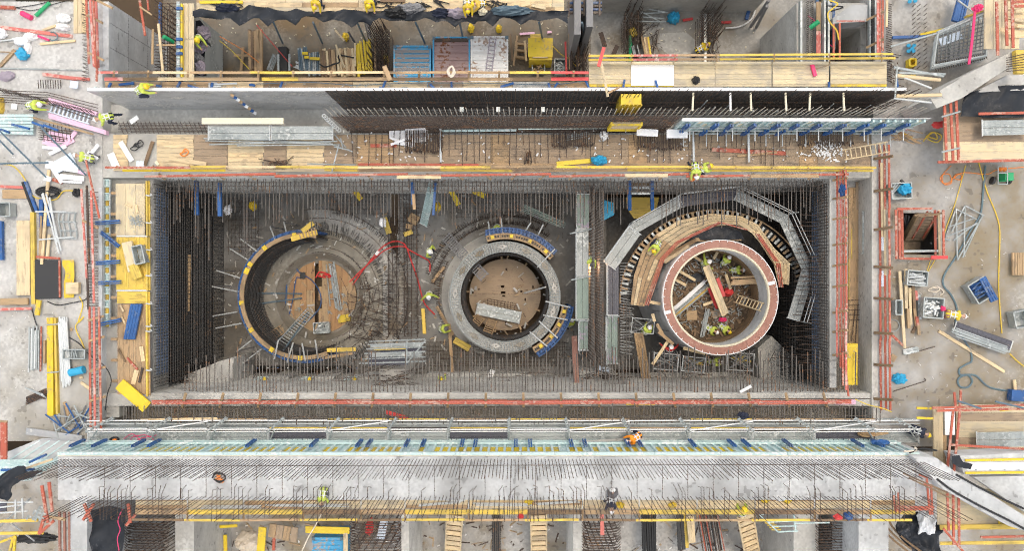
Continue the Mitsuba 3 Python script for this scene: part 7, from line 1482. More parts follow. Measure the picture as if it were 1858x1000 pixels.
for i, q in enumerate(((255, 763, 395, 760), (1050, 803, 1134, 798))): board('loose_board', ['long pale board lying on the bars at the west of the south ledge', 'pale board leaning on the scaffold walkway by an orange worker'][i], 'timber', *q, .9, 4.5, .05, ['pine', 'conc_light'][i])
t = thing('cable_reel', 'black ring of cable with an orange middle on the scaffold walkway', 'cable')
for k in range(3): MB().tube([W(208, 798, .6) + [.2 * math.cos(a), .12 * math.sin(a), .04 * k] for a in np.linspace(0, 6.28, 14, endpoint=False)], .05, 6, True).build('turn', 'black', t)
MB().tube([W(205, 799, .65), W(212, 798, .7)], .06, 6).build('plug', 'orange', t)
cable('pink_string', 'tangled pink string on the scaffold walkway', [(225, 797), (240, 788), (255, 801), (246, 806), (238, 795), (262, 790), (278, 797), (268, 804), (250, 798), (284, 790)], .55, .018, 'magenta', 'string')
heap('brown_sacks', 'brown paper sacks on the east end of the scaffold walkway', 'bag', 1570, 787, .5, 14, 6, .25, 'timber', 161); board('brown_sack', 'flat brown sack beside the brown paper sacks', 'bag', 1583, 790, 1612, 785, .6, 6, .1, 'timber')
heap('blue_net', 'blue sheet lying over the yellow shutter at its east end', 'sheet', 1597, 803, 1.5, 16, 5, .2, 'blue', 162); heap('work_jacket', 'dark and yellow jacket hung on the south scaffold rail', 'jacket', 1347, 754, 1.0, 9, 6, .3, 'navy', 163); t = thing('red_tool', 'red hand tool with tangled black cable on the poured wall', 'tool')
for q in ((389, 872, 398, 868, 4), (392, 864, 399, 866, 3), (399, 869, 404, 877, 3), (394, 874, 400, 877, 2)): MB().plk(*q[:4], 3.2, q[4], .12).build('body', 'orange', t)
for k in range(2): cable('black_cable', ['black cable looped beside the red tool', 'second loop of black cable at the red tool'][k], [(385, 868), (392, 858 + k * 2), (406, 862), (408, 870), (398, 874 + 2 * k), (388, 870)], 3.2, .04, 'black')
board('red_strip', 'flat red board under the bars north of the scaffold walkway', 'board', 700, 748, 740, 760, .2, 7, .05, 'red'); board('pink_strip', 'pink strip under the bars at the east of the scaffold walkway', 'board', 1515, 730, 1553, 730, .1, 9, .05, 'pink'); board('yellow_strip', 'yellow panel under the bars at the middle of the south rim', 'board', 1136, 731, 1188, 731, .1, 9, .05, 'yellow')
t = thing('guardrail', 'red guardrail of three boards along the south rim of the pit', 'guardrail')
for x0, x1 in ((275, 470), (465, 690), (685, 920), (915, 1150), (1145, 1380), (1375, 1545)):
    for k in range(3): MB().plk(x0, 728 + k * 2.6 + U(-.6, .6), x1, 727 + k * 2.6 + U(-.6, .6), .6 + .2 * k, 2.6, .05).build('rail', 'redwood' if k != 1 else 'pinkwood', t)
for x in range(320, 1545, 70): d = (x - 935) * .028; MB().bar(W(x - d * .6, 740, .2), W(x - d, 714, 1.2) if True else 0, .13, .08).build('bracket', 'timber', t)
t = thing('walkway', 'timber walkway on the south side of the poured wall', 'walkway')
e = [245, 340, 442, 550, 655, 735, 850, 958, 1057, 1160, 1265, 1370, 1478, 1580, 1662]
for i, (a, b) in enumerate(zip(e[:-1], e[1:])):
    for k in range(3): MB().plk(a + 1, 906.5 + k * 7, b - 1, 906.5 + k * 7, 2.4 + U(-.012, .012), 6.8, .05).build('plank', rng.choice(['ply_pale', 'pine', 'ply_pale', 'timber']), t)
    MB().plk(b, 903, b, 925, 2.45, 2, .06).build('seam_rail', 'alu', t)
t = thing('guardrail', 'yellow and brown guard boards along the south side of the picture', 'guardrail')
for i, (a, b) in enumerate(zip(e[:-1], e[1:])):
    MB().plk(a, 930, b - 1, 930, 2.9, 8.5, .04).build('rail', ['timber', 'yply', 'yply', 'oldwood'][i % 4], t); MB().plk(a - 6, 944.5 + U(-.7, .7), b - 7, 944.5 + U(-.7, .7), 3.6, 4, .05).build('rail', ['yply', 'oldwood', 'yply', 'timber'][(i + 1) % 4], t)
for x in e[1:-1]: MB().bar(W(x, 926, 2.4), W(x, 945, 3.7), .08, .08).build('post', 'timber', t)
for i, (q, n) in enumerate((((370, 921, 470, 920), 3), ((487, 917, 625, 918), 3), ((735, 905, 840, 908), 3), ((762, 917, 835, 912), 2), ((860, 915, 960, 917), 3), ((975, 915, 1050, 911), 3), ((1415, 908, 1530, 896), 2))): bundle('tube_bundle', 'slim steel tubes lying on the south walkway, bundle counted from the west: ' + pos_[i], *q, 2.5, 5, n, .035, 'alu', group='tube bundles on the south walkway')
for i, (x, y) in enumerate(((960, 911), (1125, 917), (1220, 917), (1847 - 460, 908), (1428, 909))): heap('yellow_pad', ['largest yellow cloth', 'small yellow cloth', 'flat yellow cloth', 'pale yellow cloth', 'easternmost yellow cloth'][i] + ' lying on the south walkway', 'cloth', x, y, 2.45, 7, 5, .12, 'yellow', 170 + i)
# bays under the south walkway
def bay(nm, lab, cat, x0, x1, mat, z0=-7, z1=-1.0): return tag(MB().aab(X(x0, z1), X(x1, z1), -22, -11.75, z0, z1).build(nm, mat), lab, cat)


bay('bay_wall', 'white wall head at the west of the south bays', 'wall', 128, 158, 'conc_white', z1=1.5)
bay('bay_wall', 'grey concrete wall with formwork joints left of the yellow materials', 'wall', 318, 352, 'conc_wall', z1=-1.5)
bay('bay_wall', 'concrete wall right of the rebar cage beside the first wooden stair', 'wall', 728, 742, 'conc_wall', z1=-1)
bay('bay_wall', 'concrete wall left of the rebar cage by the black pipe', 'wall', 1040, 1058, 'conc_wall', z1=-1)
bay('bay_wall', 'concrete wall with stains left of the eastern rebar cage', 'wall', 1440, 1485, 'conc_wall', z1=-1.5)
bay('bay_wall', 'pale concrete wall head in front of the black tarpaulin in the southeast', 'wall', 1558, 1612, 'conc_white', z1=1.0)
for i, (x0, x1) in enumerate(((232, 300), (640, 722), (1062, 1120), (1486, 1552))):
    t = thing('rebar_cage', ['rebar cage beside the dark tarpaulin in the southwest', 'rebar cage beside a pale blue sheet in the south', 'rebar cage under a short plank in the south', 'rebar cage beside the pale wall head in the southeast'][i], 'rebar')
    s = []
    for y in np.arange(950, 1012, 5): s += [(W(x0 + U(-4, 3), y, -1), W(x1 + U(-4, 4), y + U(-1, 1), -1)), (W(x0 + U(0, 9), y + 2, -2.4), W(x1 - U(0, 9), y + 2, -2.4))]
    bars(t, 'level_bar', s, .026, 'rebar')
    bars(t, 'upright_bar', [(W(x, y, -1), W(x + (940 - x) * .12, y - 50, -6.8)) for x in np.linspace(x0, x1, 7) for y in (960, 985, 1010)], .024, 'rebar')
    for x in (x0, x1):
        for y in np.arange(950, 1010, 5): sg = 1 if x == x1 else -1; MB().tube([W(x - sg * 8, y, -1.4), W(x + sg * 2, y - 2, -1.0), W(x + sg * 6, y - 7, -.9)], .024, 4).build('hook', 'rebar', t)
for i, (x, w) in enumerate(((825, 30), (977, 29), (1352, 30))):
    d = (945 - x) * .02; k = ladder('wooden_stair', ['western', 'middle', 'eastern'][i] + ' pale wooden stair going down from the south walkway', W(x - d * 2.2, 1034, -6.9), W(x, 934, -2.2), .95, 11, 'pine', .05, cat='stair', flat=True)
    MB().bar(W(x - d * 2.2, 1034, -7.2), W(x, 934, -2.5), .85, .05).build('soffit', 'oldwood', k)
t = thing('cable_channel', 'dark channel with rebar between the two western stairs', 'channel'); MB().aab(X(893, -6.5), X(908, -6.5), -22, -11.8, -6.96, -6.6).build('body', 'rubber', t)
bars(t, 'bar', [(W(x, 930, -6.5), W(x, 1005, -6.5)) for x in (895, 899, 902, 906)], .03, 'rebar_grey')
tag(MB().tube([W(1037, 940, -6.2), W(1039, 1010, -6.2)], .16, 10).build('black_pipe', 'rubber', smooth=40), 'thick black pipe beside the rebar cage', 'pipe')
bundle('pipe_bundle', 'row of black pipes right of the southern rebar cage', 1176, 925, 1178, 1010, -5.5, 26, 6, .09, 'black', cat='pipe bundle', piece='pipe')
bundle('timber_stack', 'dusty yellow boards standing left of pale ones in the south', 1236, 930, 1240, 996, -6, 20, 3, .08, 'yply', cat='timber', piece='plank', square=True, mats2=['yply', 'oldwood', 'rubber'])
bundle('timber_stack', 'pale boards standing right of the dusty yellow ones', 1252, 935, 1256, 985, -5.6, 14, 2, .08, 'pine', cat='timber', piece='plank', square=True)
bundle('rebar_bundle', 'dark bars and red tubes lying near the eastern wooden stair', 1283, 930, 1296, 1006, -6, 40, 13, .04, 'rebar', cat='rebar', piece='bar', mats2=['rebar', 'rebar', 'redwood', 'black'])
board('short_plank', 'short pink plank lying on the southern rebar cage', 'timber', 1092, 930, 1093, 972, -.5, 7, .08, 'pinkwood')
t = thing('scaffold_end', 'cyan scaffold end with yellow boards hanging under the south walkway', 'scaffold')
for q in ((1378, 934, 1440, 930), (1378, 934, 1412, 966), (1412, 966, 1448, 964), (1440, 930, 1444, 966), (1392, 948, 1444, 946), (1400, 956, 1446, 955), (1440, 950, 1505, 949)): MB().tube([W(*q[:2], 1.2), W(*q[2:], 1.0)], .04, 6).build('tube', 'cyan', t)
for k in range(4): MB().plk(1388 + k * 4, 950 + k * 4, 1405 + k * 4, 950 + k * 4, .5, 2.4, .05).build('board', 'yply', t)
sheet('black_tarp', 'black tarpaulin with a purple line in the southwest bay', 'tarpaulin', [(168, 926), (196, 918), (236, 924), (228, 960), (222, 1010), (170, 1010), (160, 985), (166, 950)], 1.0, 'tarp', .4, 81)
cable('purple_line', 'purple string lying on the black tarpaulin in the southwest', [(222, 925), (214, 945), (218, 962), (213, 978), (216, 1000)], 1.6, .025, 'magenta', 'string')
for k, x in enumerate((107, 116, 125)): board('red_post', ['left', 'middle', 'right'][k] + ' of three maroon posts at the west of the south bays', 'post', x, 930, x + 1, 1010, .5, 4, .1, 'ringred')
for i, q in enumerate(((152, 915, 165, 948), (232, 915, 236, 950), (228, 955, 245, 935), (170, 915, 150, 945))): board('red_board', ['first', 'second', 'third', 'fourth'][i] + ' red trestle board under the bars at the west of the poured wall', 'board', *q, 2.6, 5, .08, 'redwood')
heap('black_hoses', 'coil of black hoses at the southwest picture corner', 'hose', 70, 975, -.5, 34, 8, .5, 'rubber', 181)
for i, (q, z, w, m, lab) in enumerate((((408, 972, 409, 1006), -5.5, 6, 'yellow', 'yellow beam standing beside blue props in the south'), ((398, 957, 430, 955), -5, 5, 'yellow', 'yellow short beam on top of the blue props'), ((476, 958, 472, 1008), -5, 14, 'yellow', 'wide yellow board standing in the south bay'), ((554, 962, 634, 964), -4.5, 12, 'yellow', 'broad yellow board lying above the blue container'), ((627, 968, 627, 1004), -4.5, 8, 'pine', 'pale upright board beside the blue container'), ((498, 952, 496, 1000), -5.5, 5, 'redwood', 'red upright board by the brown panel stack'), ((697, 946, 690, 980), -2, 14, 'paper', 'pale blue sheet beside the southern rebar cage'), ((720, 946, 722, 990), -5, 5, 'conc_white', 'white strip beside the pale blue sheet'))): board('loose_board', lab, 'board', *q, z, w, .1, m)
bundle('prop_bundle', 'blue steel props standing in the south bay', 404, 968, 404, 1008, -6, 16, 4, .07, 'blue', cat='prop bundle', piece='prop')
t = thing('panel_stack', 'brown board panels lying in the south bay', 'board')
for k in range(4): MB().plk(496 + k * 13, 952 + k * 2, 492 + k * 13, 976 + k * 3, -4.5 - .02 * k, 12, .08).build('panel', 'ply' if k % 2 else 'timber', t)
container('blue container with a ribbed roof cut by the bottom of the picture', 566, 622, 976, 1032, 'cont_blue', -4.8)
heap('sand_heap', 'pale sand heap in the south bay', 'sand', 455, 982, -7, 22, 18, .6, 'rope', 182); heap('red_straps', 'bright red straps hanging by the southern rebar cage', 'strap', 672, 955, -2.0, 6, 14, .5, 'red', 183); heap('orange_ties', 'orange and blue ties on the yellow guard board in the southeast', 'tie', 1519, 938, 3.5, 7, 5, .2, 'red', 184); heap('blue_ties', 'blue ties on the yellow guard board in the southeast', 'tie', 1537, 936, 3.5, 7, 7, .25, 'blue', 185); heap('red_cloth', 'red bundle under the yellow guard boards', 'bag', 945, 937, 3, 5, 4, .2, 'red', 186)
cable('white_rope', 'rope hanging from a worker on the south walkway', [(585, 930), (572, 955), (560, 975), (546, 1005)], 2.5, .03, 'rope', 'rope')
# southeast corner
sheet('black_tarp', 'pleated blue black tarpaulin in the southeast bay', 'tarpaulin', [(1625, 940), (1640, 926), (1668, 928), (1700, 940), (1706, 1010), (1660, 1012), (1640, 985), (1614, 958)], 0.2, 'tarp', .7, 91, dens=.12)
heap('white_sack', 'big white sack on the pleated tarpaulin in the southeast', 'bag', 1676, 942, .5, 14, 22, .6, 'white', 191)
for i in range(3): cable('bent_board', ['inner', 'middle', 'outer'][i] + ' curved brown strip beside the pale wall head', [(1592 + i * 9, 938), (1600 + i * 10, 958), (1620 + i * 11, 980), (1650 + i * 12, 1004)], .6, .06, 'oldwood', 'board')
t = thing('red_barrier', 'red timber barrier at the east end of the south walkway', 'guardrail')
for q in ((1622, 900, 1626, 930), (1630, 895, 1633, 932), (1690, 880, 1692, 935), (1682, 870, 1688, 935), (1625, 920, 1695, 922), (1625, 926, 1690, 925), (1668, 862, 1684, 868), (1674, 880, 1690, 882)): MB().plk(*q, 3.4, 3.4, .06).build('board', 'redwood', t)
for q in ((1640, 860, 1720, 895), (1650, 868, 1725, 905)): MB().plk(*q, 4.2, 3, .08).build('board', 'oldwood', t)
tag(MB().poly([(1655, 828), (1700, 832), (1735, 858), (1872, 945), (1872, 968), (1830, 955), (1712, 888)], 3.6, 3.5).build('concrete_wall', 'conc_white'), 'long slanting concrete wall top in the southeast', 'wall')
for i, P in enumerate(([(1700, 870), (1730, 892), (1780, 920), (1830, 945), (1866, 965)], [(1735, 862), (1790, 892), (1866, 928)])): cable('black_seal', ['lower', 'upper'][i] + ' black sealing strip on the slanting wall top', P, 3.64, .06, 'black', 'seal')
t = thing('work_platform', 'timber platform with red rails above the slanting wall in the southeast', 'platform')
for k in range(6): MB().plk(1735, 742 + k * 15, 1872, 742 + k * 15, .8 + U(-.012, .012), 14.6, .06).build('plank', rng.choice(['ply', 'ply_pale']), t)
MB().plk(1702, 738, 1703, 846, 1.2, 17, .1).build('side_board', 'pine', t); MB().plk(1723, 742, 1724, 790, 1.1, 18, .05).build('white_board', 'white', t); MB().plk(1714, 790, 1714, 850, 1.0, 7, .1).build('side_board', 'timber', t)
t = thing('guardrail', 'red rails and uprights of the southeast platform', 'guardrail')
for q in ((1692, 741, 1868, 735), (1700, 746, 1868, 742), (1732, 712, 1735, 745), (1744, 708, 1742, 745), (1730, 745, 1716, 888), (1742, 745, 1730, 870), (1726, 808, 1868, 816)): MB().plk(*q, 2.6, 4, .06).build('rail', 'redwood', t)
for q in ((1664, 741, 1694, 742), (1664, 759, 1694, 760), (1815, 745, 1862, 741)): MB().plk(*q, 2.0, 4, .08).build('stub', 'yellow', t)
for q in ((1738, 728, 1780, 742), (1806, 729, 1862, 742)): MB().tube([W(*q[:2], 2.8), W(*q[2:], 2.8)], .05, 6).build('tube', 'greyblue', t)
board('blue_box', 'blue ribbed crate at the east picture edge above the red rails', 'crate', 1836, 718, 1866, 720, .5, 20, .4, 'blue')
metal_deck('scaffold_deck', 'galvanised decks lying on the southeast platform', 1772, 799, 1872, 797, 1.3, 28, 'galv', ribs=8)
t = thing('white_formwork', 'white beam form with yellow edges in the southeast', 'formwork')
MB().poly([(1736, 828), (1872, 822), (1872, 860), (1750, 862)], 3.0, 1.2).build('body', 'conc_white', t)
for q, m in (((1752, 836, 1872, 834), 'yellow'), ((1752, 859, 1872, 858), 'yellow'), ((1754, 847, 1872, 846), 'white')): MB().plk(*q, 3.08, 4 if m == 'yellow' else 13, .06).build('strip', m, t)
for k in range(5): MB().plk(1770 + k * 26, 853, 1773 + k * 26, 853, 3.12, 2, .06).build('bolt', 'galv', t)
sheet('black_membrane', 'black strip of membrane hanging over the white beam form', 'tarpaulin', [(1726, 828), (1740, 826), (1744, 838), (1764, 842), (1760, 852), (1738, 848), (1726, 840)], 3.25, 'tarp', .15, 95, dens=.1)
struct('sloping_slab', MB().poly([(1765, 866), (1880, 864), (1880, 940), (1868, 935)], 2.6, .4), 'conc_white')
t = thing('work_platform', 'pale plywood platform below the slanting wall in the southeast', 'platform')
for k in range(5): MB().poly([(1701, 888 + k * 13), (1701, 901 + k * 13), (1872, 901 + k * 13), (1872, 888 + k * 13)], 2.0 + U(-.01, .01), .05).build('plank', 'ply_pale', t)
for y in (958, 987): MB().plk(1706, y, 1872, y - 2, 2.2 if y < 970 else 2.8, 9 if y < 970 else 6, .05).build('guard_board', 'yply', t)
MB().plk(1822, 938, 1822, 960, 2.1, 20, .04).build('yellow_patch', 'yellow', t)
t = thing('guardrail', 'red uprights over the pale plywood platform in the southeast', 'guardrail')
for q in ((1719, 888, 1722, 965), (1730, 895, 1731, 990), (1740, 895, 1741, 990), (1712, 960, 1750, 1004), (1780, 976, 1868, 974)): MB().plk(*q, 3.2, 4, .06).build('rail', 'redwood', t)
for i, P in enumerate(([(1650, 822), (1672, 815), (1700, 818)], [(1640, 820), (1662, 818), (1660, 812)])): cable('black_cable', ['black cable end', 'white looped cable end'][i] + ' at the east end of the yellow shutter', P, 3.3, .05, ['black', 'rope'][i])
cable('yellow_cable', 'yellow cable hanging at the southeast corner of the pit', [(1552, 725), (1575, 735), (1600, 741), (1618, 748)], .8, .025, 'yhose')
for nm, mt, n in (('timber_scrap', 'timber', 90), ('dark_scrap', 'rebar', 110), ('litter', 'litter', 60)):
    m = MB()
    for _ in range(n): c = W(U(140, 1480), U(950, 1004), -6.97); a = U(0, 3.1); m.bar(c, c + np.array([math.cos(a), math.sin(a), 0]) * U(.1, .2 if nm == 'litter' else .8), U(.03, .1), .03)
    stuff(nm, m, mt, {'timber_scrap': 'timber offcuts strewn over the floors of the south bays', 'dark_scrap': 'bar offcuts strewn over the floors of the south bays', 'litter': 'pale scraps strewn over the floors of the south bays'}[nm])
# ================================================================ people
def ik(a, b, l1, l2, pole):
    a, b, pole = map(lambda v: np.asarray(v, float), (a, b, pole)); d = b - a; L = min(np.linalg.norm(d), (l1 + l2) * .995); u = d / np.linalg.norm(d); b = a + u * L
    x = (l1 * l1 - l2 * l2 + L * L) / (2 * L); h = math.sqrt(max(l1 * l1 - x * x, 0)); p = pole - u * np.dot(pole, u); p /= np.linalg.norm(p)
    return a + u * x + p * h, b


def hullb(p, rp, q, rq, n=10):
    return manifold3d.Manifold.batch_hull([manifold3d.Manifold.sphere(rp, n).translate(list(map(float, p))), manifold3d.Manifold.sphere(rq, n).translate(list(map(float, q)))])


def union(parts): return manifold3d.Manifold.batch_boolean(parts, manifold3d.OpType.Add)


def smoothm(m, e):
    m = m.refine_to_length(e).to_mesh(); t = trimesh.Trimesh(m.vert_properties[:, :3], m.tri_verts); trimesh.smoothing.filter_taubin(t, iterations=6); return t


def make_pose(ph, lean, armL, armR, feet, look):
    """hip height, torso lean in degrees, hand targets and feet; the figure faces +y"""
    l = math.radians(lean); up = np.array([0, math.sin(l), math.cos(l)]); fw = np.array([0, math.cos(l), -math.sin(l)])
    hip = np.array([0, 0, ph]); ch = hip + up * .44; nk = ch + up * .12; lk = math.radians(look); hd = nk + np.array([0, math.sin(lk), math.cos(lk)]) * .17
    hf = np.array([0, math.cos(lk), -math.sin(lk)]); hu = np.array([0, math.sin(lk), math.cos(lk)])
    J = {}
    sk, jk, tr, bt, st, hands = [], [], [], [], [], []
    sk += [hullb(nk - up * .05, .06, hd - hu * .03, .06), hullb(hd, .098, hd + hu * .03 - hf * .015, .1, 14), hullb(hd + hf * .03 - hu * .07, .06, hd + hf * .045 - hu * .02, .068)]
    sk += [hullb(hd + hf * .095 + hu * .01, .012, hd + hf * .115 - hu * .02, .016, 8)] + [hullb(hd + np.array([s * .1, 0, 0]) - hf * .01, .02, hd + np.array([s * .1, 0, 0]) - hu * .035, .014, 8) for s in (-1, 1)]
    sk += [hullb(hd + hf * .1 - hu * .06 - [.025, 0, 0], .009, hd + hf * .1 - hu * .06 + [.025, 0, 0], .009, 8)]
    torso = [(hip + up * .0, .15, hip + up * .2, .15), (hip + up * .2, .15, ch, .165), (ch - [.11, 0, 0], .12, ch + [.11, 0, 0], .12), (hip - [.08, 0, 0], .13, hip + [.08, 0, 0], .13)]
    for a, ra, b, rb in torso: sk.append(hullb(a, ra - .03, b, rb - .03)); jk.append(hullb(a, ra, b, rb))
    st.append(hullb(hip + up * .12 - [.1, 0, 0], .135, hip + up * .12 + [.1, 0, 0], .135)); 
    band = lambda c, d, r, w: manifold3d.Manifold.cylinder(w, r, r, 16)
    for s, tgt in ((-1, armL), (1, armR)):
        sh = ch + np.array([s * .19, 0, 0]) + up * .02; el, wr = ik(sh, np.array(tgt), .29, .26, np.array([s * .8, -.5, -.2]))
        sk += [hullb(sh, .05, el, .042), hullb(el, .042, wr, .03)]; jk += [hullb(sh, .085, el, .066), hullb(el, .066, wr, .05)]
        f = (wr - el) / np.linalg.norm(wr - el); sd = np.cross(f, [0, 0, 1.0]); sd = sd / max(np.linalg.norm(sd), 1e-6); dn = np.cross(sd, f)
        c = wr + f * .05; hands += [hullb(wr, .03, c, .032), hullb(c - sd * .025, .02, c + f * .04 - sd * .028, .018), hullb(c + sd * .025, .02, c + f * .04 + sd * .028, .018)]
        for i, (o, ln) in enumerate(((-.03, .03), (-.011, .038), (.009, .036), (.028, .027))):
            p0 = c + f * .045 + sd * o; p1 = p0 + f * ln - dn * .008; p2 = p1 + f * ln * .6 - dn * .028; hands += [hullb(p0, .0105, p1, .0095, 8), hullb(p1, .0095, p2, .008, 8)]
        q0 = c - sd * s * .03 - f * .01; q1 = q0 - sd * s * .03 + f * .03 - dn * .01; hands += [hullb(q0, .013, q1, .011, 8), hullb(q1, .011, q1 + f * .03 - dn * .012, .009, 8)]
    for s, ft in ((-1, feet[0]), (1, feet[1])):
        h = hip + np.array([s * .1, 0, -.02]); an = np.array([s * ft[2], ft[0], ft[1] + .09]); kn, an = ik(h, an, .45, .44, np.array([s * .15, 1, .1]))
        sk += [hullb(h, .075, kn, .052), hullb(kn, .052, an, .038)]; tr += [hullb(h, .115, kn, .078), hullb(kn, .078, an, .06)]
        bt += [hullb(an, .055, an - [0, 0, .04], .058), hullb(an - [0, .03, .045], .048, an + [0, .15, -.055], .04)]
    tr.append(hullb(hip - [.07, 0, 0], .135, hip + [.07, 0, 0], .135))
    body = smoothm(union(sk), .06)
    bm = union([manifold3d.Manifold(manifold3d.Mesh(np.asarray(body.vertices, np.float32), np.asarray(body.faces, np.uint32)))] + hands).to_mesh()
    R = np.eye(4); R[:3, 1] = hf; R[:3, 2] = hu; R[:3, 0] = [1, 0, 0]; R[:3, 3] = hd + hu * .025
    dome = trimesh.creation.icosphere(subdivisions=2, radius=.135); dome = dome.slice_plane([0, 0, 0], [0, 0, 1], cap=False); dome.apply_scale([1, 1.15, .95])
    brim = trimesh.creation.annulus(.12, .15, .015); brim.apply_scale([1, 1.16, 1]); peak = trimesh.creation.cylinder(.085, .014, sections=16); peak.apply_translation([0, .12, 0]); rid = trimesh.creation.box((.035, .24, .02)); rid.apply_translation([0, 0, .128])
    hel = trimesh.util.concatenate([dome, brim, peak, rid]); hel.apply_transform(R)
    bands = []
    for d, r in ((.1, .158), (.3, .178)):
        c = hip + up * d; cy = trimesh.creation.cylinder(1, .05, sections=24, cap=False) if False else trimesh.creation.annulus(.93, 1.0, .05, sections=24); cy.apply_scale([r + .045, r + .012, 1]); M = np.eye(4); M[:3, 2] = up; M[:3, 1] = fw; M[:3, 3] = c; cy.apply_transform(M); bands.append(cy)
    for s in (-1, 1):
        P = [hip + up * z + fw * -(.165 + .015 * (z > .3)) + np.array([s * .1, 0, 0]) for z in (.1, .25, .42)] ; b = MB().bar(P[0], P[2], .05, .02, tuple(-fw)); bands.append(trimesh.Trimesh(b.v[0], b.f[0], process=False))
    return {'body': ((bm.vert_properties[:, :3], bm.tri_verts), 'skin'), 'jacket': (smoothm(union(jk), .055), 'J'), 'trousers': (smoothm(union(tr), .06), 'P'), 'boots': (smoothm(union(bt), .05), 'black'),
            'helmet': (hel, 'H'), 'reflective_band': (trimesh.util.concatenate(bands), 'reflect')}


st_ = ((.02, 0, .13), (-.04, 0, .13)); wide = ((.22, 0, .18), (-.2, 0, .18))
POSES = {
    'stand': make_pose(.93, 8, (-.3, .22, 1.0), (.3, .25, .98), st_, 20),
    'work': make_pose(.90, 28, (-.18, .62, .85), (.2, .60, .9), wide, 50),
    'bend': make_pose(.82, 68, (-.2, .82, .42), (.16, .88, .4), wide, 85),
    'crouch': make_pose(.46, 52, (-.22, .74, .3), (.2, .78, .28), ((.1, 0, .2), (-.12, 0, .2)), 70),
    'reach': make_pose(.88, 40, (-.4, .95, 1.0), (.2, .6, .6), wide, 60),
    'arms': make_pose(.92, 15, (-.58, .4, .95), (.58, .35, .95), st_, 35),
}
_pp = {}


def person(px, py, z, dirn, pose, label, J='hivis', Hm='helmet_white', P='navy', sc=1.03, skip=()):
    t = thing('person', label, 'person')
    c = W(px, py, z + 1.0); a = math.radians(dirn); off = {'bend': .36, 'crouch': .3, 'work': .16, 'reach': .25}.get(pose, .05)
    M = T().translate([c[0] - math.cos(a) * off, c[1] - math.sin(a) * off, z]).rotate([0, 0, 1], dirn - 90).scale(sc)
    for nm, (mesh, m) in POSES[pose].items():
        if nm in skip: continue
        m = {'J': J, 'P': P, 'H': Hm}.get(m, m)
        if (pose, nm, m) not in _pp: _pp[(pose, nm, m)] = mikit.ply(mesh, 'm_' + m, smooth=45 if nm != 'reflective_band' else False)
        put(nm, {**_pp[(pose, nm, m)], 'to_world': M}, t + '__jacket' if nm == 'reflective_band' else t)
    return t


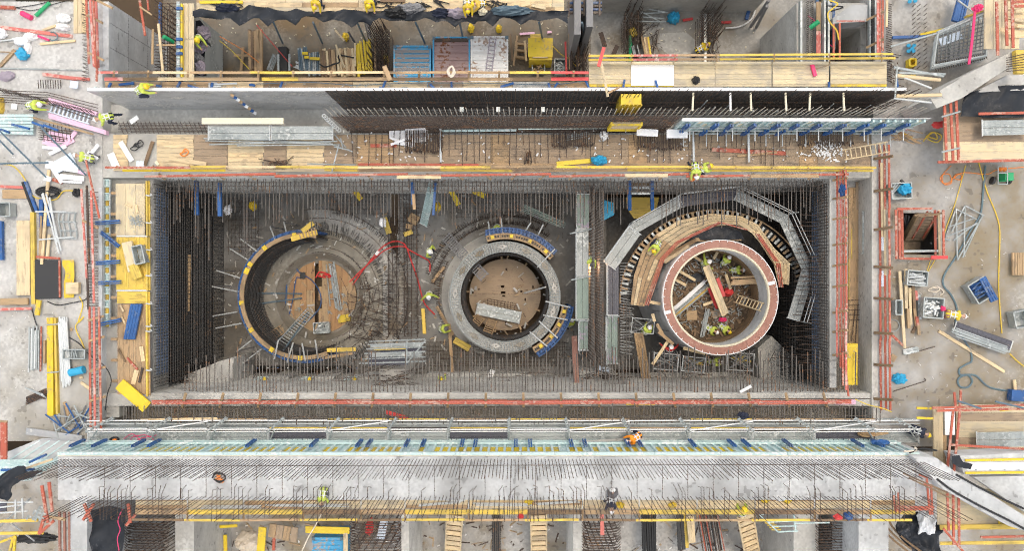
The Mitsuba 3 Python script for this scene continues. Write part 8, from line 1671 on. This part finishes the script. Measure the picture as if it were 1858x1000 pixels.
Y_ = 'helmet_yellow'
for q in ((60, 190, .05, 0, 'bend', 'worker in yellow with a white helmet bending over the rebar at the west picture edge'), (187, 213, .35, 200, 'bend', 'worker in yellow bending over the end of the pink foam boards'),
          (251, 158, 3.05, 10, 'crouch', 'worker in yellow crouching at the west end of the north walkway', 'hivis', Y_), (146, 283, .1, 170, 'crouch', 'worker in pale yellow kneeling at the foam scraps on the west slab', 'hivis', 'helmet_white', 'greycloth'),
          (361, 71, -2.0, 300, 'work', 'worker in yellow beside the hanging black plastic', 'hivis', Y_), (573, 2, -.45, 260, 'bend', 'worker in bright yellow at the top of the picture on the work deck', 'yellow', Y_), (668, -2, -.45, 270, 'crouch', 'worker cut by the top of the picture, crouching on the work deck', 'yellow', Y_),
          (848, 9, -.45, 275, 'bend', 'worker in bright yellow bending over the deck edge', 'yellow', Y_), (868, 2, -.45, 200, 'crouch', 'worker in dull yellow crouching behind the one at the deck edge', 'yply', Y_),
          (1275, 85, -6.98, 25, 'bend', 'worker in yellow bending beside the white channel in the northeast bay', 'yellow', Y_), (902, 412, -7.98, 275, 'arms', 'worker in yellow behind the north arc shutter of the middle shaft'),
          (780, 456, -7.98, 330, 'stand', 'worker in yellow at the end of the branching red hose'), (779, 534, -7.98, 280, 'arms', 'worker in yellow holding the red hose west of the middle shaft'),
          (804, 597, -7.98, 10, 'work', 'worker in yellow standing at the southwest of the concrete ring', 'hivis', 'greycloth'), (804, 694, -6.75, 100, 'work', 'worker in yellow on the pale step below the middle shaft', 'hivis', Y_),
          (1072, 473, -3.2, 275, 'work', 'welder in yellow beside the straight walkway', 'hivis', 'greycloth'), (1033, 587, -7.9, 60, 'work', 'worker in yellow at the southeast arc shutter of the concrete ring'),
          (1193, 447, -3.55, 235, 'crouch', 'worker in yellow crouching on the timber platform by the red rails', 'hivis', Y_), (1263, 309, .1, 272, 'bend', 'worker in yellow leaning over the north guardrail of the pit'), (1280, 304, .1, 20, 'crouch', 'worker in yellow crouching next to the one leaning over the guardrail', 'hivis', Y_),
          (1277, 478, -6.15, 30, 'arms', 'worker in yellow at the northwest inside the eastern shaft'), (1315, 474, -6.15, 60, 'work', 'worker in yellow at the north inside the eastern shaft'), (1340, 490, -6.15, 0, 'crouch', 'worker in yellow at the northeast inside the eastern shaft'),
          (1293, 599, -6.15, 330, 'crouch', 'worker in yellow with a white helmet at the south inside the eastern shaft'), (1317, 597, -6.15, 320, 'crouch', 'worker in yellow with a yellow helmet at the south inside the eastern shaft', 'hivis', Y_),
          (1214, 634, -5.5, 90, 'arms', 'worker in a red vest southwest of the red ring', 'red'), (1172, 600, -5.6, 60, 'work', 'worker in yellow on the scaffold tower west of the red ring'), (1299, 658, -6.5, 0, 'crouch', 'worker in green yellow under the bars south of the red ring'),
          (1150, 797, .45, 205, 'bend', 'worker in an orange vest bending over the yellow shutter', 'hiorange'), (585, 903, 2.45, 265, 'bend', 'worker in pale yellow bending on the south walkway', 'hivis', 'greycloth', 'greycloth'),
          (1110, 918, 2.45, 270, 'crouch', 'worker in dark clothes crouching on the south walkway', 'navy'), (1114, 903, 2.45, 100, 'crouch', 'second worker in dark clothes facing the first on the south walkway', 'greycloth'),
          (1345, 928, 1.4, 90, 'work', 'worker in yellow climbing the eastern wooden stair', 'hivis', Y_), (1736, 572, .02, 350, 'bend', 'worker in a yellow vest bending beside the scaffold pack on the east slab', 'yellow', 'helmet_white', 'ringred'),
          (1676, 787, .45, 340, 'crouch', 'worker with a yellow helmet crouching at the east end of the scaffold walkway', 'navy', Y_)): person(*q)
# the welding arc, the one lit thing of the place
c = W(1075, 484, -2.6); m = trimesh.creation.icosphere(subdivisions=2, radius=.09); m.apply_translation(c)
scene['welding_arc'] = {**mikit.ply(m, 'm_white'), 'emitter': {'type': 'area', 'radiance': {'type': 'rgb', 'value': [70, 45, 30]}}}
tag('welding_arc', 'glowing welding arc below the welder by the straight walkway', 'welding arc')
heap('red_rag', 'worker glove shaped red rag hanging at the north guardrail', 'glove', 1256, 325, -.2, 4, 4, .15, 'orange', 201)
